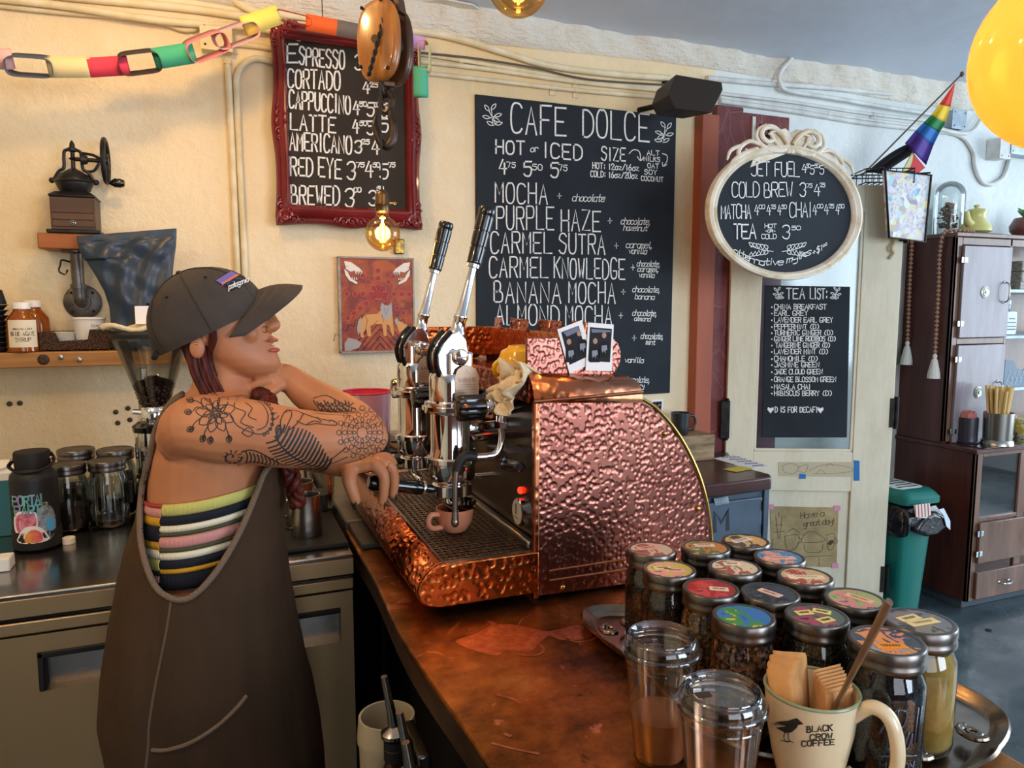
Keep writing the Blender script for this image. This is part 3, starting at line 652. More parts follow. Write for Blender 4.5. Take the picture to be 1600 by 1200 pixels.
# --- the bar: copper sheet over a thick wooden slab on a carcass
x0 = .30
cs = thing('copper_bar_counter', 'long copper-clad bar counter under the espresso machine and jars', 'counter', (1.0, 1.3, 0))
def edge(y): return x0 + .010 * math.sin(y * 3.1 + .4) + .005 * math.sin(y * 9)
ring_t = [V((edge(y / 20), y / 20, CT)) for y in range(3, 40)]            # barista edge from y=.15 to 1.95
poly = ring_t + [V((1.03, 1.95, CT)), V((1.02, 1.3, CT)), V((.975, 1.0, CT)), V((.960, .6, CT)), V((.955, .15, CT))]
build(MB().prism(poly, (0, 0, -.012)), 'copper_sheet', M_cutop, cs, bevel=.004, angle=30)
build(MB().prism([p + V((0, 0, -.0125)) + V((.006 if i < len(ring_t) else -.006, 0, 0)) for i, p in enumerate(poly)], (0, 0, -.055)), 'counter_slab', varied('slab_edge_wood', '#4b3526', '#281a12', 14, .5, st=(1, .3, 1), bump=.5, bs=30, dist=.006), cs, bevel=.006)
build(MB().prism([(x0 + .10, .2, 0), (x0 + .10, 1.94, 0), (.97, 1.94, 0), (.93, 1.2, 0), (.88, .2, 0)], (0, 0, CT - .0685)), 'counter_carcass', plain('counter_black', '#17130f', .7), cs)
# worn bright-copper patch: rubbed shape next to the drip tray
M_scr = varied('rubbed_copper', '#eea684', '#cf8058', 60, .32, metal=1, bump=.1)
patch = [(712, 1002), (726, 996), (740, 992), (770, 978), (800, 976), (838, 984), (862, 986), (905, 976), (925, 984), (918, 998), (880, 1000), (858, 994), (842, 1006), (826, 1018), (790, 1016), (778, 1024), (748, 1018), (722, 1010)]
pz = [atZ(x, y, CT) for x, y in patch]; pc_ = sum(pz, V()) / len(pz)
build(MB().prism([p + V((0, 0, .0006)) for p in smooth_path(pz, 4, True)], (0, 0, -.0005)), 'rubbed_patch', M_scr, cs)
for L_, r_ in (([(905, 976), (925, 980), (934, 990), (925, 1000), (900, 1003), (880, 996)], .005), ([(842, 1006), (850, 1016), (838, 1024), (812, 1024)], .004), ([(810, 978), (816, 968), (828, 962)], .003), ([(778, 1086), (800, 1092), (812, 1098)], .006), ([(770, 1162), (800, 1170), (840, 1178)], .004), ([(790, 1148), (796, 1150)], .006)):
    g = MB(); g.ribbon([p + V((0, 0, .0006)) for p in smooth_path([atZ(x, y, CT) for x, y in L_], 5)], r_, V((0, 0, 1))); build(g, 'rubbed_patch', M_scr, cs, flat=True, angle=0)
# --- dark barista mat area and knock bar at the far end of the bar
slab = thing('grey_slab_top', 'dark grey stone slab with a cut-out at the far end of the bar', 'counter', (.45, 2.35, 0))
zt_ = CT + .018
sl = [atZ(x, y, zt_) for x, y in ((503, 735), (545, 812), (655, 806), (900, 775), (640, 690), (520, 712))]
sp = [V((.292, 2.02, zt_)), V((.60, 2.0, zt_)), V((1.02, 2.0, zt_)), V((1.12, WY - .01, zt_)), V((.28, WY - .01, zt_))]
sp = [V((.30, 1.96, zt_)), V((1.05, 1.955, zt_)), V((1.05, WY - .005, zt_)), V((.285, WY - .005, zt_))]
M_stone = varied('grey_stone', '#4f4a44', '#67604f', 7, .4, bump=.15, bs=50, spec=.6)
build(MB().prism(sp, (0, 0, -.05)), 'slab', M_stone, slab, bevel=.006)
build(MB().prism([(.40, 2.0, 0), (1.0, 2.0, 0), (1.0, WY - .005, 0), (.40, WY - .005, 0)], (0, 0, zt_ - .0505)), 'slab_carcass', plain('carcass_black', '#15120f', .7), slab)
mt = build(MB().box(.305, .60, 1.76, 1.952, CT + .0005, CT + .016), 'bar_mat', varied('rubber_mat', '#3b3731', '#4a463f', 10, .5, bs=60), loc=(.4, 1.85, CT), bevel=.004)
tag(mt, 'dark grey rubber mat on the bar behind the drip tray', 'mat')
ck = atZ(575, 797, CT + .0165)
o = thing('tamper', 'small chrome rimmed round tamper lying on the dark mat under the hand', 'tamper', ck)
build(MB().lathe([(.0, 0), (.021, 0), (.022, .003), (.019, .009), (0, .009)], ck, 24), 'rim', M_chrome, o); build(MB().lathe([(0, .0092), (.015, .0092), (.013, .012), (0, .0125)], ck, 20), 'white_face', plain('white_face', '#efeae0', .4), o)

# --- the machine
Y0, Y1 = 1.31, 2.13; XF = .570; YM0 = Y0
em = thing('espresso_machine', 'hammered copper two-group lever espresso machine on the copper bar', 'espresso machine', (.7, 1.7, CT))
P = lambda x, y, Y=Y0: atY(x, y, Y)
side = [(837, 932), (837, 628), (992, 621), (1020, 638), (1048, 668), (1072, 706), (1092, 752), (1104, 800), (1109, 850), (1109, 898)]
sd = [P(*p) for p in side]
for p in sd: p.z = max(p.z, CT + .004)
for nm, Y, s_ in (('side_panel', Y0, 1), ('side_panel', Y1 - .012, 1)):
    build(MB().prism([V((p.x, Y, p.z)) for p in sd], (0, .012, 0)), nm, M_ham, em, bevel=.0015, angle=30)
M_body = plain('dark_body', '#2a211d', .4, .7)
# wrapped back (curved) between the side panels and the dark front panel
bk = [V((p.x - .006, p.y, p.z - .004)) for p in sd[2:]]
g = MB(); g.loft([[V((p.x, Y0 + .012, p.z)) for p in bk], [V((p.x, Y1 - .012, p.z)) for p in bk]], closed=False, cap=False); build(g, 'curved_back', M_hams, em, solid=.003, angle=60)
zf0, zf1 = P(837, 860).z, P(837, 634).z
fx = XF + .012
build(MB().box(fx, fx + .012, Y0 + .012, Y1 - .012, P(836, 862).z, zf1 + .01), 'front_panel', M_dsteel, em)
build(MB().box(fx + .02, sd[-1].x - .02, Y0 + .02, Y1 - .02, CT + .03, CT + .04), 'bottom_plate', M_body, em)
# brass trim following the curve of each side
for Y in (Y0 - .002, Y1 + .002):
    q = smooth_path([V((p.x + .003, Y, p.z + .003)) for p in sd[2:]], 5); build(MB().tube(q, .0042, 8), 'brass_trim', M_brass, em)
for x, y in ((1038, 677), (1090, 794), (878, 917)):
    build(MB().sphere(P(x, y) + V((0, -.003, 0)), .0055, 12, sc=(1, .7, 1)), 'brass_stud', M_brass, em)
for y0_, y1_ in ((892, 873), (907, 889)):
    build(MB().tube([P(858, y0_) - V((0, .001, 0)), P(985, y1_ - 1) - V((0, .001, 0)), P(1104, y1_ - 17) - V((0, .001, 0))], .0022, 6), 'copper_bead', M_hams, em)
for x_, y_ in ((.63, Y0 + .06), (.93, Y0 + .06), (.63, Y1 - .06), (.93, Y1 - .06)):
    build(MB().lathe([(.02, 0), (.022, .006), (.016, .032), (.016, .034)], (x_, y_, CT + .0002), 16), 'foot', M_rub, em)
# near edge corner bead
build(MB().box(XF - .001, XF + .011, Y0 - .003, Y0 + .013, P(836, 936).z, P(836, 626).z), 'corner_bead', M_hams, em, bevel=.003)
build(MB().box(XF - .001, XF + .011, Y1 - .013, Y1 + .003, P(836, 936).z, P(836, 626).z), 'corner_bead', M_hams, em, bevel=.003)

# rolled ledge along the near side of the top, cup rail above it
A1, A2, A3, A4 = P(827, 595), P(963, 587), P(999, 613), P(836, 628)
A1.x = XF
def ledge(Ya, Yb, sgn):
    rings = []
    for k in range(9):
        t_ = k / 8; an = t_ * pi / 2
        yo = Ya + sgn * (.045 * (1 - math.sin(an)))        # from inside to outside
        z0_ = A4.z + (A1.z + .012 - A4.z) * math.cos(an)
        rings.append([V((XF - .006, yo - sgn * .012, z0_)), V((A3.x + (0 if k > 4 else -.03 + .007 * k), yo - sgn * .012, z0_ - .012))])
    return rings
for Ya, sg in ((Y0, 1), (Y1, -1)):
    g = MB(); g.loft(ledge(Ya, None, sg), closed=False, cap=False); build(g, 'rolled_ledge', M_hams, em, solid=.004, angle=60)
    build(MB().tube([V((XF - .006, Ya - sg * .013, A4.z + .002)), V((A3.x, Ya - sg * .013, A3.z + .002))], .004, 8), 'ledge_lip', M_hams, em)
zr0_, zr1_ = P(829, 596).z, P(828, 529).z
xr1 = P(984, 556).x
def rail_side(Y, nm='cup_rail_side', mat=M_ham):
    r_ = (zr1_ - zr0_) / 2; zc = (zr0_ + zr1_) / 2; xc_ = xr1 - r_ * .8
    pl = [V((XF - .002, Y, zr0_)), V((XF - .002, Y, zr1_))] + [V((xc_ + r_ * .8 * math.sin(a_), Y, zc + r_ * math.cos(a_))) for a_ in [pi * i / 14 for i in range(15)]]
    build(MB().prism(pl, (0, .008, 0)), nm, mat, em, bevel=.002)
rail_side(Y0 + .035); rail_side(Y1 - .045, mat=M_hamo)  # far side takes a brighter copper, its orange lighting painted in
zdeck = zr0_ - .015
build(MB().box(XF + .004, xr1 - .03, Y0 + .03, Y1 - .03, zdeck - .012, zdeck), 'cup_deck', M_dsteel, em)
# back rail with seven tilted copper plates standing on it
build(MB().box(xr1 - .035, xr1 - .027, Y0 + .045, Y1 - .045, zdeck, zr1_ + .0), 'cup_rail_back', M_hams, em, bevel=.002)
for i in range(7):
    yy = Y0 + .06 + i * .098
    build(MB().prism([V((xr1 - .040 + .016 * (i % 2), yy, zr1_ - .006)), V((xr1 - .024 + .01 * (i % 2), yy + .088, zr1_ - .006)), V((xr1 - .020 + .01 * (i % 2), yy + .088, zr1_ + .028)), V((xr1 - .036 + .016 * (i % 2), yy, zr1_ + .026))], (.004, 0, 0)), 'crown_plate', M_hamr, em, bevel=.001)
# front fascia strip
build(MB().prism([(XF - .004, Y0 + .02, zr0_ + .004), (XF - .004, Y0 + .02, A4.z - .006), (XF - .004, Y1 - .02, A4.z - .006), (XF - .004, Y1 - .02, zr0_ + .004)], (.014, 0, 0)), 'front_fascia', M_hamr, em, bevel=.003)

# --- drip tray: rolled hammered front, flat near end, perforated grate
T = P(688, 882); zt0 = T.z; xt0 = T.x; zb_ = CT + .022
cr = (zt0 - zb_) / 2
def tray_sec(Y, grow=0):
    pr = [V((fx - .002, Y, zb_)), V((fx - .002, Y, zt0))] + [V((xt0 + .006 - (cr * 1.15 + grow) * math.sin(a_) * (1.0 - .25 * math.cos(a_)), Y, zb_ + cr + (cr + grow) * math.cos(a_))) for a_ in [pi * i / 16 for i in range(17)]]
    return pr
build(MB().prism(tray_sec(Y0 - .004), (0, .010, 0)), 'tray_end', M_hamo, em, bevel=.003)
build(MB().prism(tray_sec(Y1 - .006), (0, .010, 0)), 'tray_end', M_hamo, em, bevel=.003)
g = MB(); pr = tray_sec(0)[2:]
g.loft([[V((p.x, y_, p.z)) for p in pr] for y_ in (Y0 + .006, Y1 - .006)], closed=False, cap=False)
build(g, 'rolled_tray_front', M_hamr, em, solid=.003, angle=60)
build(MB().box(xt0, fx - .002, Y0 + .006, Y1 - .006, zb_, zb_ + .004), 'tray_bottom', M_dsteel, em)
zg = zt0 - .004
# grate with real round-ended slots
gr = MB(); nx_, ny_ = 13, 46; gx0, gx1, gy0, gy1 = xt0 + .012, fx - .012, Y0 + .02, Y1 - .02
hx, hy = (gx1 - gx0) / nx_, (gy1 - gy0) / ny_
for i in range(nx_):
    for j in range(ny_):
        ax_, ay_ = gx0 + i * hx, gy0 + j * hy; cxh, cyh = ax_ + hx / 2, ay_ + hy / 2; rh, rv = hx * .30, hy * .27
        vs = [(ax_, ay_, zg), (ax_ + hx, ay_, zg), (ax_ + hx, ay_ + hy, zg), (ax_, ay_ + hy, zg)] + [(cxh + rh * math.cos(a_), cyh + rv * math.sin(a_), zg) for a_ in [-3 * pi / 4 + k * pi / 4 for k in range(8)]]
        gr.add(vs, [(0, 1, 6, 5, 4), (1, 2, 8, 7, 6), (2, 3, 10, 9, 8), (3, 0, 4, 11, 10)])
o = build(gr, 'drip_grate', plain('grate_steel', '#6d5a4a', .18, 1), em, solid=.0015)
build(MB().box(xt0 + .002, fx - .003, Y0 + .006, Y1 - .006, zg - .03, zg - .026), 'drain_pan', plain('drain_black', '#0a0807', .5), em)
for (a_, b_, c_, d_) in ((xt0 + .001, gx0 + .001, Y0 + .006, Y1 - .006), (gx1 - .001, fx - .001, Y0 + .006, Y1 - .006), (gx0, gx1, Y0 + .006, gy0 + .001), (gx0, gx1, gy1 - .001, Y1 - .006)):
    build(MB().box(a_, b_, c_, d_, zg - .004, zg + .003), 'grate_border', M_steel, em, bevel=.001)
build(MB().box(fx - .018, fx - .001, Y0 + .02, Y1 - .02, zg + .003, zg + .02), 'splash_rail', M_steel, em, bevel=.004)
# panel furniture: gauge, red lamp, knobs
def onF(px, py, off=0): return atX(px, py, fx - off)
q = onF(816, 799); build(MB().lathe([(.030, 0), (.030, .010), (.026, .012), (0, .012)], q, 28, (-1, 0, 0)), 'gauge_rim', M_chrome, em)
gf = build(MB().lathe([(.026, .0125), (0, .0130)], q, 28, (-1, 0, 0), cap=False), 'gauge_face', plain('gauge_cream', '#cfc8b4', .35), em)
build(MB().box(q.x - .0150, q.x - .0140, q.y - .001, q.y + .001, q.z - .004, q.z + .019).box(q.x - .0150, q.x - .0140, q.y - .012, q.y + .012, q.z - .0115, q.z - .0105), 'gauge_needle', M_blk, gf)
q = onF(815, 766); build(MB().sphere(q + V((-.003, 0, 0)), .0075, 14, sc=(.8, 1, 1)), 'indicator_lamp', plain('red_lamp', '#ff1a10', .3, emit='#ff2010', es=6), em)
for (px, py) in ((803, 728), (757, 742)):
    q = onF(px, py); build(MB().cyl(q, q + V((-.025, 0, 0)), .006), 'valve_stem', M_chrome, em)
q = onF(803, 728, .03); build(MB().tube([q + V((-.004, .04, .004)), q + V((-.010, .02, 0)), q, q + V((.004, -.02, .002)), q + V((0, -.03, .004))], [.010, .012, .013, .011, .008], 12), 'black_tap_lever', M_blk, em)

# --- one lever group; built twice
def group(yg, ppx, near=True):
    """ppx: photo pixels of the near group, read at its own depth"""
    yb_ = 1.51; R_ = lambda x, y: atY(x, y, yb_) + V((0, yg - yb_, 0))
    ax = R_(706, 700).x; Z = lambda y: R_(706, y).z
    c0 = V((ax, yg, 0))
    k = em
    body = build(MB().lathe([(.0, Z(752)), (.040, Z(752)), (.050, Z(744)), (.050, Z(722)), (.056, Z(720)), (.056, Z(713)), (.049, Z(711)), (.046, Z(700)), (.046, Z(645)), (.058, Z(643)), (.060, Z(636)), (.058, Z(626)), (.048, Z(624)), (.048, Z(588)), (.044, Z(582)), (.0, Z(582))], c0, 40), 'group_body', M_chrome, k, angle=50)
    cap_ = build(MB().lathe([(.030, Z(584)), (.030, Z(560)), (.0, Z(558))], c0, 32).box(ax - .016, ax + .037, yg - .040, yg + .040, Z(600), Z(549)), 'group_head', M_chrome, k, bevel=.004)
    pv = R_(708, 556)
    # yoke plates and curved fork either side of the pivot
    for s_ in (-1, 1):
        yy = yg + s_ * .016
        pl = [V((ax + dx, yy, Z(y))) for dx, y in ((-.024, 592), (-.036, 572), (-.038, 552), (-.024, 534), (-.006, 520), (.012, 516), (.026, 530), (.032, 550), (.018, 562), (-.006, 567), (-.012, 592))]
        build(MB().prism(pl, (0, s_ * .010, 0)), 'fork_plate', M_chrome, k, bevel=.003)
        build(MB().tube(smooth_path([V((ax + dx, yy + s_ * .011, Z(y))) for dx, y in ((-.027, 594), (-.040, 572), (-.041, 551), (-.027, 532), (-.008, 517))], 5), .0055, 8), 'fork_edge', M_blk, k)
    build(MB().cyl(V((pv.x + .003, yg - .046, pv.z)), V((pv.x + .003, yg + .046, pv.z)), .014, n=24), 'pivot_pin', M_chrome, k, bevel=.002)
    pb = build(MB().lathe([(.017, 0), (.018, .004), (.014, .009), (0, .010)], (pv.x + .003, yg - .041, pv.z), 24, (0, -1, 0)), 'pivot_cap', M_chrome, k); 
    build(MB().box(pv.x - .005, pv.x + .011, yg - .0525, yg - .0505, pv.z - .0015, pv.z + .0015), 'slot', M_blk, pb)
    a_, b_ = R_(712, 526), R_(764, 318); d_ = (b_ - a_).normalized(); L = (b_ - a_).length
    build(MB().lathe([(.016, 0), (.019, .012), (.019, .022), (.0145, .028), (.0135, .05), (.0150, .052), (.0150, .058), (.0115, .062), (.0085, L * .50), (.0085, L * .555), (.0135, L * .56), (.0135, L * .585), (.0095, L * .59), (.0095, L * .6)], a_ - d_ * .012, 24, d_), 'lever_arm', M_chrome, k, angle=50)
    hp = [(.0, L * .585), (.0155, L * .586), (.0170, L * .60)]
    for j in range(3):
        z_ = L * (.60 + j * .115); hp += [(.0165 + j * .0008, z_ + L * .006), (.0172 + j * .0008, z_ + L * .106), (.0155 + j * .0008, z_ + L * .109), (.0155 + j * .0008, z_ + L * .117)]
    hp += [(.0182, L * .955), (.0190, L * .99), (.0165, L * 1.008), (.0, L * 1.012)]
    build(MB().lathe(hp, a_ - d_ * .012, 24, d_), 'lever_grip', M_blk, k, angle=50)
    # arched warning plate on the front of the cap, facing the room
    pc = R_(718, 590); yy = yg - .0515
    pl_ = [V((pc.x + dx, yg - .0495 if 1 else 0, pc.z + dz)) for dx, dz in ((-.026, -.037), (.026, -.037), (.026, .008), (.020, .022), (.008, .030), (-.008, .030), (-.020, .022), (-.026, .008))]
    wp = build(MB().prism(pl_, (0, -.0015, 0)), 'warning_plate', plain('plate_satin', '#b39a84', .35, .6), k)
    tw = MB(); So = lambda x, y: V((pc.x + (x - 718) * .00130, yg - .0513, pc.z - (y - 590) * .00130))
    write(tw, 'WARNING', 704, 593, 732, 593, 6, So, .0008, N)
    for r_ in range(4): write(tw, ['DO NOT TOUCH', 'THE LEVER WHEN', 'IT IS HOT AND', 'UNDER LOAD'][r_] if 0 else '-' * 14, 702, 599 + r_ * 4.2, 734, 599 + r_ * 4.2, 3, So, .0007, N)
    strokes(tw, [[(718, 574), (722, 580), (714, 580), (718, 574)]], So, .0008, N, False)
    build(tw, 'lettering', M_blk, wp, flat=True, angle=0)
    build(MB().lathe([(.052, Z(640) - .003), (.064, Z(638)), (.064, Z(632)), (.052, Z(630))], c0, 36), 'collar_ring', M_chrome, k)
    # neck to the boiler, behind the body
    build(MB().cyl(V((ax + .03, yg, Z(668))), V((fx + .002, yg, Z(668))), .034, n=24), 'group_neck', M_chrome, k)
    # portafilter: handle, basket ring, spout
    bz = Z(752)
    pf = build(MB().lathe([(.036, bz - .030), (.044, bz - .026), (.044, bz - .004), (.040, bz), (.0, bz)], c0, 32), 'portafilter', M_chrome, k)
    h0 = V((ax - .038, yg - .002, bz - .014)); h1 = R_(574, 752); h1.y = yg - .01
    dd = (h1 - h0); LL = dd.length
    build(MB().lathe([(.009, 0), (.009, LL * .14), (.013, LL * .16), (.0155, LL * .22), (.0155, LL * .4), (.0135, LL * .7), (.0165, LL * .94), (.012, LL), (.0, LL)], h0, 20, dd), 'portafilter_grip', M_blk, pf, angle=50)
    build(MB().lathe([(.0158, LL * .17), (.0165, LL * .18), (.0165, LL * .20), (.0158, LL * .21)], h0, 20, dd), 'grip_ferrule', M_chrome, pf)
    build(MB().tube(smooth_path([V((ax - .01, yg - .012, bz - .028)), V((ax - .012, yg - .012, bz - .043)), V((ax - .002, yg - .028, bz - .055)), V((ax - .002, yg - .030, bz - .062))], 5), .009, 10).tube(smooth_path([V((ax - .01, yg + .012, bz - .028)), V((ax - .012, yg + .012, bz - .043)), V((ax - .002, yg + .028, bz - .055)), V((ax - .002, yg + .03, bz - .062))], 5), .009, 10), 'spout', M_chrome, pf)
    return ax
gx = group(1.51, None); group(1.815, None)
# --- steam valve with black ribbed knob, elbow pipe and wand, near side
R_ = lambda x, y: atY(x, y, 1.40)
def ribbed_knob(c, d, r, L):
    d = V(d).normalized(); rings = []; n = 40; u_ = d.orthogonal().normalized(); w_ = d.cross(u_)
    for t_, k_ in ((0, .55), (.04, .85), (.12, 1), (.86, 1), (.96, .9), (1, .6)):
        rings.append([V(c) + d * (L * t_) + (u_ * math.cos(2 * pi * i / n) + w_ * math.sin(2 * pi * i / n)) * r * k_ * (1 if (i // 2) % 2 else .88) for i in range(n)])
    return MB().loft(rings)
kc = R_(757, 636); build(ribbed_knob(kc, (R_(704, 638) + V((0, -.005, 0))) - kc, .027, .062), 'steam_knob', M_blk, em, angle=35)
build(MB().cyl(kc, R_(770, 636), .010).cyl(R_(762, 636), R_(768, 636), .017, n=6).cyl(R_(770, 636), R_(784, 637), .013).cyl(R_(784, 636), R_(790, 637), .016, n=6), 'steam_valve', M_brass if 0 else M_chrome, em, bevel=.001)
vq = R_(794, 636); tgt = V((fx, 1.42, vq.z)); build(MB().cyl(R_(788, 637), tgt, .016), 'valve_pipe', M_chrome, em)
build(MB().cyl(R_(785, 640), R_(783, 664), .012).cyl(R_(783, 658), R_(783, 668), .015, n=6).tube(smooth_path([R_(783, 666), R_(784, 690), R_(776, 708), R_(760, 713), R_(744, 714)], 6), .0075, 12), 'elbow_pipe', M_chrome, em)
wp_ = [R_(744, 714), R_(728, 713), R_(718, 722), R_(713, 736), R_(711, 760), R_(711, 800)]
build(MB().tube(smooth_path(wp_[:4], 6), .010, 12), 'wand_sleeve', M_rub, em)
build(MB().tube(smooth_path(wp_[3:], 4), .0062, 12).sphere(R_(711, 816), .0085, 12, sc=(1, 1, 1.3)).cyl(R_(711, 798), R_(711, 814), .0062, .0075), 'steam_wand', plain('worn_steel', '#8f8880', .3, 1), em)
# far side steam valve and the two half-hidden knobs between the groups
R2 = lambda x, y: atY(x, y, 1.93)
kc = R2(640, 606); build(ribbed_knob(kc, (-1, 0, 0), .026, .05), 'steam_knob', M_blk, em, angle=35)
build(MB().cyl(kc, kc + V((.12, 0, 0)), .012), 'steam_valve', M_chrome, em)
wq = kc + V((.03, 0, -.012)); build(MB().tube(smooth_path([wq, wq + V((0, 0, -.1)), wq + V((-.02, .01, -.22))], 6), .006, 10), 'steam_wand', M_steel, em)
R3 = lambda x, y: atY(x, y, 1.66)
kc = R3(676, 620); build(ribbed_knob(kc, (-1, -.1, 0), .024, .05), 'water_knob', M_blk, em, angle=35); build(MB().cyl(kc, V((fx, 1.66, kc.z)), .011), 'water_valve', M_chrome, em)
build(MB().tube(smooth_path([R3(742, 700), R3(728, 704), R3(700, 712), R3(668, 722)], 6), .006, 10), 'water_pipe', M_chrome, em)
build(MB().box(fx - .03, fx, 1.40, 1.44, atX(803, 700, fx).z, atX(803, 694, fx).z), 'panel_tab', M_steel, em)

# --- things on the machine
def cup(name, label, cat, c, r, h, mat, hdir, hr, par=None, group=None, fat=.006, taper=.62):
    o = thing(name, label, cat, c, group); c = V(c)
    build(MB().lathe([(0, 0), (r * taper, 0), (r * (taper + .1), .004), (r * .92, h * .45), (r, h), (r - .003, h), (r * .88, h * .45), (r * taper * .9, .006), (0, .006)], c, 36), 'cup_body', mat, o, angle=60)
    hd = V(hdir).normalized(); q = [c + hd * (r * .86) + V((0, 0, h * .80)), c + hd * (r + hr * .7) + V((0, 0, h * .84)), c + hd * (r + hr) + V((0, 0, h * .55)), c + hd * (r + hr * .6) + V((0, 0, h * .28)), c + hd * (r * .78) + V((0, 0, h * .24))]
    build(MB().tube(smooth_path(q, 6), fat, 10), 'handle', mat, o); return o
M_pink = plain('peach_ceramic', '#d98e6c', .25, coat=.4)
cc_ = atZ(704, 805, zg + .0035); cc_ = V((gx + .004, 1.505, zg + .0035))
cup('coffee_cup', 'peach ceramic cup under the near group on the drip grate', 'cup', cc_, .042, .052, M_pink, (-1, -.25, 0), .024, taper=.55)
tp = cc_ + V((0.012, -.004, .053))
o = thing('milk_pitcher', 'small dark steel pitcher resting in the cup under the near spout', 'pitcher', tp); 
build(MB().lathe([(0, -.03), (.022, -.03), (.030, -.004), (.036, .012), (.0345, .012), (.028, -.004), (.020, -.028), (0, -.028)], tp + V((0, 0, .001)), 28), 'pitcher_body', plain('dark_chrome', '#5b5047', .12, 1), o)
# yellow cup upside down and folded cloth at the front of the cup deck
yc_ = atY(786, 592, 1.42); yc_ = V((XF + .05, 1.50, zdeck + .0005))
o = thing('yellow_cup', 'bright yellow cup upside down beside the cream cloth on the machine', 'cup', yc_)
My = plain('yellow_glaze', '#f2b705', .2, coat=.4)
build(MB().lathe([(.053, 0), (.055, .001), (.054, .035), (.044, .062), (.030, .069), (.028, .074), (0, .074)], yc_, 32, cap=False), 'cup_body', My, o)
build(MB().tube(smooth_path([yc_ + V((-.052, -.004, .014)), yc_ + V((-.066, -.014, .014)), yc_ + V((-.068, -.016, .034)), yc_ + V((-.042, -.006, .048))], 6), .005, 10), 'handle', My, o)
cl = MB(); rr = random.Random(3)
def clothf(u, v):
    # drapes over the front edge of the deck then hangs down outside the fascia
    y_ = 1.325 + .125 * u + .012 * math.sin(v * 9); s = v
    path = smooth_path([V((.615, 0, zdeck + .012)), V((.588, 0, zdeck + .030)), V((.560, 0, zdeck + .024)), V((.550, 0, zdeck - .004)), V((.545, 0, zdeck - .026))], 8)
    q = path[min(len(path) - 1, int(s * (len(path) - 1)))]
    f = .012 * math.sin(u * 17 + v * 5) + .008 * math.sin(u * 9 - v * 11) + .006 * math.sin(v * 23 + u * 6)
    sq = 1 - .35 * max(0, v - .55)
    return V((q.x - abs(f) * 1.3 - .004, 1.372 + (y_ - 1.372) * sq, q.z + (f if v < .5 else -.25 * abs(math.sin(u * 5)) * .1) - (0 if v < .9 else .01 * math.sin(u * 8))))
cl.grid(clothf, 36, 40)
o = build(cl, 'bar_cloth', varied('cream_terry', '#ead8b8', '#d6bd94', 30, .95, bump=.8, bs=300, dist=.002), loc=(.58, 1.37, zdeck), solid=.003, angle=180)
tag(o, 'crumpled cream bar cloth hanging over the front edge of the machine', 'cloth')
# two instant photos leaning on the hammered rail
M_pol = plain('photo_white', '#eee9e6', .45)
ph = Mat('instant_print', '#1b1a1f', .2, coat=.5); ph.color(ph.ramp(ph.noise(60, 4, .6), [(.3, '#101014'), (.52, '#24222b'), (.6, '#6b5a55'), (.68, '#c9c3c0')])); M_print = ph.m
for i, (fr_, inn, lb) in enumerate((([(871, 515), (909, 500), (929, 566), (890, 584)], [(877, 519), (904, 509), (918, 557), (890, 570)], 'left instant photo of two people, tilted, on the copper rail'),
                                ([(919, 504), (959, 507), (956, 580), (915, 579)], [(922, 511), (956, 514), (953, 566), (919, 564)], 'right instant photo of two people, upright, on the copper rail'))):
    yy = Y0 + .0345 - .003 * (i + 1)
    o = thing('instant_photo', lb, 'photo', atY(*fr_[3], yy), 'instant photos on the machine')
    build(MB().prism([atY(x, y, yy) for x, y in fr_], (0, .0012, 0)), 'photo_card', M_pol, o)
    ip = build(MB().prism([atY(x, y, yy - .0003) for x, y in inn], (0, -.0003, 0)), 'print', plain('print_dark', '#1c1a20', .8), o)
    ox, oy = (0, 0) if i == 0 else (41, 0)
    So = lambda x, y: atY(x, y, yy - .0008)
    figs = [((889, 534), (892, 552)), ((905, 521), (910, 541))] if i == 0 else [((930, 533), (929, 552)), ((944, 524), (944, 544))]
    fm = MB(); hm = MB(); wm_ = MB()
    for (hx_, hy_), (bx_, by_) in figs:
        hm.prism([So(hx_ + 3.6 * math.cos(a_), hy_ + 4.6 * math.sin(a_)) for a_ in [k * pi / 6 for k in range(12)]], (0, -.0002, 0))
        fm.prism([So(bx_ + a_, by_ + b_) for a_, b_ in ((-8, 14), (-8, -6), (-4, -11), (4, -11), (8, -6), (8, 14))], (0, -.0001, 0))
        wm_.prism([So(bx_ + a_, by_ + b_) for a_, b_ in ((-4, -4), (4, -5), (5, 2), (2, 4), (2, 9), (0, 4), (-3, 7), (-4, 2))], (0, -.0003, 0))
    build(hm, 'printed_faces', plain('print_skin', '#b08a75', .8), ip); build(fm, 'printed_shirts', plain('print_black', '#0d0d10', .8), ip); build(wm_, 'printed_emblems', plain('print_grey', '#8a8e9a', .8), ip)
    build(MB().prism([So(*p_) for p_ in (((880, 519), (903, 510), (905, 517), (886, 526)) if i == 0 else ((924, 514), (954, 516), (954, 519), (925, 520)))], (0, -.0001, 0)), 'printed_ceiling', plain('print_lilac', '#77778c', .8), ip)
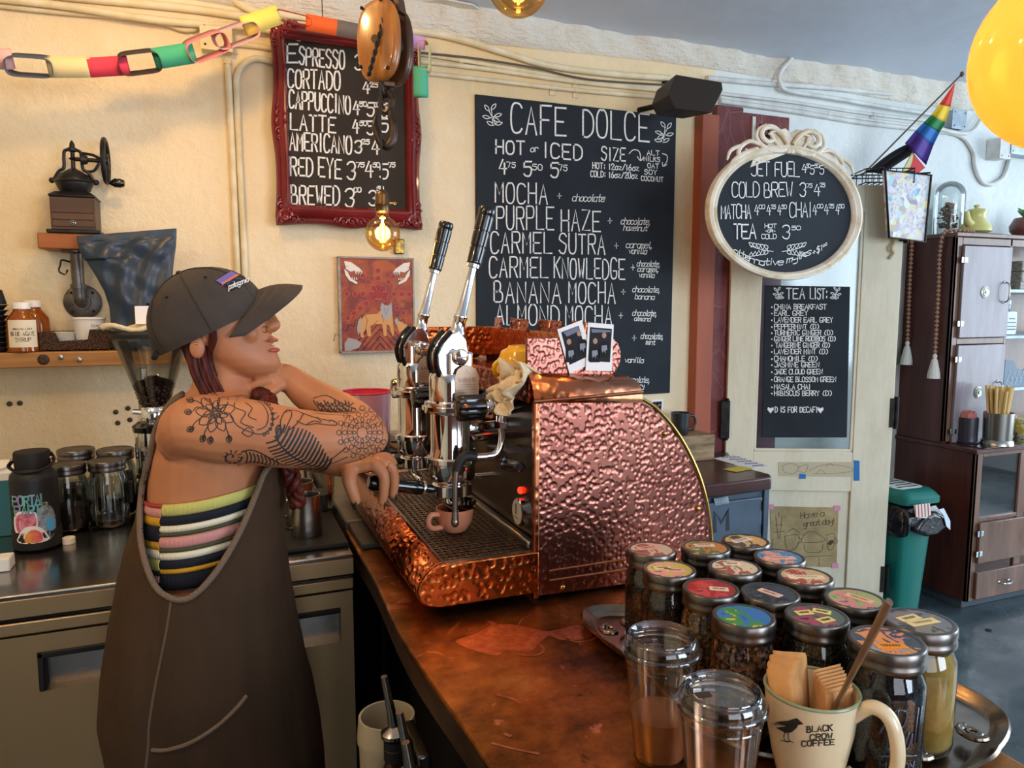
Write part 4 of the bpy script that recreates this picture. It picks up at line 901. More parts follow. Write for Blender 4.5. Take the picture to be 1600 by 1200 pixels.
# ================================================================== back counter, shelves and what stands on them
SY = 1.745
st2 = Mat('steel_top', '#a39e96', .18, 1); st2.bump(st2.noise(8, 3), .04, .003); st2.rough(st2.ramp(st2.noise(6, 4), [(.3, .12), (.7, .3)])); M_stop = st2.m
fs = Mat('brushed_front', '#c2a378', .42, 1); fs.bump(fs.noise(160, 2, st=(1, 1, .04)), .1, .001); M_sfront = fs.m  # gold tint stands in for warm reflections on the plain steel
sk = thing('steel_back_counter', 'long stainless steel back counter with refrigerator doors below', 'counter', (-.8, 2.3, 0))
Z_ = lambda y, x=60: atY(x, y, SY).z
build(MB().box(-2.2, .283, SY, WY - .003, .888, .9), 'steel_top', M_stop, sk, bevel=.003)
build(MB().box(-2.2, .283, SY - .001, SY + .004, Z_(962), .889), 'apron', M_sfront, sk, bevel=.001)
build(MB().box(-2.2, .283, SY + .012, SY + .03, Z_(972), Z_(962)), 'shadow_gap', M_blk, sk)
build(MB().box(-2.2, .283, SY + .002, SY + .012, Z_(990), Z_(970)), 'front_rail', M_sfront, sk, bevel=.003)
build(MB().box(-2.2, .283, SY + .06, WY - .01, .10, .887), 'cabinet_body', plain('cabinet_black', '#121110', .6), sk)
build(MB().box(-2.2, .283, SY + .1, WY - .01, 0, .10), 'plinth', M_rub, sk)
xh0, xh1 = atY(58, 1040, SY).x, atY(330, 1010, SY).x; zh1, zh0 = atY(60, 1021, SY).z, atY(60, 1083, SY).z
for i, (xa_, xb_, hx0, hx1) in enumerate(((-2.19, -1.10, -1.5, -1.2), (-1.09, -.02, xh0, xh1), (-.01, .28, None, None))):
    zt__, zb__ = Z_(993), .12
    if hx0 is None: hx0, hx1 = .02, .25; 
    g = MB()
    for (a_, b_, c_, d_) in ((xa_, hx0, zb__, zt__), (hx1, xb_, zb__, zt__), (hx0, hx1, zh1, zt__), (hx0, hx1, zb__, zh0)): g.box(a_, b_, SY + .005, SY + .045, c_, d_)
    d_ = build(g, 'fridge_door', M_sfront, sk)
    build(MB().box(hx0, hx1, SY + .035, SY + .044, zh0, zh1), 'handle_recess', M_stop, d_)
    build(MB().box(hx0, hx1, SY + .001, SY + .034, zh1 - .014, zh1).box(hx0, hx0 + .012, SY + .001, SY + .034, zh0 - .0, zh1), 'handle_gasket', M_rub, d_, bevel=.003)

M_pine = Mat('old_pine', '#a9743f', .6); M_pine.color(M_pine.mix(M_pine.ramp(M_pine.noise(5, 5, .6, st=(.4, 1, 6), dist=1), [(.35, 0.0), (.7, .7)]), '#b58249', '#7c4f26')); M_pine.bump(M_pine.noise(40, 4, st=(.1, 1, 1)), .3, .003)
zs0, zs1 = 1.302, 1.350; ysf = 2.68
ls = thing('long_wall_shelf', 'long rough pine shelf running along the wall behind the barista', 'shelf', (-.9, WY, zs0))
build(MB().box(-1.9, .02, ysf, WY - .002, zs0, zs1), 'shelf_board', M_pine.m, ls, bevel=.004)
for x, y in ((95, 558), (124, 562)): build(MB().lathe([(.009, 0), (.008, .004), (0, .006)], atY(x, y, ysf), 12, (0, -1, 0)), 'screw_head', M_steel, ls)
build(MB().lathe([(.017, 0), (.014, .002), (.006, .0025), (0, .001)], atY(68, 562, ysf), 14, (0, -1, 0)), 'wood_knot', M_wood_dk, ls)
M_pine2 = varied('amber_wood', '#a35f2b', '#8a4c20', 5, .5, st=(.4, 1, 5), bs=40)
USY = 2.735; ux0, ux1 = atY(58, 375, USY).x, atY(168, 375, USY).x; uz0, uz1 = atY(58, 388, USY).z, atY(58, 363, USY).z
us = thing('small_wall_shelf', 'small amber wooden shelf on an iron pipe bracket under the antique coffee mill', 'shelf', (ux0 + .1, WY, uz0))
build(MB().box(ux0, ux1, USY, WY - .003, uz0, uz1), 'shelf_board', M_pine2, us, bevel=.004)
M_pipe = varied('galvanised_pipe', '#77706a', '#5a544f', 30, .4, metal=.8, bump=.2)
pf = atY(130, 472, WY)
build(MB().lathe([(.058, 0), (.058, .006), (.054, .008), (.026, .010), (.026, .028), (0, .028)], (pf.x, WY - .0015, pf.z), 32, (0, -1, 0)), 'pipe_flange', M_pipe, us)
build(MB().tube(smooth_path([V((pf.x, WY - .02, pf.z)), V((pf.x, WY - .065, pf.z + .004)), V((pf.x, WY - .073, pf.z + .03)), V((pf.x, WY - .075, pf.z + .08)), V((pf.x, WY - .075, uz0 - .012))], 6), .019, 16).cyl((pf.x, WY - .075, pf.z + .045), (pf.x, WY - .075, pf.z + .058), .024), 'bracket_pipe', M_pipe, us)
build(MB().lathe([(.045, 0), (.045, .006), (.024, .007), (.024, -.0)], (pf.x, WY - .075, uz0 - .0075), 24), 'top_flange', M_pipe, us)
for k in range(4):
    a_ = pi / 4 + k * pi / 2; build(MB().sphere((pf.x + .044 * math.cos(a_), WY - .010, pf.z + .044 * math.sin(a_)), .005, 8), 'flange_screw', M_dark, us)
build(MB().tube(smooth_path([V((pf.x - .018, WY - .075, pf.z + .13)), V((pf.x - .04, WY - .09, pf.z + .135)), V((pf.x - .045, WY - .09, pf.z + .12)), V((pf.x - .05, WY - .09, pf.z + .10)), V((pf.x - .035, WY - .09, pf.z + .09)), V((pf.x - .025, WY - .09, pf.z + .105))], 5), .003, 6), 'wire_hook', M_blk, us)

# --- antique coffee mill
YM = 2.805
q = lambda x, y: atY(x, y, YM)
M_cast = varied('cast_iron', '#1d1c1e', '#2c2a2c', 25, .42, metal=.5, bump=.2)
cx, cz = q(117, 300).x, uz1
ml = thing('antique_coffee_mill', 'antique cast iron coffee mill with a wheel crank on the small shelf', 'coffee mill', (cx, YM, uz1))
PX = lambda n_: n_ * depth(q(117, 300)) / FPX
bw = PX(30)
M_mw = varied('mill_wood', '#51341f', '#33200f', 6, .45, st=(.3, 1, 4), bs=40)
build(MB().box(cx - bw, cx + bw, YM - bw, YM + bw, cz + .012, q(117, 312).z), 'mill_box', M_mw, ml, bevel=.002)
zb1 = q(117, 312).z
build(MB().box(cx - bw * 1.2, cx + bw * 1.2, YM - bw * 1.2, YM + bw * 1.2, cz + .0005, cz + .012), 'base_plate', M_cast, ml, bevel=.003)
build(MB().lathe([(bw * 1.45, 0), (bw * 1.5, .006), (bw * 1.15, .018), (bw * .9, .020)], (cx, YM, zb1), 4, cap=True).xf(Matrix.Translation(V((cx, YM, 0))) @ Matrix.Rotation(pi / 4, 4, 'Z') @ Matrix.Translation(V((-cx, -YM, 0)))), 'top_plate', M_cast, ml, bevel=.002)
zd0, zd1 = q(117, 358).z, q(117, 326).z; hh = (zd1 - zd0)
for k in range(3): build(MB().box(cx - bw * .93, cx + bw * .93, YM - bw - .004, YM - bw, zd0 + hh * (k / 3) + .002, zd0 + hh * ((k + 1) / 3) - .001), ['drawer_front', 'box_slat', 'box_slat'][k], M_mw, ml, bevel=.001)
build(MB().tube(arc((cx, YM - bw - .008, zd0 + hh * .22), .007, 0, 2 * pi, 12), .0018, 6).sphere((cx, YM - bw - .006, zd0 + hh * .22), .004, 8), 'drawer_knob', M_steel, ml)
zb2 = q(117, 308).z
build(MB().lathe([(.022, zb2 - .006), (.026, zb2), (PX(22), q(0, 296).z if 0 else zb2 + PX(10)), (PX(26), zb2 + PX(20)), (PX(26), zb2 + PX(24)), (PX(20), zb2 + PX(34)), (PX(10), zb2 + PX(40)), (PX(5), zb2 + PX(43)), (.004, zb2 + PX(44))], (cx, YM, 0), 32), 'hopper_bowl', M_cast, ml)
build(MB().lathe([(PX(27), zb2 + PX(21)), (PX(29), zb2 + PX(22)), (PX(27), zb2 + PX(24))], (cx, YM, 0), 32), 'bowl_rim', M_cast, ml)
for s_ in (-1, 1): build(MB().sphere((cx + s_ * PX(30), YM, zb2 + PX(24)), PX(4.5), 10), 'wing_nut', M_cast, ml)
for s_ in (-1, 1):
    build(MB().tube(smooth_path([V((cx + s_ * PX(28), YM, zb2 + PX(24))), V((cx + s_ * PX(20), YM, zb2 + PX(38))), V((cx + s_ * PX(13), YM, zb2 + PX(44))), V((cx + s_ * PX(12), YM, zb2 + PX(60))), V((cx + s_ * PX(10), YM, zb2 + PX(70))), V((cx, YM, zb2 + PX(72)))], 6), PX(2.4), 8), 'yoke_arm', M_cast, ml)
build(MB().lathe([(PX(3), zb2 + PX(44)), (PX(3), zb2 + PX(56)), (PX(6), zb2 + PX(58)), (PX(3), zb2 + PX(61)), (PX(3), zb2 + PX(68)), (PX(7), zb2 + PX(70)), (PX(7), zb2 + PX(74)), (PX(4), zb2 + PX(76)), (PX(3.5), zb2 + PX(81)), (PX(1), zb2 + PX(86))], (cx, YM, 0), 16), 'finial_spindle', M_cast, ml)
ax_z = zb2 + PX(58); wxp = cx + PX(45)
build(MB().cyl((cx, YM, ax_z), (wxp, YM, ax_z), PX(3.2)).cyl((cx + PX(12), YM, ax_z), (cx + PX(20), YM, ax_z), PX(9), PX(6), 20), 'crank_shaft', M_cast, ml)
build(MB().tube(smooth_path([V((cx + PX(10), YM, zb2 + PX(68))), V((cx + PX(28), YM, zb2 + PX(66))), V((cx + PX(38), YM, zb2 + PX(60)))], 5), PX(2.2), 8).tube(smooth_path([V((cx + PX(16), YM, zb2 + PX(40))), V((cx + PX(28), YM, zb2 + PX(42))), V((cx + PX(36), YM, zb2 + PX(54)))], 5), PX(2.2), 8), 'shaft_bracket', M_cast, ml)
wr = PX(33)
g = MB(); g.tube([V((wxp, YM + wr * math.cos(a_), ax_z + wr * math.sin(a_))) for a_ in [2 * pi * k / 36 for k in range(36)]], PX(3.6), 8, closed=True)
g.cyl((wxp - PX(4), YM, ax_z), (wxp + PX(4), YM, ax_z), PX(6))
for k in range(5):
    a_ = k * 2 * pi / 5 + .4; g.tube(smooth_path([V((wxp, YM, ax_z)), V((wxp, YM + wr * .55 * math.cos(a_ + .3), ax_z + wr * .55 * math.sin(a_ + .3))), V((wxp, YM + wr * math.cos(a_), ax_z + wr * math.sin(a_)))], 4), PX(2.4), 6)
build(g, 'crank_wheel', M_cast, ml)
hz = ax_z - wr
build(MB().cyl((wxp, YM, hz), (wxp + PX(6), YM, hz), PX(3)).lathe([(PX(3.5), 0), (PX(7), PX(6)), (PX(7.5), PX(14)), (PX(5), PX(20)), (0, PX(21))], (wxp + PX(5), YM, hz), 16, (1, 0, 0)), 'wheel_handle', M_blk, ml)

# --- blue-black coffee bag leaning on the shelf
rows = ((549, 178, 288), (530, 174, 287), (505, 173, 281), (480, 171, 276), (455, 163, 271), (430, 149, 270), (408, 135, 272), (390, 127, 275), (374, 121, 276), (361, 120, 276))
YG = 2.705
def bagf(u, v):
    a_ = u * 2 * pi; k = v * (len(rows) - 1); i = min(int(k), len(rows) - 2); f = k - i
    y, xl, xr = [rows[i][j] + (rows[i + 1][j] - rows[i][j]) * f for j in range(3)]
    pl, pr = atY(xl, y + (8 if v > .7 else 0) * v, YG), atY(xr, y - 4 * v, YG)
    if v == 0: pl.z = pr.z = zs1 + .001
    s = (1 - math.cos(a_)) / 2; th = .045 * (1 - v) ** .8 * (1 if v < .88 else .3) + .003
    cr_ = .010 * math.sin(s * 9 + v * 13) * math.sin(v * 8 + 2) + .006 * math.sin(s * 21 - v * 17)
    p = pl.lerp(pr, s); p.y = YG - .004 * v + (-1 if math.sin(a_) > 0 else .8) * th * abs(math.sin(a_)) ** .7 * 1.0 + cr_ * (1 if v < .9 else .3) * abs(math.sin(a_))
    p.y = min(p.y, WY - .004); return p
o = build(MB().grid(bagf, 64, 44).prism([bagf(i / 32, 0) for i in range(32)], (0, 0, .0005)), 'coffee_bag', Mat('bag_foil', '#2c3947', .38).bump(Mat('x').noise(2), 0).m if False else varied('bag_foil', '#2d3a49', '#263240', 4, .36, bump=.3, bs=12, dist=.01), loc=(-.2, YG, zs1), angle=180)
tag(o, 'large matte blue-black coffee bag standing on the long shelf', 'bag')

# --- syrup bottles
M_honey = Mat('agave_syrup', '#a8560c', .08, coat=.5); M_honey.b.inputs['Transmission Weight'].default_value = .35; M_honey = M_honey.m
M_white = plain('white_plastic', '#f0ede4', .4); M_label = plain('cream_label', '#e5d9bd', .6); M_ink = plain('printed_ink', '#2a2420', .7)
def syrup(x, yb, label, Yd, dark=False):
    c = atY(x, 552, Yd); c.z = zs1 + .0005; k = depth(c) / FPX
    o = thing('syrup_bottle', label, 'bottle', c, 'amber syrup bottles on the shelf')
    build(MB().lathe([(0, 0), (20 * k, 0), (22 * k, 2 * k), (22 * k, 40 * k), (21 * k, 50 * k), (14 * k, 60 * k), (11 * k, 64 * k), (11 * k, 67 * k), (0, 67 * k)], c, 32), 'bottle_body', M_honey, o)
    build(MB().lathe([(12.5 * k, 67 * k), (12.5 * k, 76 * k), (11.5 * k, 77 * k), (0, 77 * k)], c, 28), 'cap', M_white, o)
    if not dark:
        g = MB(); g.loft([[c + V((22.4 * k * math.sin(a_), -22.4 * k * math.cos(a_), z_ * k)) for a_ in [-.75 + i * .19 for i in range(11)]] for z_ in (8, 50)], closed=False, cap=False)
        lb_ = build(g, 'label', M_label, o)
        S_ = lambda x_, y_: c + V((22.7 * k * math.sin((x_ - 40) / 22. + .2), -22.7 * k * math.cos((x_ - 40) / 22. + .2), (552 - y_) * k))
        t = MB(); write(t, 'ORGANIC LIGHT', 27, 517, 53, 517, 2.5, S_, .0009, N); write(t, 'BLUE AGAVE', 24, 526, 56, 526, 6, S_, .0014, N); write(t, 'SYRUP', 30, 535, 50, 535, 6, S_, .0014, N)
        build(t, 'lettering', M_ink, lb_, flat=True, angle=0)
    return o
syrup(38, 552, 'amber syrup bottle with a cream label and white cap on the shelf', 2.715)
syrup(56, 552, 'amber syrup bottle half hidden behind the labelled one', 2.81, True)
# black lid stack at the left edge
c = atY(-2, 552, 2.73); c.z = zs1
for i in range(9):
    k = depth(c) / FPX; z = i * 8.2 * k
    o = build(MB().lathe([(10 * k, 0), (16 * k, 7 * k), (17.5 * k, 7 * k), (17.5 * k, 8 * k), (15.5 * k, 8 * k), (9.5 * k, .8 * k), (0, .8 * k)], c + V((0, 0, z + .0005)), 24), 'paper_cup', plain('cup_black', '#1e1c1c', .5) if i == 0 else o.data.materials[0], loc=c + V((0, 0, z)))
    tag(o, 'black paper cup nested in the stack at the left edge of the shelf', 'cup', 'stack of black paper cups')
o = build(MB().lathe([(0, 0), (15 * k, 0), (15 * k, 3 * k), (10.5 * k, 22 * k), (9 * k, 23 * k), (0, 23 * k)], c + V((0, 0, 9 * 8.2 * k + .001)), 24), 'cup_lid', M_rub, loc=c + V((0, 0, 9 * 8.2 * k)))
tag(o, 'dark upturned lid topping the stack of black cups', 'lid')
# wicker tray with cups
wk = Mat('dark_wicker', '#4a2f1e', .6); wk.color(wk.ramp(wk.voro(240), [(.1, '#8a6040'), (.5, '#2c1a10')])); wk.bump(wk.voro(240), 1, .004)
xa_, xb_ = atY(62, 550, 2.70).x, atY(172, 550, 2.70).x
ztw = atY(100, 519, 2.70).z; ztl = atY(100, 533, 2.70).z
wt = thing('wicker_basket', 'dark brown wicker basket of cups on the shelf, its front scooped low', 'basket', ((xa_ + xb_) / 2, 2.76, zs1))
zz = zs1 + .0005
build(MB().box(xa_, xb_, 2.70, 2.84, zz, zz + .005), 'basket_floor', wk.m, wt)
fr_ = [(xa_, zz), (xb_, zz), (xb_, ztw + .008), (xb_ - .055, ztw + .008), (xb_ - .062, ztl + .004), (xa_ + .055, ztl), (xa_ + .045, ztw), (xa_, ztw)]
build(MB().prism([(x, 2.70, z) for x, z in fr_], (0, .007, 0)), 'front_wall', wk.m, wt, bevel=.002)
build(MB().prism([(x, 2.835, z) for x, z in ((xa_, zz), (xb_, zz), (xb_, ztw), (xa_, ztw))], (0, .007, 0)), 'back_wall', wk.m, wt, bevel=.002)
for x in (xa_, xb_ - .007): build(MB().box(x, x + .007, 2.707, 2.835, zz, ztw + (.008 if x > xa_ else 0)), 'end_wall', wk.m, wt, bevel=.002)
for i in range(5):
    c = V((atY(101, 530, 2.77).x, 2.77, zz + .006 + i * .0085)); r_ = .036
    o = build(MB().lathe([(0, 0), (r_ * .6, 0), (r_, .018), (r_ * 1.02, .019), (r_ * .95, .019), (r_ * .55, .002), (0, .002)], c, 28), 'sauce_cup', M_white, loc=c)
    tag(o, 'shallow white lid nested in the stack inside the wicker basket', 'lid', 'white lids stacked in the wicker basket')
c = V((atY(141, 530, 2.765).x, 2.765, zz + .0055)); k = depth(c) / FPX
o = thing('paper_cup', 'white paper cup marked in pen standing in the wicker basket', 'cup', c)
build(MB().lathe([(0, 0), (17 * k, 0), (22.5 * k, 44 * k), (24.5 * k, 45 * k), (24.5 * k, 48 * k), (22 * k, 48 * k), (16.5 * k, 2 * k), (0, 2 * k)], c, 32), 'cup_body', M_white, o)
t = MB(); S_ = lambda x_, y_: c + V((21.4 * k * math.sin((x_ - 141) / 22. + .15) * 1.0, -21.6 * k * math.cos((x_ - 141) / 22. + .15), (545 - y_) * k))
write(t, 'Back', 144, 512, 160, 510, 7, S_, .0011, N); write(t, '21', 152, 520, 160, 519, 7, S_, .0011, N); build(t, 'handwriting', M_ink, o, flat=True, angle=0)

# --- coffee grinder behind the barista's shoulder
YQ = 2.31; q = lambda x, y: atY(x, y, YQ); gc = q(246, 700); gc = V((gc.x, YQ, .9)); k = depth(gc) / FPX
gd = thing('coffee_grinder', 'chrome coffee grinder with a clear bean hopper behind the shoulder', 'coffee grinder', gc)
zq = lambda y: q(246, y).z - .9
M_hop = thin_glass('hopper_plastic', '#e6e4de', 1.2, .05)
build(MB().lathe([(14 * k, zq(655)), (17 * k, zq(640)), (50 * k, zq(540)), (54 * k, zq(532)), (54 * k, zq(525))], gc, 40, cap=False), 'bean_hopper', M_hop, gd)
build(MB().lathe([(54 * k, zq(527)), (57 * k, zq(527)), (57 * k, zq(521)), (50 * k, zq(517)), (0, zq(516))], gc, 40), 'hopper_lid', M_rub, gd)
M_bean = varied('coffee_beans', '#3a2016', '#1c0f0a', 60, .35, bump=0)
rr = random.Random(5); g = MB()
g.lathe([(12 * k, zq(652)), (16 * k, zq(640)), (30 * k, zq(601)), (24 * k, zq(594)), (6 * k, zq(588)), (0, zq(586))], gc, 24)
for i in range(420):
    z_ = rr.uniform(zq(645), zq(600)); f = (z_ - zq(640)) / (zq(540) - zq(640)); r0 = (17 + 33 * f) * k * .94 if rr.random() < .7 else (17 + 33 * f) * k * rr.uniform(.1, .9)
    if z_ < zq(640): r0 = 15 * k
    if r0 < (17 + 33 * f) * k * .9: z_ = zq(601) + (1 - r0 / (32 * k)) * (zq(587) - zq(601))
    a_ = rr.uniform(0, 2 * pi); g.sphere(gc + V((r0 * math.cos(a_), r0 * math.sin(a_), z_)), .0052, 6, sc=(rr.uniform(.6, 1), rr.uniform(.6, 1), rr.uniform(.6, 1)))
o = build(g, 'coffee_beans', M_bean, gd); o['kind'] = 'stuff'
build(MB().lathe([(20 * k, zq(665)), (24 * k, zq(655)), (24 * k, zq(640)), (18 * k, zq(632)), (0, zq(632))], gc, 32).cyl(gc + V((-30 * k, -.02, zq(640))), gc + V((-10 * k, -.02, zq(642))), 4 * k), 'burr_collar', M_chrome, gd)
build(MB().lathe([(0, zq(672)), (33 * k, zq(672)), (34 * k, zq(664)), (24 * k, zq(656)), (0, zq(656))], gc, 32), 'collar_plate', M_blk, gd)
build(MB().lathe([(31 * k, zq(740)), (31 * k, zq(672)), (0, zq(672)), ], gc, 40).lathe([(0, zq(742)), (33 * k, zq(742)), (33 * k, zq(736)), (30 * k, zq(736))], gc, 40), 'grinder_body', M_chrome, gd)
build(MB().cyl(gc + V((-16 * k, 0, zq(640))), gc + V((-16 * k, 0, zq(575))), 7 * k, n=16), 'rear_post', M_steel, gd)
build(MB().box(gc.x - 30 * k, gc.x + 40 * k, YQ - 34 * k, YQ + 44 * k, .9005, .9 + zq(745)), 'grinder_base', M_blk, gd, bevel=.008)
build(MB().box(gc.x - 46 * k, gc.x - 34 * k, YQ - 30 * k, YQ - 4 * k, .9 + zq(775), .9 + zq(742)).cyl(gc + V((-40 * k, -17 * k, zq(742))), gc + V((-40 * k, -17 * k, zq(728))), 6 * k), 'portafilter_fork', M_rub, gd, bevel=.003)
zl = .9 + zq(516)
o = build(MB().box(gc.x - 20 * k, gc.x + 4 * k, YQ - .02, YQ + .015, zl + .018, zl + .018 + 27 * k), 'small_box', plain('box_white', '#f3f1ec', .6), loc=(gc.x, YQ, zl + .018), bevel=.001)
tag(o, 'plain white card box on top of the towel on the grinder', 'box')
tw_ = MB()
def towel(u, v):
    return V((gc.x + (-64 + 122 * u) * k, YQ - .05 + .1 * v, zl + .0105 + .0065 * math.sin(u * 13 + v * 3) + .003 * math.sin(v * 9 + u * 5) - (.004 if .15 < u < .85 else .003)))
o = build(tw_.grid(towel, 40, 14), 'folded_towel', varied('towel_cream', '#ecdcb8', '#d6c195', 40, .95, bump=1, bs=260, dist=.003), loc=(gc.x, YQ, zl), solid=.012, angle=180)
tag(o, 'cream folded towel lying over the lid of the grinder hopper', 'towel')

# --- glass jars, flask, cartons, cap on the steel counter
M_glass = thin_glass('jar_glass', '#eef2ef', 1.2, .03, .85)
M_lid = varied('jar_lid_pewter', '#8f8a80', '#6c675e', 40, .34, metal=1, bump=.1)
M_band = Mat('jar_band', '#76706a', .3, 1); M_band = M_band.m
def mason(name, label, c, r, h, content, fill, lidtop=None, group=None, emb=False, cat='jar', fleck=None):
    """a glass preserving jar: ribbed screw band, flat lid, shouldered glass and its contents"""
    c = V(c); o = thing(name, label, cat, c, group); ht = h
    gp = [(0, .004), (r * .80, 0), (r * .95, .004), (r * 1.0, .014), (r * 1.0, h * .66), (r * .97, h * .74), (r * .86, h * .81), (r * .84, h * .86), (r * .84, h * .97)]
    build(MB().lathe(gp, c, 36, cap=False), 'jar_glass', M_glass, o, angle=60)
    rc_ = r * .965; hf = h * fill
    cp = [(0, .006), (rc_ * .9, .007), (rc_, .015), (rc_, min(hf, h * .64))] + ([(rc_ * .96, min(hf, h * .73))] if fill > .66 else []) + ([(rc_ * .83, hf)] if fill > .75 else []) + [(0, hf + .002)]
    ct = build(MB().lathe(cp, c, 36), 'contents', content, o, angle=60)
    n = 72; rb = r * .93; rings = []
    for z_, k_, rib in ((h * .845, 1.0, 0), (h * .86, 1.035, 0), (h * .885, 1.03, 0), (h * .90, 1.0, 0), (h * .925, 1.0, 0), (h * .93, 1.02, 1), (h * .985, 1.02, 1), (h * 1.0, .99, 0), (h * 1.003, .95, 0), (h * .997, .86, 0)):
        rings.append([c + V((rb * k_ * (1 + (.014 if rib and i % 2 else 0)) * math.cos(2 * pi * i / n), rb * k_ * (1 + (.014 if rib and i % 2 else 0)) * math.sin(2 * pi * i / n), z_)) for i in range(n)])
    build(MB().loft(rings, cap=False), 'screw_band', M_band, o, angle=35)
    if lidtop is not None:
        build(MB().lathe([(0, h * .985), (rb * .865, h * .985), (rb * .865, h * .996), (0, h * .996)], c, 40), 'lid', lidtop, o)
    if emb:
        g = MB(); S_ = lambda x_, y_: c + V((r * 1.012 * math.sin(x_) * math.cos(emb) - -r * 1.012 * math.cos(x_) * 0 + 0, 0, 0))
        def S2(x_, y_):
            a_ = emb + x_; return (c + V((r * 1.004 * math.sin(a_), -r * 1.004 * math.cos(a_), y_)), V((math.sin(a_), -math.cos(a_), 0)))
        write_loc(g, 'MASON', -.45, .45, h * .17, h * .05, S2, .0015)
        for L in ([(-.5, .42), (-.35, .52), (-.1, .62), (-.2, .40), (-.3, .30)], [(-.12, .62), (.1, .60), (.05, .50), (-.15, .46), (.08, .42), (.0, .33), (-.28, .31)], [(.2, .45), (.1, .36), (.2, .33), (.3, .44), (.28, .34)], [(.45, .62), (.38, .36)], [(.58, .62), (.52, .36)], [(-.5, .25), (0, .28), (.5, .26)]):
            pts = [S2(a_, b_ * h) for a_, b_ in [(p_.x, p_.y) for p_ in smooth_path([V((a_, b_, 0)) for a_, b_ in L], 4)]]
            g.ribbon([p_[0] for p_ in pts], .0018, [p_[1] for p_ in pts])
        build(g, 'raised_lettering', M_embo, o, solid=.002, flat=True, angle=60)
    return o
M_embo = plain('embossed_glass', '#3e4a5a', .1, coat=.8)
def write_loc(mb, text, a0, a1, zb, h, S2, wd):
    n = len(text); st = (a1 - a0) / n
    for i, ch in enumerate(text):
        for s_ in glyph(ch):
            pts = [S2(a0 + st * (i + q.x * .75), zb + q.y * h) for q in s_]
            mb.ribbon([p[0] for p in pts], wd, [p[1] for p in pts])
M_cof = varied('ground_coffee', '#3b1f12', '#23110a', 60, .9, bump=.6, bs=200)
M_syr = Mat('brown_syrup', '#2b1a0a', .1, coat=.3).m
for i, (x, y, cont, fl_, lb) in enumerate(((111, 826, M_cof, .36, 'glass jar a third full of ground coffee, nearer the flask'), (173, 820, M_syr, .12, 'nearly empty glass jar with a trace of dark syrup, beside the coffee jar'),
                                        (125, 803, M_cof, .45, 'glass jar standing behind the ground coffee jar'), (186, 803, M_syr, .30, 'glass jar at the back next to the grinder'))):
    c = atZ(x, y, .9); c.z = .9005; r_ = 27 * depth(c) / FPX * 1.02
    mason('glass_jar', lb, c, r_, r_ * 3.75, cont, fl_, M_lid, 'glass jars on the steel counter')
c = atZ(60, 853, .9); c.z = .9005; k = depth(c) / FPX
fk = thing('water_bottle', 'black insulated water bottle covered in stickers, lettered PORTAL PARTY', 'water bottle', c)
M_mblk = varied('powder_black', '#17181a', '#1f2022', 50, .5, bump=.15, bs=400)
build(MB().lathe([(0, 0), (29 * k, 0), (32 * k, 3 * k), (32.5 * k, 108 * k), (31 * k, 116 * k), (24 * k, 124 * k), (22 * k, 128 * k), (22 * k, 131 * k), (0, 131 * k)], c, 40), 'flask_body', M_mblk, fk)
build(MB().lathe([(29 * k, .2 * k), (33.2 * k, 3 * k), (33.4 * k, 30 * k), (32.8 * k, 31 * k)], c, 40), 'silicone_boot', M_rub, fk)
build(MB().lathe([(22 * k, 124 * k), (24 * k, 126 * k), (25 * k, 148 * k), (23.5 * k, 151 * k), (0, 151 * k)], c, 36), 'screw_cap', M_rub, fk)
build(MB().tube(smooth_path([c + V((-24 * k, -6 * k, 138 * k)), c + V((-30 * k, -4 * k, 128 * k)), c + V((-8 * k, -27 * k, 122 * k)), c + V((20 * k, -24 * k, 126 * k)), c + V((29 * k, -2 * k, 134 * k)), c + V((24 * k, 3 * k, 146 * k))], 8), 3.4 * k, 8, flat=.6), 'carry_strap', M_rub, fk)
for s_ in (-1, 1): build(MB().sphere(c + V((s_ * 25.5 * k, -5 * k, 139 * k)), 3 * k, 10), 'strap_pin', plain('rose_metal', '#c99a80', .3, 1), fk)
def SF(x_, y_, off=.0):
    a_ = (x_ - 60) / 34.; a_ = max(-1.5, min(1.5, math.asin(max(-1, min(1, (x_ - 58) / 40.)))))
    rr_ = 33.0 * k + off; a2 = a_ + .2
    return (c + V((rr_ * math.sin(a2), -rr_ * math.cos(a2), (853 - y_) * k)), V((math.sin(a2), -math.cos(a2), 0)))
def sticker(name, pts, mat, off=.0004):
    P_ = smooth_path([V((x, y, 0)) for x, y in pts], 4, True) if len(pts) > 4 else [V((x, y, 0)) for x, y in pts]
    cx_ = sum(p.x for p in P_) / len(P_); cy_ = sum(p.y for p in P_) / len(P_); n = len(P_); g = MB(); vs = [SF(cx_, cy_, off)[0]]
    for f in (.5, 1): vs += [SF(cx_ + (p.x - cx_) * f, cy_ + (p.y - cy_) * f, off)[0] for p in P_]
    fs_ = [(0, 1 + i, 1 + (i + 1) % n) for i in range(n)] + [(1 + i, 1 + n + i, 1 + n + (i + 1) % n, 1 + (i + 1) % n) for i in range(n)]
    return build(g.add(vs, fs_), name, mat, fk, flat=True)
Mir = Mat('holographic', '#c9b6ea', .25, .6); Mir.color(Mir.ramp(Mir.noise(30, 2), [(.3, '#b99be8'), (.5, '#7fe0d8'), (.65, '#e6f0c0'), (.8, '#8ab4f0')])); Mir = Mir.m
t = MB(); write(t, 'PORTAL', 24, 780, 74, 779, 14, lambda a_, b_: SF(a_, b_, .0008), .0042, N, gap=.3); write(t, 'PARTY', 26, 795, 76, 794, 14, lambda a_, b_: SF(a_, b_, .0008), .0042, N, gap=.3); build(t, 'lettering', Mir, fk, flat=True, angle=0)
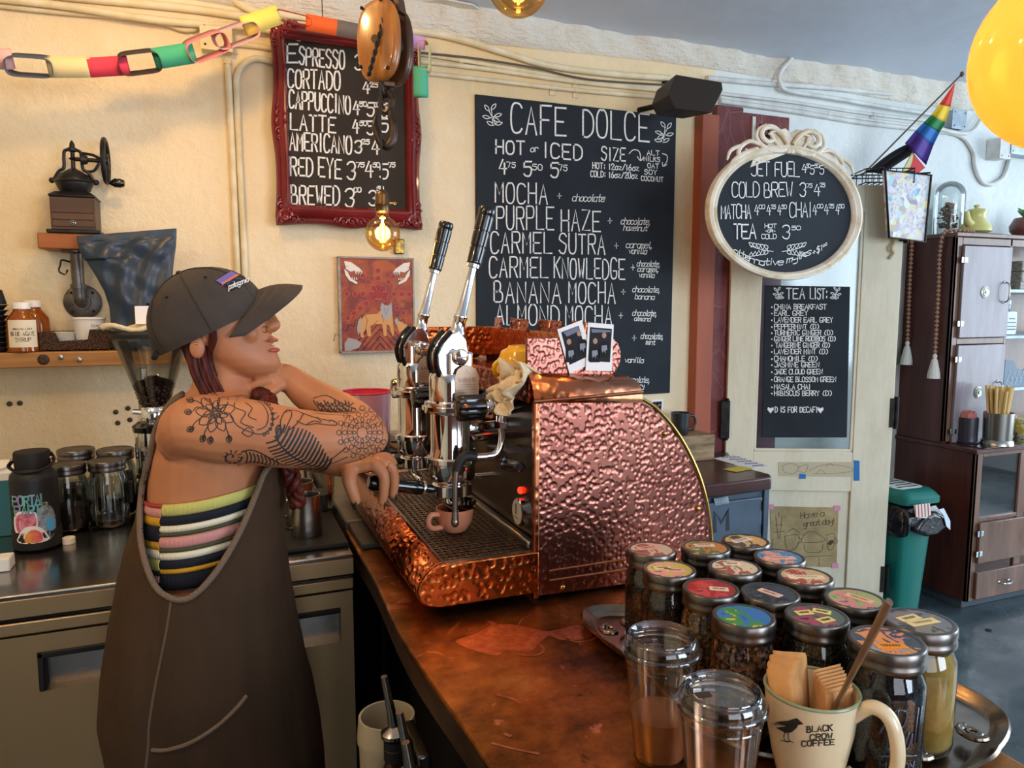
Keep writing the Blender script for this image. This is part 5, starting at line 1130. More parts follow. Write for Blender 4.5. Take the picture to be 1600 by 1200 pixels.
sticker('pink_sticker', [(24, 800), (30, 790), (44, 789), (58, 792), (61, 806), (54, 826), (38, 832), (25, 822)], plain('sticker_edge', '#efe6ea', .4))
sticker('pink_art', [(27, 801), (33, 793), (44, 792), (55, 795), (58, 807), (52, 823), (39, 828), (28, 819)], varied('pink_art', '#e28fa2', '#b8435c', 90, .4, bump=0), .0006)
sticker('grey_sticker', [(60, 790), (74, 782), (84, 790), (88, 812), (84, 832), (68, 838), (62, 820)], varied('grey_art', '#aab4c2', '#59636e', 70, .4, bump=0), .0005)
sticker('blue_sticker', [(72, 808), (80, 802), (85, 812), (84, 824), (76, 822)], plain('blue_art', '#58b4e6', .3), .0009)
sticker('arch_sticker', [(30, 838), (30, 826), (38, 815), (50, 812), (62, 815), (72, 826), (73, 838)], plain('arch_white', '#f1efe8', .4), .0010)
sticker('sun_disc', [(40, 837), (40, 826), (50, 818), (62, 822), (66, 832), (62, 838)], varied('sun_art', '#f2b23a', '#e0566a', 25, .4, bump=0), .0013)
# cartons at the left edge
M_teal = plain('carton_teal', '#2f6d78', .5); M_cart = plain('carton_white', '#e4e2da', .5)
c = atZ(-8, 838, .9); c.z = .9005; k = depth(c) / FPX; w_ = 36 * k
ct = thing('milk_carton', 'teal and white drink carton with a gable top behind the flask', 'carton', c)
build(MB().box(c.x - w_, c.x + w_, c.y - w_ * .2, c.y + w_ * 1.4, c.z, c.z + 88 * k), 'carton_body', M_teal, ct, bevel=.002)
build(MB().prism([(c.x - w_, c.y - w_ * .2, c.z + 88.3 * k), (c.x - w_, c.y + w_ * 1.4, c.z + 88.3 * k), (c.x - w_, c.y + w_ * 1.4, c.z + 100 * k), (c.x - w_, c.y + w_ * .62, c.z + 116 * k), (c.x - w_, c.y + w_ * .58, c.z + 116 * k), (c.x - w_, c.y - w_ * .2, c.z + 100 * k)], (2 * w_, 0, 0)), 'carton_top', M_cart, ct, bevel=.001)
build(MB().lathe([(7 * k, 0), (7 * k, 6 * k), (0, 6 * k)], c + V((w_ * .45, w_ * .12, 106 * k)), 20, (0, -.6, 1)), 'pour_cap', M_cart, ct)
c = atZ(-20, 893, .9); c.z = .9005
o = build(MB().box(c.x - .05, c.x + .048, c.y - .02, c.y + .03, c.z, c.z + .03), 'white_carton', M_cart, loc=c, bevel=.003); 
tag(o, 'low white carton cut off by the left edge of the frame on the counter', 'carton')
c = atZ(108, 849, .9); c.z = .9005; k = depth(c) / FPX
o = build(MB().lathe([(0, 0), (9 * k, 0), (9 * k, 9 * k), (8 * k, 10 * k), (0, 10 * k)], c, 28), 'bottle_cap', plain('cap_cream', '#e9dfc8', .5), loc=c, bevel=.0005); tag(o, 'small cream bottle cap lying on the steel counter by the jars', 'cap')

# --- steel milk jugs right of the barista, on a black drip mat
mt = build(MB().box(.02, .282, 1.80, 2.25, .9005, .912), 'bar_mat', M_rub, loc=(.15, 2, .9), bevel=.003); tag(mt, 'black ribbed mat under the steel milk jugs', 'mat')
def jug(c, label, h, r):
    c = V(c); o = thing('milk_jug', label, 'jug', c, 'steel milk jugs beside the barista')
    build(MB().lathe([(0, 0), (r, 0), (r * 1.02, .004), (r * 1.0, h * .45), (r * .88, h * .8), (r * .92, h), (r * .88, h), (r * .84, h * .8), (r * .95, h * .4), (r * .95, .005), (0, .005)], c, 36), 'jug_body', M_steel, o, angle=60)
    q = [c + V((-r * .88, -.004, h * .93)), c + V((-r * 1.35, -.008, h * .95)), c + V((-r * 1.65, -.008, h * .80)), c + V((-r * 1.55, -.008, h * .35)), c + V((-r * 1.2, -.006, h * .2)), c + V((-r * .97, -.004, h * .2))]
    build(MB().tube(smooth_path(q, 6), .0065, 8, flat=.45), 'handle', M_steel, o); return o
jc = atY(480, 846, 1.90); jug((jc.x, 1.90, .9125), 'front steel milk jug on the black mat beside the barista', .105, .038)
jug((jc.x - .004, 2.01, .9125), 'rear steel milk jug just behind the front jug', .115, .038)
c = V((atY(497, 720, 2.13).x, 2.13, .9125))
o = thing('clear_tub', 'clear plastic tub standing behind the steel jugs under the arm', 'tub', c)
build(MB().lathe([(0, .002), (.040, 0), (.046, .13), (.048, .13)], c, 32, cap=False), 'tub_wall', thin_glass('tub_plastic', '#cfcfcb', 1.5, .12), o)
build(MB().lathe([(0, .004), (.038, .004), (.041, .05), (0, .05)], c, 28), 'tub_contents', plain('grey_fill', '#4d4b49', .5), o)
c = atY(460, 766, 2.07); o = build(MB().prism([atY(x, y, 2.07) for x, y in ((452, 757), (469, 757), (470, 768), (453, 769))], (0, .002, 0)).prism([(c.x - .002, 2.072, .912), (c.x + .002, 2.072, .912), (c.x + .002, 2.072, c.z), (c.x - .002, 2.072, c.z)], (0, .002, 0)), 'small_sign', plain('sign_white', '#eceae2', .6), loc=(c.x, 2.07, .912))
tag(o, 'tiny white handwritten tag on a stake behind the jugs', 'sign'); t = MB(); S_ = lambda x_, y_: atY(x_, y_, 2.0695); write(t, 'HD', 454, 764, 462, 764, 5, S_, .0016, N); write(t, 'D', 463, 764, 468, 764, 4, S_, .0016, N); build(t, 'handwriting', M_ink, o, flat=True, angle=0)
# --- pink and blue swirled cup behind the elbow
c = V((atY(573, 690, 2.35).x, 2.35, CT + .0185)); r_ = rad(39, c); ht = atY(573, 612, 2.35).z - c.z
sw = Mat('swirled_cup', '#c98a98', .25, coat=.3)
tc = sw.n.new('ShaderNodeTexCoord'); sp_ = sw.n.new('ShaderNodeSeparateXYZ'); sw.l.new(tc.outputs['Object'], sp_.inputs[0])
wv = sw.noise(9, 2, .5, st=(1, 1, .12), dist=.8)
mr = sw.n.new('ShaderNodeMapRange'); sw.l.new(sp_.outputs['Z'], mr.inputs[0]); mr.inputs['From Min'].default_value = ht * .1; mr.inputs['From Max'].default_value = ht
low = sw.ramp(mr.outputs[0], [(.40, '#151c26'), (.50, '#24384c'), (.56, '#a86c7c'), (.75, '#c48c98')])
sw.color(sw.mix(sw.ramp(wv, [(.55, 0.0), (.62, .9)]), low, '#b9cfe0'))
o = thing('swirled_jug', 'large pink and dark blue swirled jug with a red inside behind the elbow', 'jug', c)
build(MB().lathe([(0, 0), (r_ * .82, 0), (r_ * .84, .004), (r_, ht), (r_ * .96, ht), (r_ * .8, .02), (0, .02)], c, 40), 'jug_body', sw.m, o)
build(MB().lathe([(r_ * .955, ht - .002), (r_ * .80, .03), (0, .03)], c, 40, cap=False), 'red_lining', plain('red_inside', '#e0405a', .25, coat=.3), o)
build(MB().tube([c + V((r_ * math.cos(a_) * .98, r_ * math.sin(a_) * .98, ht)) for a_ in [2 * pi * i / 40 for i in range(40)]], .0035, 8, closed=True), 'rim', plain('rim_red', '#d63f58', .25), o)
# pale perforated pod holder and a second dark thing beyond the far group
c = V((atY(622, 700, 2.42).x, 2.42, CT + .0185))
o = thing('napkin_dispenser', 'pale slotted metal dispenser between the swirled jug and the far lever group', 'dispenser', c)
build(MB().box(c.x - .045, c.x + .06, 2.40, 2.48, c.z, c.z + .15), 'dispenser_body', plain('pale_metal', '#b7a98f', .4, .4), o, bevel=.008)
for i in range(6): build(MB().box(c.x - .03, c.x + .045, 2.398, 2.4, c.z + .03 + i * .018, c.z + .036 + i * .018), 'slot', M_rub, o)
build(MB().tube(smooth_path([V((c.x - .04, 2.385, c.z + .12)), V((c.x + .0, 2.37, c.z + .10)), V((c.x + .05, 2.385, c.z + .09))], 5), .008, 8), 'strap', plain('tan_strap', '#a5713f', .5), o)

# --- syrup pump bottles in the dark well at the bottom
wl = build(MB().box(.02, .285, .72, 1.30, .60, .62), 'well_shelf', M_blk, loc=(.15, 1, .6)); tag(wl, 'low black shelf in the dark well below the bar edge', 'shelf')
build(MB().box(.03, .05, .74, .76, 0, .599).box(.03, .05, 1.26, 1.28, 0, .599).box(.265, .285, .74, .76, 0, .599).box(.265, .285, 1.26, 1.28, 0, .599), 'shelf_frame', M_blk, wl)
M_pourg = plain('dim_chrome', '#b5ad9f', .15, 1)
def pourer(x, y, Yd, label, h=.30, tint=M_syr):
    t0 = atY(x, y, Yd)        # tip of the spout
    c = V((t0.x + .014, Yd, .6205)); hn = t0.z - c.z
    o = thing('pour_bottle', label, 'bottle', c, 'bottles with chrome pourers in the well')
    r_ = .032; hb = hn - .115
    build(MB().lathe([(0, 0), (r_, 0), (r_, hb * .55), (.015, hb * .8), (.013, hb), (0, hb)], c, 28), 'bottle_body', tint, o)
    build(MB().lathe([(.013, hb - .03), (.0165, hb - .028), (.0165, hb - .01), (.014, hb - .008), (.0165, hb - .006), (.0165, hb + .006), (0, hb + .007)], c, 24), 'stopper', M_rub, o)
    build(MB().lathe([(.012, hb + .006), (.021, hb + .012), (.021, hb + .018), (.010, hb + .028), (0, hb + .03)], c, 24), 'pourer_collar', M_pourg, o)
    build(MB().tube([c + V((0, 0, hb + .02)), c + V((-.003, 0, hb + .05)), t0], [.0085, .0075, .0055], 12), 'pourer_spout', M_pourg, o); return o
pourer(600, 1057, 1.12, 'pourer bottle standing furthest from the camera in the dark well'); pourer(624, 1113, .98, 'middle pourer bottle in the dark well'); pourer(634, 1160, .90, 'nearest pourer bottle at the bottom edge in the dark well')
c = V((atY(612, 1130, 1.16).x, 1.20, .6205)); zt2 = atY(612, 1115, 1.2).z
o = thing('cream_tub', 'cream plastic tub with a notched rim among the pourer bottles', 'tub', c)
build(MB().lathe([(0, 0), (.046, 0), (.048, (zt2 - c.z) * .7), (.051, (zt2 - c.z) * .75), (.051, (zt2 - c.z) * .8), (.048, zt2 - c.z), (.044, zt2 - c.z), (.044, .01), (0, .01)], c, 36), 'tub_body', plain('tub_cream', '#b0a488', .5), o)
c = V((.25, 1.06, .6205))
o = build(MB().box(.262, .284, 1.05, 1.16, .6205, .80), 'clear_box', thin_glass('dull_plastic', '#9a9893', 2, .2), loc=c, bevel=.004); tag(o, 'translucent plastic box under the bar edge beside the cream tub', 'box')
# ================================================================== tray of tea jars, cups and mug at the near end of the bar
M_silver = varied('tarnished_silver', '#a39a8c', '#77695a', 9, .22, metal=1, bump=.1)
ZT = CT + .0175
tc_ = V((.800, .86, CT + .0005)); TA = -.62                                   # tray centre and heading of its long axis
tu = V((math.cos(TA), math.sin(TA), 0)); tv = V((-math.sin(TA), math.cos(TA), 0))
hull = [V(p) for p in ((.615, 1.17, 0), (.66, 1.21, 0), (.76, 1.16, 0), (.90, 1.12, 0), (.975, 1.0, 0), (.985, .86, 0), (1.025, .76, 0), (1.02, .66, 0), (.93, .615, 0), (.85, .59, 0), (.76, .60, 0), (.70, .66, 0), (.62, .74, 0), (.60, .86, 0), (.615, .98, 0), (.60, 1.08, 0))]
hp_ = smooth_path(hull, 8, True); n_ = len(hp_); cen = sum(hp_, V()) / n_
rings = []
for k, z in ((.93, .0060), (.94, .0065), (.955, .012), (.975, .016), (.99, .020), (1.0, .022), (1.008, .018), (1.0, .014), (.95, .006), (.93, .0005)):
    ring = []
    for i, p in enumerate(hp_):
        sc_ = k * (1 + (.022 * math.cos(i * 2 * pi / 16) + .016 * abs(math.sin(i * 2 * pi / 32))) * max(0, k - .93) * 14)
        q = cen + (p - cen) * sc_; ring.append(V((q.x, q.y, CT + .0006 + z)))
    rings.append(ring)
ty = thing('silver_tray', 'ornate tarnished silver tray with a scalloped rim holding the tea jars', 'tray', (cen.x, cen.y, CT))
g = MB(); g.loft(rings, cap=False); g.loft([rings[0], [cen + (p - cen) * .0 + V((0, 0, CT + .0066 - cen.z)) for p in rings[0]]], cap=False); g.loft([rings[-1], [V((cen.x, cen.y, CT + .0006))] * n_], cap=False)
build(g, 'tray_plate', M_silver, ty, angle=50)
for x, y in ((985, 975), (1440, 1180), (1530, 1150), (952, 985)):
    c = atZ(x, y, CT + .022); c = cen + (c - cen) * (1.0 if x < 1400 else .97)
    for s_ in (-1, 1): build(MB().tube(spiral(V((c.x, c.y, CT + .024)), .018, .004, s_ * 1.2, 1.3 * s_, 18, V((1, 0, 0)), V((0, 1, 0))), [.0045 * (1 - .5 * i / 18) for i in range(19)], 8), 'rim_scroll', M_silver, ty)
def tea(name, c1, c2, c3=None, sc=120):
    m_ = Mat(name, c1, .8); st = [(.3, c1), (.55, c2)] + ([(.68, c3)] if c3 else [])
    m_.color(m_.ramp(m_.voro(sc, out='Color'), st)); m_.bump(m_.voro(sc), 1, .006); return m_.m
TEAS = dict(dark=tea('black_tea', '#17110d', '#30231a', '#4a3826', 270), green=tea('green_tea', '#23251a', '#3f4029', '#6b6440', 250), herb=tea('herb_tea', '#3a261b', '#6b4a2c', '#b98444', 210), berry=tea('berry_tea', '#1d1112', '#4a2622', '#b9805e', 190),
            flower=tea('flower_tea', '#3a3322', '#7b6b42', '#b8a468', 200), blue=tea('blue_black_tea', '#0b0d13', '#151a26', '#28303f', 300), tan=Mat('golden_powder', '#b99a55', .85).bump(Mat.noise, 0) if False else varied('golden_powder', '#c2a15a', '#a9863f', 40, .9, bump=.4, bs=200))
def art(name, cols, sc=26):
    m_ = Mat(name, cols[0], .3, coat=.3); n = len(cols)
    m_.color(m_.ramp(m_.noise(sc, 3, .5, dist=1.2), [(.25 + .5 * i / n, c_) for i, c_ in enumerate(cols)], 'CONSTANT')); return m_.m
JARS = [ # px, py of the lid centre, lid art, label colour + place, contents, words
 (1018, 857, ['#7a5a42', '#c9b79b', '#8a4a3a', '#3f3a36'], [('#e8a898', -.3, .5, .3, 1.0)], 'dark', 'tea jar with a brown lid picture and pink strip, far left of the tray'),
 (1103, 854, ['#23201e', '#c98a4a', '#6b7a4a', '#e0cfae'], [('#ecd2bc', 0, .45, .0, .9)], 'dark', 'tea jar with a dark fruit picture and peach strip, in the back row'),
 (1165, 844, ['#8f9f62', '#e2b56f', '#3a3a33', '#c84f3a'], [('#e8d9c8', -.4, .3, .5, 1.1)], 'green', 'tea jar at the very back with a green, orange and red lid picture'),
 (1218, 869, ['#2f66a0', '#5a93c4', '#e8a890', '#3f5f8a'], [('#f0b8a8', -.1, -.35, .0, 1.3)], 'green', 'tea jar with blue lid picture and pink strip, right end of back row'),
 (1046, 888, ['#7f9a4e', '#cdbf62', '#e9a09a', '#4f6a3a'], [('#e6e08c', -.4, .25, .1, .7), ('#f0b4a4', .3, -.2, -.1, .8)], 'dark', 'tea jar with a green lid picture and yellow and pink slips, left side'),
 (1148, 885, ['#5fae9c', '#e9d9b8', '#b5533a', '#7cc0ae'], [('#efe3c6', 0, .62, .0, .7)], 'green', 'tea jar with a turquoise lid picture and brown spot'),
 (1258, 899, ['#e6d2ac', '#d9bd8e', '#b84a3a', '#efe2c4'], [('#f2e2be', 0, -.2, -.1, 1.4)], 'flower', 'tea jar with a pale cream lid picture and small red berries'),
 (1111, 918, ['#c4252a', '#a8181f', '#d63a3a', '#7f1218'], [('#f0d8bc', .45, -.1, -.2, .7)], 'herb', 'tea jar with a bright red lid picture'),
 (1203, 925, ['#20232c', '#39404f', '#12141a', '#5a5f6e'], [('#edc9b4', 0, .0, -.9, .9)], 'berry', 'tea jar with a near-black lid picture and a short peach slip'),
 (1336, 934, ['#7c8f4c', '#a9b368', '#e08a8a', '#55683a'], [('#f0c2a0', .45, .1, -.9, 1.0)], 'flower', 'tea jar with an olive and pink lid picture at the right edge of the tray'),
 (1162, 961, ['#1f4f9c', '#2f78c0', '#3f8f4a', '#e0d040'], [], 'berry', 'tea jar with a blue lid picture of a green creature, behind the iced cups'),
 (1276, 960, ['#2b2e30', '#4a5a4c', '#a83a5c', '#1e2022'], [('#eede88', -.55, .35, .2, .6), ('#eede88', .5, .5, -.5, .6), ('#eede88', .25, -.6, .4, .6)], 'green', 'tea jar with a dark lid picture, magenta flower and three yellow slips'),
 (1437, 969, ['#3b3028', '#6b6f7c', '#8a7a60', '#2a2624'], [('#f0dfa0', -.35, .35, .4, .8), ('#f0dfa0', .15, -.2, .3, 1.1)], 'tan', 'jar of golden sugar with a brown lid picture and two yellow slips'),
 (1386, 999, ['#e08a70', '#2f3a4c', '#f0922a', '#8a9ab0'], [('#f59a2a', -.1, -.55, .0, .9)], 'blue', 'jar of blue-black tea with a large raised script and MASON, nearest the mug')]
for i, (px, py, cols, slips, cont, lb) in enumerate(JARS):
    big = i >= 12; h = .167 if not big else .172; r = .0445 if not big else .0475
    c = atZ(px, py, ZT - .009 + h); c.z = CT + .0078
    j = mason('tea_jar', lb, c, r, h, TEAS[cont], .84 if not big else .8, art('lid_art', cols), 'tea jars on the silver tray', emb=(-.42 if i == 13 else False))
    zt3 = h * .9965; rb = r * .93
    ldi = [o_ for o_ in j.children if o_.name.startswith('lid')][0]
    for (sc_, ux_, uy_, rot, ln) in slips:
        cc2 = c + V((ux_ * rb * .6 * math.cos(YAW) + uy_ * rb * .6 * math.sin(YAW), -ux_ * rb * .6 * math.sin(YAW) + uy_ * rb * .6 * math.cos(YAW), zt3))
        du2 = V((math.cos(rot - YAW), math.sin(rot - YAW), 0)); dv2 = V((-du2.y, du2.x, 0)); L = ln * rb * .48; H_ = rb * .17
        if ln > .9: cc2 = c + V((0, 0, zt3)) + (cc2 - c - V((0, 0, zt3))) * .6
        sp2 = build(MB().prism([cc2 - du2 * L - dv2 * H_, cc2 + du2 * L - dv2 * H_, cc2 + du2 * L + dv2 * H_, cc2 - du2 * L + dv2 * H_], (0, 0, .0005)), 'paper_slip', plain('slip', sc_, .6), ldi)
        if i % 2 == 0 or big:
            pass
        t = MB(); S_ = lambda x_, y_: cc2 + du2 * (L * .8 * x_) + dv2 * (H_ * y_) + V((0, 0, .0009))
        t.ribbon([S_(-.8 + 1.6 * k_ / 24, .5 * math.sin(k_ * 1.7)) for k_ in range(25)], .0008, V((0, 0, 1)))
        if t.v: build(t, 'handwriting', M_ink, ldi, flat=True, angle=0)
tj = None
# --- two clear iced-coffee cups with domed flat lids
M_cup = thin_glass('clear_plastic', '#f1ece8', 1.8, .04, .95)
M_ice = Mat('milky_coffee', '#b3764f', .25, coat=.3).m
def iced(c, label, r, h, fill):
    c = V(c); o = thing('plastic_cup', label, 'cup', c, 'clear iced coffee cups')
    build(MB().lathe([(0, .004), (r * .66, 0), (r * .68, .003), (r * .93, h * .80), (r * .95, h * .86), (r * .97, h * .865), (r * .97, h * .88)], c, 48, cap=False), 'cup_wall', M_cup, o, angle=60)
    build(MB().lathe([(r * .925, h * .775), (r * .945, h * .785), (r * .93, h * .795)], c, 48, cap=False), 'cup_bead', M_cup, o)
    build(MB().lathe([(r * .97, h * .865), (r * 1.05, h * .875), (r * 1.06, h * .90), (r * 1.0, h * .915), (r * 1.01, h * .925), (r * .93, h * .975), (r * .88, h * 1.0), (r * .84, h * 1.005), (r * .80, h * .985), (r * .77, h * .965), (0, h * .965)], c, 48, cap=False), 'cup_lid', M_cup, o, angle=60)
    q = [c + V((-r * .55 * math.cos(.3) + dx, r * .1 + dy, h * .9665)) for dx, dy in ((-.006, -.005), (.012, -.006), (.013, .003), (-.005, .005))]
    build(MB().prism(q, (0, 0, .0008)), 'sip_hole', plain('sip_dark', '#3a2a22', .6), o)
    for k_ in (.76, .86): build(MB().tube([c + V((r * k_ * 1.0 * math.cos(a_), r * k_ * math.sin(a_), h * (.9665 if k_ < .8 else 1.004))) for a_ in [2 * pi * i / 48 for i in range(48)]], .0012, 6, closed=True), 'lid_ring', M_cup, o)
    rf = lambda z: r * (.68 + .25 * z / (h * .8)) * .985
    zf = h * fill
    if fill > .1: build(MB().lathe([(0, .005), (r * .66, .005), (rf(zf), zf), (0, zf + .0002)], c, 48), 'iced_coffee', M_ice, o, angle=50)
    else: build(MB().lathe([(0, .005), (r * .64, .005), (r * .66, .012), (r * .5, .018), (0, .02)], c, 40), 'melting_ice', thin_glass('ice', '#d9d6d0', 3, .1), o)
    return o
cL = atZ(1034, 1000, CT + .160); iced((cL.x, cL.y, CT + .0005), 'left clear plastic cup, a third full of milky coffee', .050, .166, .36)
cR = atZ(1123, 1084, CT + .150); oR = iced((cR.x + .003, cR.y - .002, CT + .0005), 'right clear plastic cup, empty, in front of the jars', .0500, .156, .05)
# --- mug with the crow
cm = atD(1268, 1075, .905); hm = cm.z - CT - .008; cm.z = CT + .008
M_mug = Mat('speckled_cream', '#dcc8a0', .25, coat=.5); M_mug.color(M_mug.mix(M_mug.ramp(M_mug.noise(9, 5), [(.35, 0.0), (.7, .5)]), '#e3d2ae', '#cbb182')); M_mug.bump(M_mug.noise(9, 3), .15, .004); M_mug = M_mug.m
k_r = rad(73, cm); rm = rad(73, cm + V((0, 0, hm))) * .96
mg = thing('napkin_mug', 'cream mug with a black crow holding napkins, lettered BLACK CROW COFFEE', 'mug', cm)
prof = [(0, 0), (rm * .60, 0), (rm * .64, .004), (rm * .80, hm * .32), (rm * .92, hm * .62), (rm * .985, hm * .93), (rm, hm), (rm * .96, hm + .001), (rm * .92, hm * .9), (rm * .86, hm * .6), (rm * .56, .008), (0, .007)]
build(MB().lathe(prof, cm, 56), 'mug_body', M_mug, mg, angle=60)
build(MB().tube([cm + V((rm * .985 * math.cos(a_), rm * .985 * math.sin(a_), hm + .0005)) for a_ in [2 * pi * i / 56 for i in range(56)]], .0022, 8, closed=True), 'rim_line', plain('rim_sage', '#8f9a78', .3, coat=.4), mg)
hd = (rt * .80 - V((fw.x, fw.y, 0)) * .60).normalized(); rmh = lambda z: rm * (.62 + .4 * (z / hm) ** .7)
hq = [cm + hd * (rm * .88) + V((0, 0, hm * .84)), cm + hd * (rm * 1.25) + V((0, 0, hm * .99)), cm + hd * (rm * 1.62) + V((0, 0, hm * .90)), cm + hd * (rm * 1.78) + V((0, 0, hm * .56)), cm + hd * (rm * 1.62) + V((0, 0, hm * .22)), cm + hd * (rm * 1.22) + V((0, 0, hm * .12)), cm + hd * (rm * .78) + V((0, 0, hm * .26))]
build(MB().tube(smooth_path(hq, 8), .0098, 14, flat=.8), 'handle', M_mug, mg)
mgb = MB().lathe(prof[:7], cm, 96); bv = BVHTree.FromPolygons([tuple(p) for p in mgb.v], mgb.f)
def onMug(x, y):
    d = ray(x, y).normalized(); h_, nn, _, _ = bv.ray_cast(EYE, d)
    if h_ is None: return None
    if nn.dot(d) > 0: nn = -nn
    return (h_ + nn * .0006, nn)
t = MB()
write(t, 'BLACK', 1261, 1144, 1300, 1141, 9, onMug, .0014, N, jit=.01); write(t, 'CROW', 1266, 1156, 1300, 1153, 8, onMug, .0014, N, jit=.01); write(t, 'COFFEE', 1253, 1166, 1303, 1163, 8, onMug, .0014, N, jit=.01)
build(t, 'lettering', M_ink, mg, flat=True, angle=0)
crow = [(1204, 1136), (1213, 1131), (1204, 1131), (1214, 1128), (1221, 1127), (1232, 1126), (1240, 1123), (1246, 1122), (1250, 1126), (1256, 1131), (1248, 1130), (1245, 1137), (1237, 1144), (1228, 1145), (1220, 1141), (1213, 1137)]
pts = [p_ for p_ in (onMug(x, y) for x, y in crow) if p_]; ctr = onMug(1232, 1134) or pts[0]
g = MB(); vs = [ctr[0]] + [ctr[0].lerp(p_[0], .5) + p_[1] * .0008 for p_ in pts] + [p_[0] for p_ in pts]; n = len(pts)
g.add(vs, [(0, 1 + i, 1 + (i + 1) % n) for i in range(n)] + [(1 + i, 1 + n + i, 1 + n + (i + 1) % n, 1 + (i + 1) % n) for i in range(n)])
strokes(g, [[(1227, 1143), (1225, 1152), (1228, 1158)], [(1232, 1143), (1232, 1152), (1235, 1158)], [(1221, 1157), (1228, 1158), (1232, 1159)], [(1229, 1159), (1235, 1158), (1240, 1160)]], onMug, .0010, N)
build(g, 'painted_crow', M_ink, mg, flat=True, angle=0)
# napkins: two folded stacks of thin leaves fanned in the mug, each leaf a piece
M_nap = varied('kraft_napkin', '#d9a568', '#c8925a', 20, .9, bump=.2, bs=120)
nw = thing('paper_napkins', 'folded kraft paper napkins fanned upright in the crow mug', 'napkins', cm + V((0, 0, .01)))
zb_n = cm.z + .012
def leafn(base, dirv, wdt, hgt, lean, cur):
    pts_ = []
    for j in range(7):
        s_ = j / 6 - .5; off_ = dirv * (s_ * wdt) + lean * (cur * (1 - 4 * s_ * s_)); pts_.append(base + off_)
    return [pts_, [p_ + V((0, 0, hgt)) + lean * .018 for p_ in pts_]]
dA = rt; dB = V((-rt.y, rt.x, 0))
for i in range(22):                                   # left, fanned stack
    f = i / 21; a_ = -.9 + f * 1.0; dv = (dA * math.cos(a_) + dB * math.sin(a_))
    base = cm + V((0, 0, .045)) - dA * (.004 + .024 * (1 - f)) + dB * (.020 - .036 * (1 - f))
    lv = leafn(base, dv, .034, .099 + .012 * math.sin(f * 3) + .003 * (i % 2) + .002 * (i % 3), (-dA * .9 + dB * .6).normalized() * (1 - f * .4), .004)
    build(MB().loft(lv, closed=False, cap=False), 'napkin', M_nap, nw, solid=.0007, angle=60)
for i in range(14):                                   # right, squared stack
    f = i / 13; dv = (dA * .93 + dB * .38)
    base = cm + V((0, 0, .022)) + dA * (.018 - .004 * f) + dB * (-.020 + .026 * f)
    lv = leafn(base, dv, .042, .106 + .014 * f + .003 * (i % 2), (dA * .5 + dB * .2), .003)
    build(MB().loft(lv, closed=False, cap=False), 'napkin', M_nap, nw, solid=.0009, angle=60)
# wooden stirrer / spoon handle leaning out of the mug
s0 = cm + V((0, 0, .05)) + dA * .006 - dB * .004; s1 = atD(1390, 940, .815)
d_ = (s1 - s0); sw_ = [s0.lerp(s1, k / 10) for k in range(11)]
o = build(MB().tube(sw_, [.0040, .0042, .0045, .0048, .0052, .0058, .0064, .0070, .0076, .0082, .0070], 12, flat=.55), 'spoon', varied('worn_spoon_handle', '#9a7d63', '#7a6350', 30, .35, metal=.5), loc=s0); tag(o, 'long thin spoon leaning out of the napkin mug', 'spoon')
# ================================================================== right side: locker table, cabinet, bin, wall things
TZ = .80
f0, f1 = atZ(1218, 733, TZ), atZ(1085, 757, TZ)
fy = 2.33; xr_ = atY(1218, 735, fy).x; xl_ = 1.05
wt_ = thing('wooden_table_top', 'dark red-brown live-edge wooden top over the blue locker', 'table top', (1.6, 2.6, TZ - .05))
g = MB(); edge_ = [V((xl_, fy - .01, TZ)), V((1.5, fy, TZ)), V((1.85, fy - .006, TZ)), V((xr_ - .03, fy + .01, TZ)), V((xr_, fy + .05, TZ)), V((xr_ - .02, fy + .25, TZ)), V((atY(1140, 707, WY - .04).x - .01, WY - .04, TZ)), V((xl_, WY - .04, TZ))]
M_tt = Mat('oxblood_wood', '#3d2320', .35, coat=.2); M_tt.color(M_tt.ramp(M_tt.noise(4, 5, .6, st=(.5, 5, 5)), [(.3, '#2a1715'), (.7, '#54322b')])); M_tt.bump(M_tt.noise(30, 3), .2, .002)
build(g.prism(edge_, (0, 0, -.055)), 'table_board', M_tt.m, wt_, bevel=.008)
M_lock = varied('locker_blue_grey', '#52606f', '#465462', 6, .45, bump=.1, metal=.1)
xk = atY(1200, 800, fy + .03).x
lk = thing('metal_locker', 'blue-grey metal locker marked with a large M under the wooden top', 'locker', (1.6, 2.6, 0))
build(MB().box(xl_, xk, fy + .04, WY - .06, .02, TZ - .0555), 'locker_body', M_lock, lk, bevel=.004)
dx1 = atY(1190, 800, fy + .025).x
build(MB().box(1.15, dx1, fy + .022, fy + .039, .06, TZ - .085), 'locker_door', M_lock, lk, bevel=.004)
build(MB().box(dx1 + .012, xk, fy + .025, fy + .039, .02, TZ - .056), 'locker_post', M_lock, lk, bevel=.003)
YL = fy + .0215; SL = lambda x, y: atY(x, y, YL)
pl = build(MB().prism([SL(x, y) for x, y in ((1115, 779), (1137, 775), (1139, 786), (1117, 790))], (0, -.002, 0)), 'number_plate', M_galv, lk, bevel=.0008)
t = MB(); S2_ = lambda x, y: atY(x, y, YL - .0025); write(t, '1', 1126, 784, 1128, 784, 3, S2_, .001, N); strokes(t, [[(1118, 780), (1136, 777)], [(1119, 788), (1137, 785)]], S2_, .001, N, False); build(t, 'engraving', M_ink, pl, flat=True, angle=0)
t = MB(); write(t, 'M', 1117, 829, 1137, 826, 29, lambda x, y: atY(x, y, YL - .0004), .018, N, jit=0); build(t, 'painted_letter', plain('worn_black', '#262c34', .6), lk, flat=True, angle=0)
for y in (790, 826): q = atY(1191, y, YL); build(MB().cyl(q - V((0, .002, .02)), q + V((0, -.002, .02)), .004), 'hinge', M_hinge, lk)
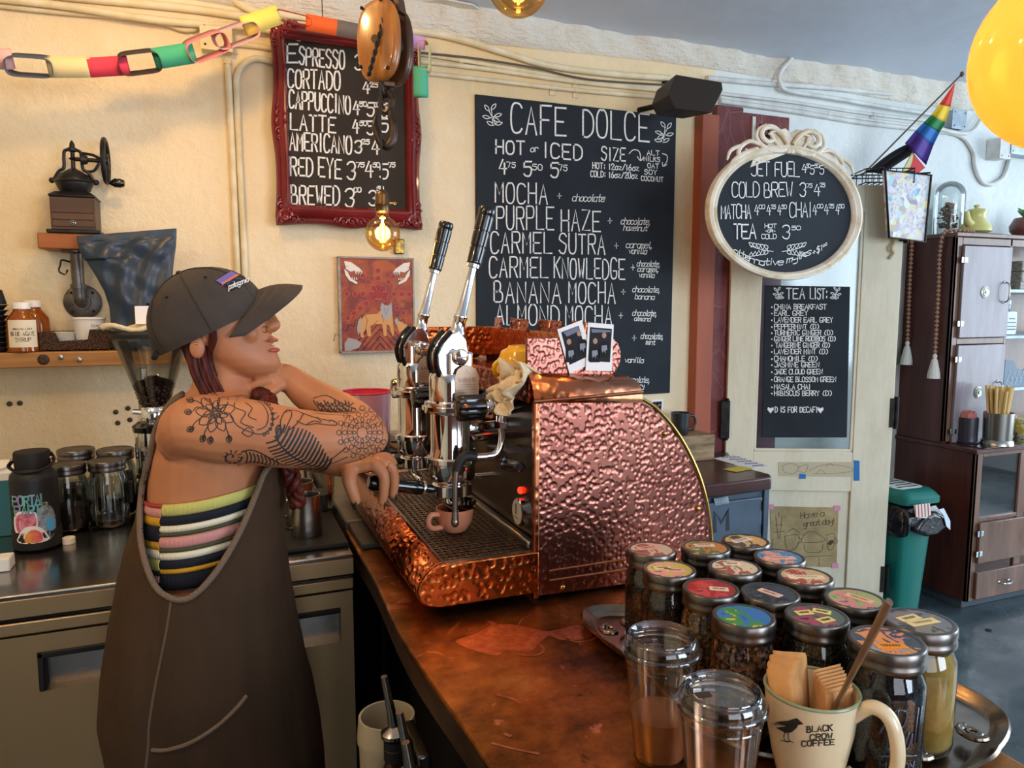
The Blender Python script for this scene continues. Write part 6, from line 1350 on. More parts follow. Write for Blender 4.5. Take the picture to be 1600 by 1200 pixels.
c = atZ(1090, 698, TZ); bx0 = atY(1050, 690, 2.70).x; bx1 = atY(1117, 690, 2.70).x
bl = build(MB().box(bx0, bx1, 2.70, 2.82, TZ + .0005, atY(1117, 679, 2.70).z), 'wood_block', varied('pale_block', '#a48a68', '#6b543a', 12, .7, st=(.5, 1, 3)), loc=(bx0, 2.7, TZ), bevel=.004); tag(bl, 'rough pale wooden block behind the machine carrying the black mug', 'block')
zbk = atY(1117, 679, 2.70).z; cm2 = V((atY(1062, 679, 2.76).x, 2.76, zbk + .0005))
cup('black_mug', 'black mug with its handle to the right on the wooden block', 'mug', cm2, .042, .10, plain('mug_black', '#26282c', .35, coat=.3), (1, -.2, 0), .032, taper=.8)
def flat_sheet(name, label, cat, pts, z, mat, th=.0012, group=None):
    o = build(MB().prism([atZ(x, y, z) for x, y in pts], (0, 0, -th)), name, mat, loc=atZ(*pts[0], z)); return tag(o, label, cat, group)
M_paper = plain('paper_white', '#dfe3e6', .7)
pp = flat_sheet('paper_sheet', 'white written sheet of paper lying on the wooden top', 'paper', ((1114, 716), (1146, 711), (1204, 729), (1172, 732)), TZ + .0022, M_paper)
t = MB(); 
for r_ in range(5): write(t, 'mlm uml mnu lmu nml', 1128 + r_ * 12, 715 + r_ * 3.4, 1156 + r_ * 9, 714.5 + r_ * 3.2, 2, lambda x, y: atZ(x, y, TZ + .0026), .0012, V((0, 0, 1)))
build(t, 'handwriting', plain('ink_blue', '#46506b', .7), pp, flat=True, angle=0)
flat_sheet('paper_sheet', 'small yellow slip in front of the white sheet on the wooden top', 'paper', ((1130, 733), (1158, 728), (1178, 732), (1150, 737)), TZ + .0036, plain('paper_yellow', '#c9b54a', .7))
c = atZ(1094, 704, TZ)
o = build(MB().lathe([(0, 0), (.07, 0), (.088, .012), (.086, .013), (.066, .003), (0, .003)], c + V((-.05, .01, .0005)), 40), 'dark_dish', plain('dish_dark', '#3c3b3d', .4), loc=c); tag(o, 'flat dark dish on the wooden top beside the machine curve', 'dish')
o = build(MB().lathe([(0, 0), (.04, 0), (.055, .010), (.053, .010), (.038, .002), (0, .002)], c + V((-.035, .0, .0145)), 36), 'white_dish', plain('dish_white', '#dcd6c8', .4), loc=c + V((0, 0, .014))); tag(o, 'small white saucer on top of the flat dark dish', 'dish')
# small photo pinned low on the cream wall
yy = WY - .003; o = build(MB().prism([atY(x, y, yy) for x, y in ((1018, 625), (1036, 624), (1035, 649), (1018, 649))], (0, .002, 0)), 'pinned_photo', M_pol, loc=atY(1018, 649, yy)); tag(o, 'tiny instant photo pinned on the wall above the black mug', 'photo')
build(MB().prism([atY(x, y, yy - .0004) for x, y in ((1020, 628), (1034, 627), (1033, 645), (1020, 646))], (0, -.0003, 0)), 'print', M_print, o)

# --- things taped on the door
M_kraft = Mat('brown_paper', '#a38e63', .8); M_kraft.color(M_kraft.ramp(M_kraft.noise(14, 5), [(.3, '#8f7b53'), (.7, '#b39f74')])); M_kraft.bump(M_kraft.noise(18, 4), .5, .004); M_kraft = M_kraft.m
def onD(off): return lambda x, y: onDoor(x, y, off)
o = build(MB().prism([onDoor(x, y, -.012) for x, y in ((1203, 791), (1310, 793), (1307, 886), (1206, 884))], dn * .0014), 'kraft_drawing', M_kraft, loc=onDoor(1206, 886, -.012)); tag(o, 'brown paper drawing reading Have a great day! taped low on the door', 'drawing')
t = MB(); sf = onD(-.0100); write(t, 'Have a', 1251, 810, 1288, 806, 9, sf, .003, dn, gap=.2); write(t, 'great day!', 1256, 823, 1304, 818, 9, sf, .003, dn, gap=.2)
strokes(t, [[(1212, 806), (1216, 842)], [(1222, 806), (1218, 842)], [(1208, 832), (1226, 830)], [(1211, 820), (1223, 820)], [(1217, 800), (1217, 808)], [(1208, 842), (1204, 868)], [(1226, 838), (1248, 836), (1244, 856), (1230, 858), (1226, 838)], [(1247, 840), (1253, 844), (1246, 850)], [(1230, 832), (1240, 826), (1250, 834)],
     [(1252, 846), (1256, 836), (1268, 830), (1284, 838), (1288, 846), (1252, 848)], [(1256, 850), (1260, 862), (1282, 862), (1286, 850)], [(1292, 836), (1304, 834), (1302, 856), (1294, 857), (1292, 836)], [(1304, 840), (1309, 846), (1303, 850)], [(1210, 872), (1300, 868)], [(1240, 874), (1240, 884)], [(1280, 872), (1280, 884)]], sf, .0022, dn)
t.prism([sf(x, y) for x, y in ((1292, 850), (1297, 844), (1302, 844), (1303, 847), (1298, 852))], dn * .0003)
build(t, 'drawn_lines', plain('faded_ink', '#4c4230', .8), o, flat=True, angle=0)
for x, y in ((1204, 792), (1308, 794), (1305, 884)): build(MB().prism([onDoor(x + a_, y + b_, -.0098) for a_, b_ in ((-5, -4), (5, -4), (5, 4), (-5, 4))], dn * .0004), 'pink_tape', plain('tape_pink', '#cf8fa8', .6), o)
o = build(MB().prism([onDoor(x, y, .0004) for x, y in ((1216, 722), (1336, 722), (1335, 745), (1217, 744))], dn * .001), 'drawing_strip', plain('tracing_paper', '#bfb394', .7), loc=onDoor(1216, 745, .0004)); tag(o, 'long strip of faded pencil drawings taped across the door rail', 'drawing')
t = MB(); sf = onD(.0018); strokes(t, [[(1222, 728), (1236, 724), (1248, 730), (1240, 740), (1226, 738), (1222, 728)], [(1248, 730), (1262, 726), (1258, 738), (1248, 736)], [(1264, 736), (1280, 728), (1300, 726), (1326, 730), (1332, 736), (1300, 740), (1270, 740)], [(1290, 730), (1296, 724), (1302, 728)], [(1276, 740), (1282, 734), (1290, 740)]], sf, .0018, dn); build(t, 'drawn_lines', plain('pencil', '#6f6a55', .8), o, flat=True, angle=0)
M_bt = plain('tape_blue', '#1f6fae', .6)
for (a_, b_, c__, d_, lb) in ((1334, 719, 1343, 751, 'tall strip of blue tape at the right end of the drawing strip'), (1249, 740, 1259, 748, 'small square of blue tape under the drawing strip')):
    o = build(MB().prism([onDoor(x, y, .0019) for x, y in ((a_, b_), (c__, b_ + 1), (c__, d_), (a_, d_))], dn * .0005), 'blue_tape', M_bt, loc=onDoor(a_, d_, .0019)); tag(o, lb, 'tape')

# --- cabinet
Xc = 3.33; Yl = 2.384; Yu = 2.56; Zc = .81; Ztop = 1.845; XE = 4.6
M_mah = Mat('mahogany', '#4b241c', .4, coat=.25); M_mah.color(M_mah.ramp(M_mah.noise(4, 5, .6, st=(4, 4, .4), dist=.6), [(.3, '#3a1a15'), (.7, '#5e3025')])); M_mah.bump(M_mah.noise(60, 3, st=(1, 1, .1)), .1, .001)
M_oak = Mat('worn_oak', '#8c6a55', .42, coat=.2); M_oak.color(M_oak.ramp(M_oak.noise(5, 5, .6, st=(3, 3, .5)), [(.3, '#573a2a'), (.7, '#7f5f4d')])); M_oak.bump(M_oak.noise(60, 3, st=(1, 1, .1)), .1, .001)
cb = thing('hoosier_cabinet'.replace('hoosier', 'kitchen'), 'tall antique wooden kitchen cabinet with small doors and open shelves', 'cabinet', (Xc + .5, 2.6, 0))
Bx = lambda x0, x1, y0, y1, z0, z1, nm, mt_=None, par=None, bev=.003: build(MB().box(x0, x1, y0, y1, z0, z1), nm, mt_ or M_mah.m, par or cb, bevel=bev)
Bx(Xc, Xc + .02, Yl, WY - .02, .055, Zc - .02, 'lower_side_panel'); Bx(Xc, Xc + .02, Yu, WY - .02, Zc, Ztop - .02, 'upper_side_panel')
Bx(Xc + .02, XE, WY - .04, WY - .02, .055, Ztop - .02, 'back_panel', M_oak.m)
Bx(Xc - .005, XE, Yu - .012, WY - .015, Ztop - .02, Ztop, 'top_board', M_oak.m)
Bx(Xc - .01, XE, Yl - .012, WY - .02, Zc - .02, Zc, 'worktop_board', M_mah.m); Bx(Xc + .045, XE, Yl - .008, Yu - .0, Zc + .0005, Zc + .005, 'enamel_worktop', plain('black_enamel', '#20252a', .12, coat=.6))
Bx(Xc + .02, XE, Yl + .01, WY - .04, .055, .075, 'bottom_board', M_oak.m)
Bx(Xc + .04, XE, Yl + .05, WY - .05, .0, .054, 'plinth', plain('plinth_grey', '#4c5862', .6))
YLx = lambda x, y, Y=Yl: atY(x, y, Y)
def slab(px0, px1, z0, z1, Y, th, nm, mt_, par=cb, bev=.003, xo=0): return build(MB().box(px0, px1, Y - th, Y, z0, z1), nm, mt_, par, bevel=bev)
# lower face frame: stiles and rails
xL = [Xc, YLx(1529, 800).x, YLx(1596, 770).x]
zW0, zW1 = YLx(1560, 805).z, YLx(1560, 712).z          # glazed opening
x_w0, x_w1 = YLx(1533, 760).x, YLx(1592, 760).x
slab(Xc, x_w0, .055, Zc - .021, Yl + .018, .018, 'face_stile', M_oak.m); slab(x_w1, x_w1 + .05, .055, Zc - .021, Yl + .018, .018, 'face_stile', M_oak.m)
zd = [YLx(1527, y).z for y in (817, 879, 893, 934)]
slab(x_w0, x_w1, zd[0] + .002, zW0, Yl + .018, .018, 'face_rail', M_oak.m); slab(x_w0, x_w1, zW1, Zc - .021, Yl + .018, .018, 'face_rail', M_oak.m)
slab(x_w0, XE, .055, zd[3] - .004, Yl + .018, .018, 'face_rail', M_oak.m); slab(x_w1 + .05, XE, zd[0] + .002, zW0, Yl + .018, .018, 'face_rail', M_oak.m)
gp = slab(x_w0, x_w1, zW0, zW1, Yl + .012, .003, 'glass_pane', M_pane, bev=0)
Bx(x_w0 - .02, x_w1 + .05, Yl + .02, WY - .05, zW0 - .016, zW0 - .004, 'glazed_shelf', M_oak.m); Bx(x_w1 + .03, x_w1 + .045, Yl + .02, WY - .05, zW0 - .02, Zc - .021, 'partition', M_oak.m)
M_nick = plain('nickel', '#b8bfc2', .25, 1)
def hinge(x, z, Y, par): 
    build(MB().box(x - .02, x - .002, Y - .004, Y - .001, z - .014, z + .014).box(x + .002, x + .022, Y - .004, Y - .001, z - .012, z + .012).cyl((x, Y - .005, z - .016), (x, Y - .005, z + .016), .0035), 'hinge', M_nick, par, bevel=.001)
def handle(x, z, Y, vert, par, L=.045):
    d = V((0, 0, L)) if vert else V((L, 0, 0)); c = V((x, Y - .001, z))
    build(MB().tube(smooth_path([c - d, c - d * .8 + V((0, -.022, 0)), c + V((0, -.028, 0)), c + d * .8 + V((0, -.022, 0)), c + d], 6), [.004] * 25, 8).sphere(c - d, .008, 8, sc=(1, .5, 1)).sphere(c + d, .008, 8, sc=(1, .5, 1)), 'handle', M_nick, par)
x_d1 = YLx(1600, 845).x + .10
for (a_, b_, nm) in ((zd[1], zd[0], 'cabinet_door'), (zd[3], zd[2], 'drawer')):
    d_ = slab(x_w0 - .008, x_d1 if nm == 'cabinet_door' else x_d1, a_, b_, Yl - .001, .016, nm, M_oak.m)
    if nm == 'cabinet_door':
        for z in (a_ + .05, b_ - .05): hinge(x_w0 - .008, z, Yl - .0165, d_)
        handle(YLx(1598, 838).x, (a_ + b_) / 2, Yl - .017, True, d_)
    else: handle(YLx(1563, 905).x, (a_ + b_) / 2, Yl - .017, False, d_, .035)
for k in range(1, 3):
    slab(x_d1 + .01 + (k - 1) * .4, x_d1 + .39 + (k - 1) * .4, zd[3], zd[0], Yl - .001, .016, 'cabinet_door', M_oak.m)
# upper part
Yf = Yu; AU = lambda x, y: atY(x, y, Yf)
xs0, xs1 = AU(1500, 450).x, AU(1574, 450).x; zz_ = [AU(1535, y).z for y in (385, 527, 538, 690)]
slab(Xc, xs0, Zc + .006, Ztop - .021, Yf + .018, .018, 'face_stile', M_oak.m); slab(xs1, xs1 + .018, Zc + .006, Ztop - .021, Yf + .018, .018, 'face_stile', M_oak.m)
slab(xs0, XE, zz_[0] + .004, Ztop - .021, Yf + .018, .018, 'face_rail', M_oak.m); slab(xs0, xs1, zz_[2] + .002, zz_[1] - .002, Yf + .018, .018, 'face_rail', M_oak.m)
M_dface = Mat('glare_grey_oak', '#9d8f90', .4, coat=.2); M_dface.color(M_dface.ramp(M_dface.noise(6, 5, .6, st=(3, 3, .6)), [(.3, '#6d6264'), (.7, '#8a8186')])); M_dface = M_dface.m  # oak of the upper doors greyed, the pale glare is put into its colour
for a_, b_ in ((zz_[1], zz_[0]), (zz_[3], zz_[2])):
    d_ = slab(xs0 - .006, xs1 - .003, a_, b_, Yf - .001, .016, 'cabinet_door', M_dface); zc_ = (a_ + b_) / 2 + (.0 if a_ == zz_[1] else .01)
    for z in (a_ + .07, b_ - .07): hinge(xs0 - .006, z, Yf - .0165, d_)
    handle(AU(1564, 450).x, zc_, Yf - .017, True, d_, .05)
    q = V((AU(1534, 455).x, Yf - .017, zc_)); build(MB().lathe([(.030, 0), (.030, .003), (.024, .006), (.020, .004), (.018, .008), (.010, .007), (.008, .012), (0, .012)], q, 32, (0, -1, 0)), 'round_escutcheon', plain('escutcheon_cream', '#c9d0c4', .35, .3), d_)
Bx(xs1, xs1 + .015, Yf + .02, WY - .04, Zc, Ztop - .02, 'partition', M_oak.m)
M_shw = varied('shelf_paint', '#c3d4d6', '#a9bcc0', 9, .5)
shz = [AU(1595, y).z for y in (452, 524, 605)]
for z in shz: Bx(xs1 + .016, XE, Yf + .004, WY - .041, z - .018, z, 'shelf_board', M_shw)
bv_ = None
def on_shelf(px, z, y=None): y = y or Yf + .09; return V((atY(px, 400, y).x, y, z + .0005))
c = on_shelf(1594, shz[0]); 
o = thing('woven_box', 'pale woven stacking box on the top open shelf of the cabinet', 'box', c); Mw = varied('pale_weave', '#b3b0a2', '#8b887a', 60, .7, bs=200, bump=.8)
for k in range(2): build(MB().box(c.x - .05, c.x + .16, c.y - .05, c.y + .1, c.z + .04 + k * .055, c.z + .092 + k * .055), 'woven_tray', Mw, o, bevel=.006)
for dx in (-.04, .10): build(MB().box(c.x + dx, c.x + dx + .03, c.y - .04, c.y + .08, c.z, c.z + .041), 'box_foot', Mw, o, bevel=.003)
c = on_shelf(1579, shz[1], Yf + .06)
o = thing('square_bottle', 'square glass bottle with a printed label on the middle shelf', 'bottle', c); M_bl = plain('bottle_pale', '#8fa3a8', .15, coat=.5)
build(MB().box(c.x - .042, c.x + .042, c.y - .03, c.y + .03, c.z, c.z + .125).lathe([(.03, .125), (.016, .135), (.016, .16), (0, .16)], c, 16), 'bottle_body', M_bl, o, bevel=.005)
build(MB().lathe([(.018, .158), (.018, .18), (0, .18)], c, 18), 'stopper', M_galv, o)
lb_ = build(MB().box(c.x - .038, c.x + .038, c.y - .0315, c.y - .0305, c.z + .02, c.z + .10), 'label', plain('label_grey', '#c5cfcf', .5), o); t = MB(); S_ = lambda x, y: V((c.x + x, c.y - .032, c.z + y)); 
for r_, (w_2, z_) in enumerate(((.02, .085), (.03, .065), (.03, .045), (.03, .03))): t.ribbon([V((c.x - w_2, c.y - .0322, c.z + z_)), V((c.x + w_2, c.y - .0322, c.z + z_))], .005, N)
build(t, 'print', plain('print_slate', '#4a5a66', .6), lb_, flat=True, angle=0)
c = on_shelf(1583, shz[2], Yf + .07)
o = thing('magazine_box', 'grey scooped magazine box with a mountain drawing on the lower shelf', 'box', c); Mg = plain('box_slate', '#6f7f8c', .6)
pf_ = [(-.075, 0), (.17, 0), (.17, .13), (.10, .10), (.06, .085), (.02, .10), (-.01, .14), (-.075, .145)]
build(MB().prism([c + V((a_, -.05, b_)) for a_, b_ in pf_], (0, .006, 0)), 'box_front', Mg, o, bevel=.001); build(MB().box(c.x - .075, c.x + .17, c.y - .043, c.y + .09, c.z, c.z + .06).box(c.x - .075, c.x - .07, c.y - .043, c.y + .09, c.z, c.z + .14), 'box_body', Mg, o)
t = MB()
for k in range(5): t.ribbon([c + V((-.06 + k * .035, -.0515, .02)), c + V((-.035 + k * .035, -.0515, .085 - .01 * (k % 2))), c + V((-.015 + k * .035, -.0515, .03))], .004, N)
build(t, 'drawn_mountains', plain('mountain_grey', '#b6c2cc', .6), o, flat=True, angle=0)
# glass dish in the glazed cupboard
c = V((atY(1560, 790, Yl + .14).x, Yl + .14, zW0 - .0035))
o = thing('cut_glass_bowl', 'shiny cut glass bowl behind the cabinet glass', 'bowl', c); build(MB().lathe([(0, 0), (.03, 0), (.035, .01), (.085, .05), (.095, .06), (.09, .06), (.07, .03), (0, .012)], c, 20), 'bowl_wall', plain('bowl_shine', '#bcc8ca', .08, .9), o); build(MB().lathe([(.095, .058), (.10, .062), (.095, .066)], c, 40), 'bowl_rim', M_nick, o)
# straw cup, dark caddy and patterned bowl on the cabinet worktop
c = V((atZ(1557, 700, Zc).x, atZ(1557, 700, Zc).y, Zc + .0055)); c.y = max(c.y, Yl + .045); c.x = atY(1557, 700, c.y).x; k = depth(c) / FPX
o = thing('straw_cup', 'round steel cup full of pale straws on the cabinet worktop', 'cup', c)
build(MB().lathe([(0, 0), (23 * k, 0), (22 * k, 6 * k), (20 * k, 8 * k), (21 * k, 50 * k), (20 * k, 50 * k), (19 * k, 10 * k), (0, 10 * k)], c, 36), 'cup_body', M_steel, o)
rr = random.Random(11); M_straw = plain('straw_tan', '#d9b878', .6)
so = [] 
for i in range(34):
    a_ = rr.uniform(0, 2 * pi); r_ = rr.uniform(0, 15) * k; b0 = c + V((r_ * math.cos(a_) * .8, r_ * math.sin(a_) * .8, 10.5 * k)); d_ = V((math.cos(a_) * rr.uniform(.0, .16) + rr.uniform(-.03, .06), math.sin(a_) * .1, 1)).normalized()
    s_ = build(MB().tube([b0, b0 + d_ * (rr.uniform(74, 82) * k)], 2.2 * k, 6), 'drinking_straw', M_straw, loc=b0); tag(s_, 'pale drinking straw standing in the steel cup', 'straw', 'straws in the steel cup')
c2 = c + V((-.085, .09, 0)); o = thing('dark_caddy', 'dark round caddy of pink packets behind the straw cup', 'caddy', c2)
build(MB().lathe([(0, 0), (.05, 0), (.052, .004), (.043, .008), (.043, .125), (.040, .125), (.040, .012), (0, .012)], c2, 32), 'caddy_body', plain('caddy_dark', '#4f4a52', .3, .6), o)
for i in range(7): build(MB().box(c2.x - .032 + i * .009, c2.x - .027 + i * .009, c2.y - .02, c2.y + .02, c2.z + .06, c2.z + .145 + .006 * (i % 3)), 'sweetener_packet', plain('packet_pink', '#d98a80', .6), o)
c3 = V((atY(1590, 650, Yu + .06).x, Yu - .04, Zc + .0055)); c3.x = atY(1592, 650, c3.y).x + .03; o = thing('patterned_bowl', 'yellow patterned bowl behind the straws at the right edge', 'bowl', c3); pb = Mat('bowl_pattern', '#d8cf9a', .3, coat=.4); pb.color(pb.ramp(pb.voro(40), [(.2, '#4f6f62'), (.35, '#e0d8b0'), (.6, '#c9a83c')])); 
build(MB().lathe([(0, 0), (.03, 0), (.035, .01), (.065, .06), (.075, .10), (.072, .10), (.06, .06), (.03, .014), (0, .014)], c3 + V((0, 0, 0)), 36), 'bowl_wall', pb.m, o)
build(MB().lathe([(0, .09), (.068, .09), (0, .095)], c3, 24), 'bowl_filling', plain('filling_white', '#cfcabf', .7), o)
# on top of the cabinet: dome, teapot, plant
zt4 = Ztop + .0005
c = V((atY(1482, 340, 2.79).x, 2.79, zt4)); rdm = rad(22, c); hdm = atY(1484, 283, 2.79).z - zt4
dm = thing('glass_dome', 'tall glass dome over dried flowers on the cabinet', 'dome', c)
build(MB().lathe([(0, 0), (rdm * 1.05, 0), (rdm * 1.05, .010), (0, .010)], c, 36), 'dome_base', M_mah.m, dm)
build(MB().lathe([(rdm, .010), (rdm, hdm - rdm)] + [(rdm * math.cos(a_), hdm - rdm + rdm * math.sin(a_)) for a_ in [pi / 2 * i / 8 for i in range(9)]], c, 40, cap=False), 'dome_glass', thin_glass('dome_glass', '#eef4f4', 1.3, .03, .8), dm)
g = MB(); rr = random.Random(2); g.tube([c + V((0, 0, .0105)), c + V((.004, 0, .06)), c + V((-.002, 0, .12))], .005, 8)
for i in range(130):
    a_ = rr.uniform(0, 2 * pi); z_ = rr.uniform(.04, hdm * .62); r_ = rdm * .72 * math.sin(min(1, z_ / (hdm * .62)) * pi) ** .5 * rr.uniform(.4, 1); p1 = c + V((r_ * math.cos(a_), r_ * math.sin(a_), z_)); p0 = c + V((0, 0, z_ * .6 + .011))
    g.tube([p0, (p0 + p1) / 2 + V((0, 0, .01)), p1], [.0012, .001, .0008], 4); g.sphere(p1, rr.uniform(.004, .010), 6, sc=(1, 1, rr.uniform(.5, 1)))
o = build(g, 'dried_flowers', varied('dried_brown', '#a08771', '#6d5746', 50, .9, bump=.5, bs=200), dm); o['kind'] = 'stuff'
c = V((atY(1524, 360, 2.65).x, 2.65, zt4)); k = depth(c) / FPX
tp_ = thing('yellow_teapot', 'pale yellow teapot on a small board on top of the cabinet', 'teapot', c); My2 = plain('butter_glaze', '#cfc878', .3, coat=.4)
build(MB().box(c.x - 40 * k, c.x + 40 * k, c.y - .05, c.y + .05, zt4, zt4 + 3 * k), 'wood_stand', M_mah.m, tp_, bevel=.002)
b3 = c + V((0, 0, 3.1 * k)); build(MB().lathe([(0, 0), (17 * k, 0), (23 * k, 3 * k), (22 * k, 10 * k), (14 * k, 20 * k), (13 * k, 28 * k), (16 * k, 34 * k), (14 * k, 34 * k), (0, 33 * k)], b3, 36), 'pot_body', My2, tp_)
build(MB().lathe([(14 * k, 34 * k), (11 * k, 37 * k), (4 * k, 38 * k), (3 * k, 40 * k), (5 * k, 43 * k), (0, 44 * k)], b3, 24), 'pot_lid', My2, tp_)
build(MB().tube(smooth_path([b3 + V((-15 * k, -.01, 12 * k)), b3 + V((-24 * k, -.015, 18 * k)), b3 + V((-28 * k, -.015, 32 * k))], 5), [8 * k, 7.5 * k, 7 * k, 6.5 * k, 6 * k, 5.5 * k, 5 * k, 4.5 * k, 4 * k, 3.5 * k, 3.5 * k], 10), 'spout', My2, tp_)
c = V((atY(1603, 360, 2.70).x, 2.70, zt4)); k = depth(c) / FPX
pp_ = thing('potted_succulent', 'green succulent in a round brown pot at the right end of the cabinet top', 'plant', c)
build(MB().lathe([(0, 0), (26 * k, 0), (26 * k, 3 * k), (0, 3 * k)], c, 30), 'saucer', M_mah.m, pp_)
build(MB().lathe([(0, 3 * k), (14 * k, 3 * k), (22 * k, 12 * k), (23 * k, 20 * k), (17 * k, 32 * k), (14 * k, 33 * k), (0, 31 * k)], c, 30), 'pot', varied('brown_glaze', '#7a4a40', '#5c332c', 20, .35, coat=.3), pp_)
M_leaf = varied('succulent_green', '#5fa05a', '#3f7a45', 20, .5)
for i in range(14):
    a_ = i * 2.4; l_ = (10 + 8 * (i % 3)) * k; d_ = V((math.cos(a_), math.sin(a_), .9)).normalized()
    build(MB().tube([c + V((0, 0, 31 * k)), c + V((0, 0, 33 * k)) + d_ * l_ * .6, c + V((0, 0, 33 * k)) + d_ * l_ + V((0, 0, -.002))], [3 * k, 4.5 * k, .8 * k], 8, flat=.5), 'leaf', M_leaf, pp_)
# strings of wooden beads with tassels hanging down the cabinet side
def beads(pts, lab, tassel=True):
    path = smooth_path(pts, 10); L = 0; o = thing('bead_garland', lab, 'garland', pts[0], 'wooden bead garlands on the cabinet'); g = MB(); last = path[0]; n = 0
    M_b = M_bead
    build(MB().tube(path, .0015, 5), 'cord', plain('cord_cream', '#cfc2a4', .8), o)
    first = None
    for p in path[1:]:
        seg = (p - last)
        while (p - last).length >= .0215:
            last = last + (p - last).normalized() * .0215
            if first is None: first = build(MB().sphere((0, 0, 0), .0105, 10, sc=(1, 1, .85)), 'bead', M_b, o, local=True); q_ = first
            else: q_ = first.copy(); COL.objects.link(q_)
            q_.parent = o; q_.location = last - V(pts[0]); n += 1
    if tassel:
        e = V(pts[-1]); g = MB().lathe([(.003, 0), (.010, -.008), (.011, -.018), (.008, -.026), (.014, -.034), (.028, -.10), (.030, -.125), (0, -.120)], e, 20); build(g, 'tassel', M_tas, o, angle=60)
M_bead = varied('wooden_bead', '#b5876a', '#94664c', 60, .5); M_tas = Mat('cotton_tassel', '#ddd8cc', .9); M_tas.bump(M_tas.noise(90, 2, st=(1, 1, .05)), 1, .004); M_tas = M_tas.m
xg = Xc - .016
pA = [atX(1474, 358, xg), atX(1468, 400, xg), atX(1466, 460, xg), atX(1461, 552, xg)]; pA[0].z = Ztop + .004
beads([V((Xc + .17, Yu + .03, Ztop + .012)), V((Xc + .09, Yu + .025, Ztop + .012)), V((Xc + .02, pA[0].y, Ztop + .012)), V((xg - .002, pA[0].y, Ztop - .01))] + pA[1:], 'wooden bead string with a white tassel, the right and nearer one')
pB = [atX(1425, 380, xg), atX(1422, 430, xg), atX(1420, 480, xg), atX(1418, 532, xg)]
beads([V((Xc + .06, pB[0].y, Ztop + .012)), V((xg - .002, pB[0].y, Ztop - .005))] + pB, 'wooden bead string with a white tassel, the left and higher one')
# --- wire basket, collage picture and flag above the door
xw = onDoor(1340, 286).x
bk = thing('wire_basket', 'dark wire basket on top of the cream door behind the flag', 'basket', onDoor(1345, 288, -.02))
g = MB(); zb5 = ztop + .004; 
u0_, u1_ = DW - .20, DW + .01; 
for z in (zb5, zb5 + .045, zb5 + .06):
    g.tube([D0 + du * a_ + dn * b_ + V((0, 0, z)) for a_, b_ in ((u0_, .05), (u1_, .05), (u1_, -.12), (u0_, -.12))], .003, 6, closed=True)
for i in range(9):
    a_ = u0_ + (u1_ - u0_) * i / 8
    for b_ in (.05, -.12): g.tube([D0 + du * a_ + dn * b_ + V((0, 0, zb5)), D0 + du * a_ + dn * b_ + V((0, 0, zb5 + .06))], .002, 5)
build(g, 'wire_frame', M_iron, bk)
for i in range(9): a_ = u0_ + (u1_ - u0_) * i / 8; build(MB().tube([D0 + du * a_ + dn * .05 + V((0, 0, zb5)), D0 + du * a_ + dn * -.12 + V((0, 0, zb5))], .002, 5), 'wire', M_iron, bk)
YC = 2.45; q = lambda x, y: atY(x, y, YC)
co = thing('collage_picture', 'small wire-framed pastel collage hanging beside the door top', 'picture', q(1420, 380))
cols = Mat('collage', '#cdd9e0', .5); cols.color(cols.mix(cols.ramp(cols.noise(9, 3), [(.45, 0.0), (.55, .8)]), cols.ramp(cols.voro(38, out='Color'), [(.1, '#5fb0dc'), (.35, '#e8ecec'), (.5, '#b9a6cc'), (.65, '#e6dc9a'), (.85, '#9a8f9c')]), cols.ramp(cols.noise(40, 3), [(.35, '#8f86a0'), (.5, '#dfe4e6'), (.65, '#c9b48f')])))
fr_ = [(1382, 266), (1454, 274), (1444, 378), (1388, 371)]
build(MB().prism([q(x, y) for x, y in fr_], (0, .012, 0)), 'collage_panel', cols.m, co)
build(MB().tube([q(x, y) - V((0, .004, 0)) for x, y in fr_], .005, 8, closed=True), 'wire_frame', M_iron, co)
build(MB().tube([q(1381, 262) , q(1382, 262) + V((0, .10, 0))], .004, 6).tube([q(1454, 270), q(1440, 268) + V((-.02, .1, 0))], .004, 6), 'hanging_wire', M_iron, co)
fl0 = atY(1346, 275, 2.62); fl1 = atY(1503, 116, 2.40)
fg = thing('rainbow_flag', 'rainbow flag wrapped down its stick above the door', 'flag', fl0)
build(MB().tube([fl0, fl1], .004, 8).sphere(fl1, .009, 10, sc=(1, 1, 1.4)), 'flag_stick', plain('stick_brown', '#5e4a3c', .5), fg)
F = lambda x, y, t_=0: atY(x, y, 2.43 + .10 * t_)
bands = [((1492, 132), (1492, 133), '#d7382a'), ((1461, 166), (1478, 172), '#e9792b'), ((1455, 164), (1477, 175), '#e2c22f')]
# four-sided folds: left edge and right edge points of each colour stripe
Ls = [(1491, 131), (1468, 163), (1455, 180), (1443, 192), (1430, 205), (1414, 224)]; Rs = [(1492, 132), (1485, 167), (1477, 192), (1468, 207), (1458, 228), (1447, 258)]
cs_ = ['#d83a28', '#e8c22e', '#1f7a45', '#2468b0', '#4a2f86']
for i in range(5):
    a0, a1, b0, b1 = Ls[i], Ls[i + 1], Rs[i], Rs[i + 1]
    def ff(u, v):
        x = (a0[0] + (a1[0] - a0[0]) * v) * (1 - u) + (b0[0] + (b1[0] - b0[0]) * v) * u; y = (a0[1] + (a1[1] - a0[1]) * v) * (1 - u) + (b0[1] + (b1[1] - b0[1]) * v) * u
        return atY(x, y, 2.45 + .02 * (i + v) + .022 * math.sin(u * 8 + 1) * (i + v) / 5)
    build(MB().grid(ff, 14, 5), 'flag_stripe', plain('stripe', cs_[i], .75), fg, solid=.0015, angle=180)
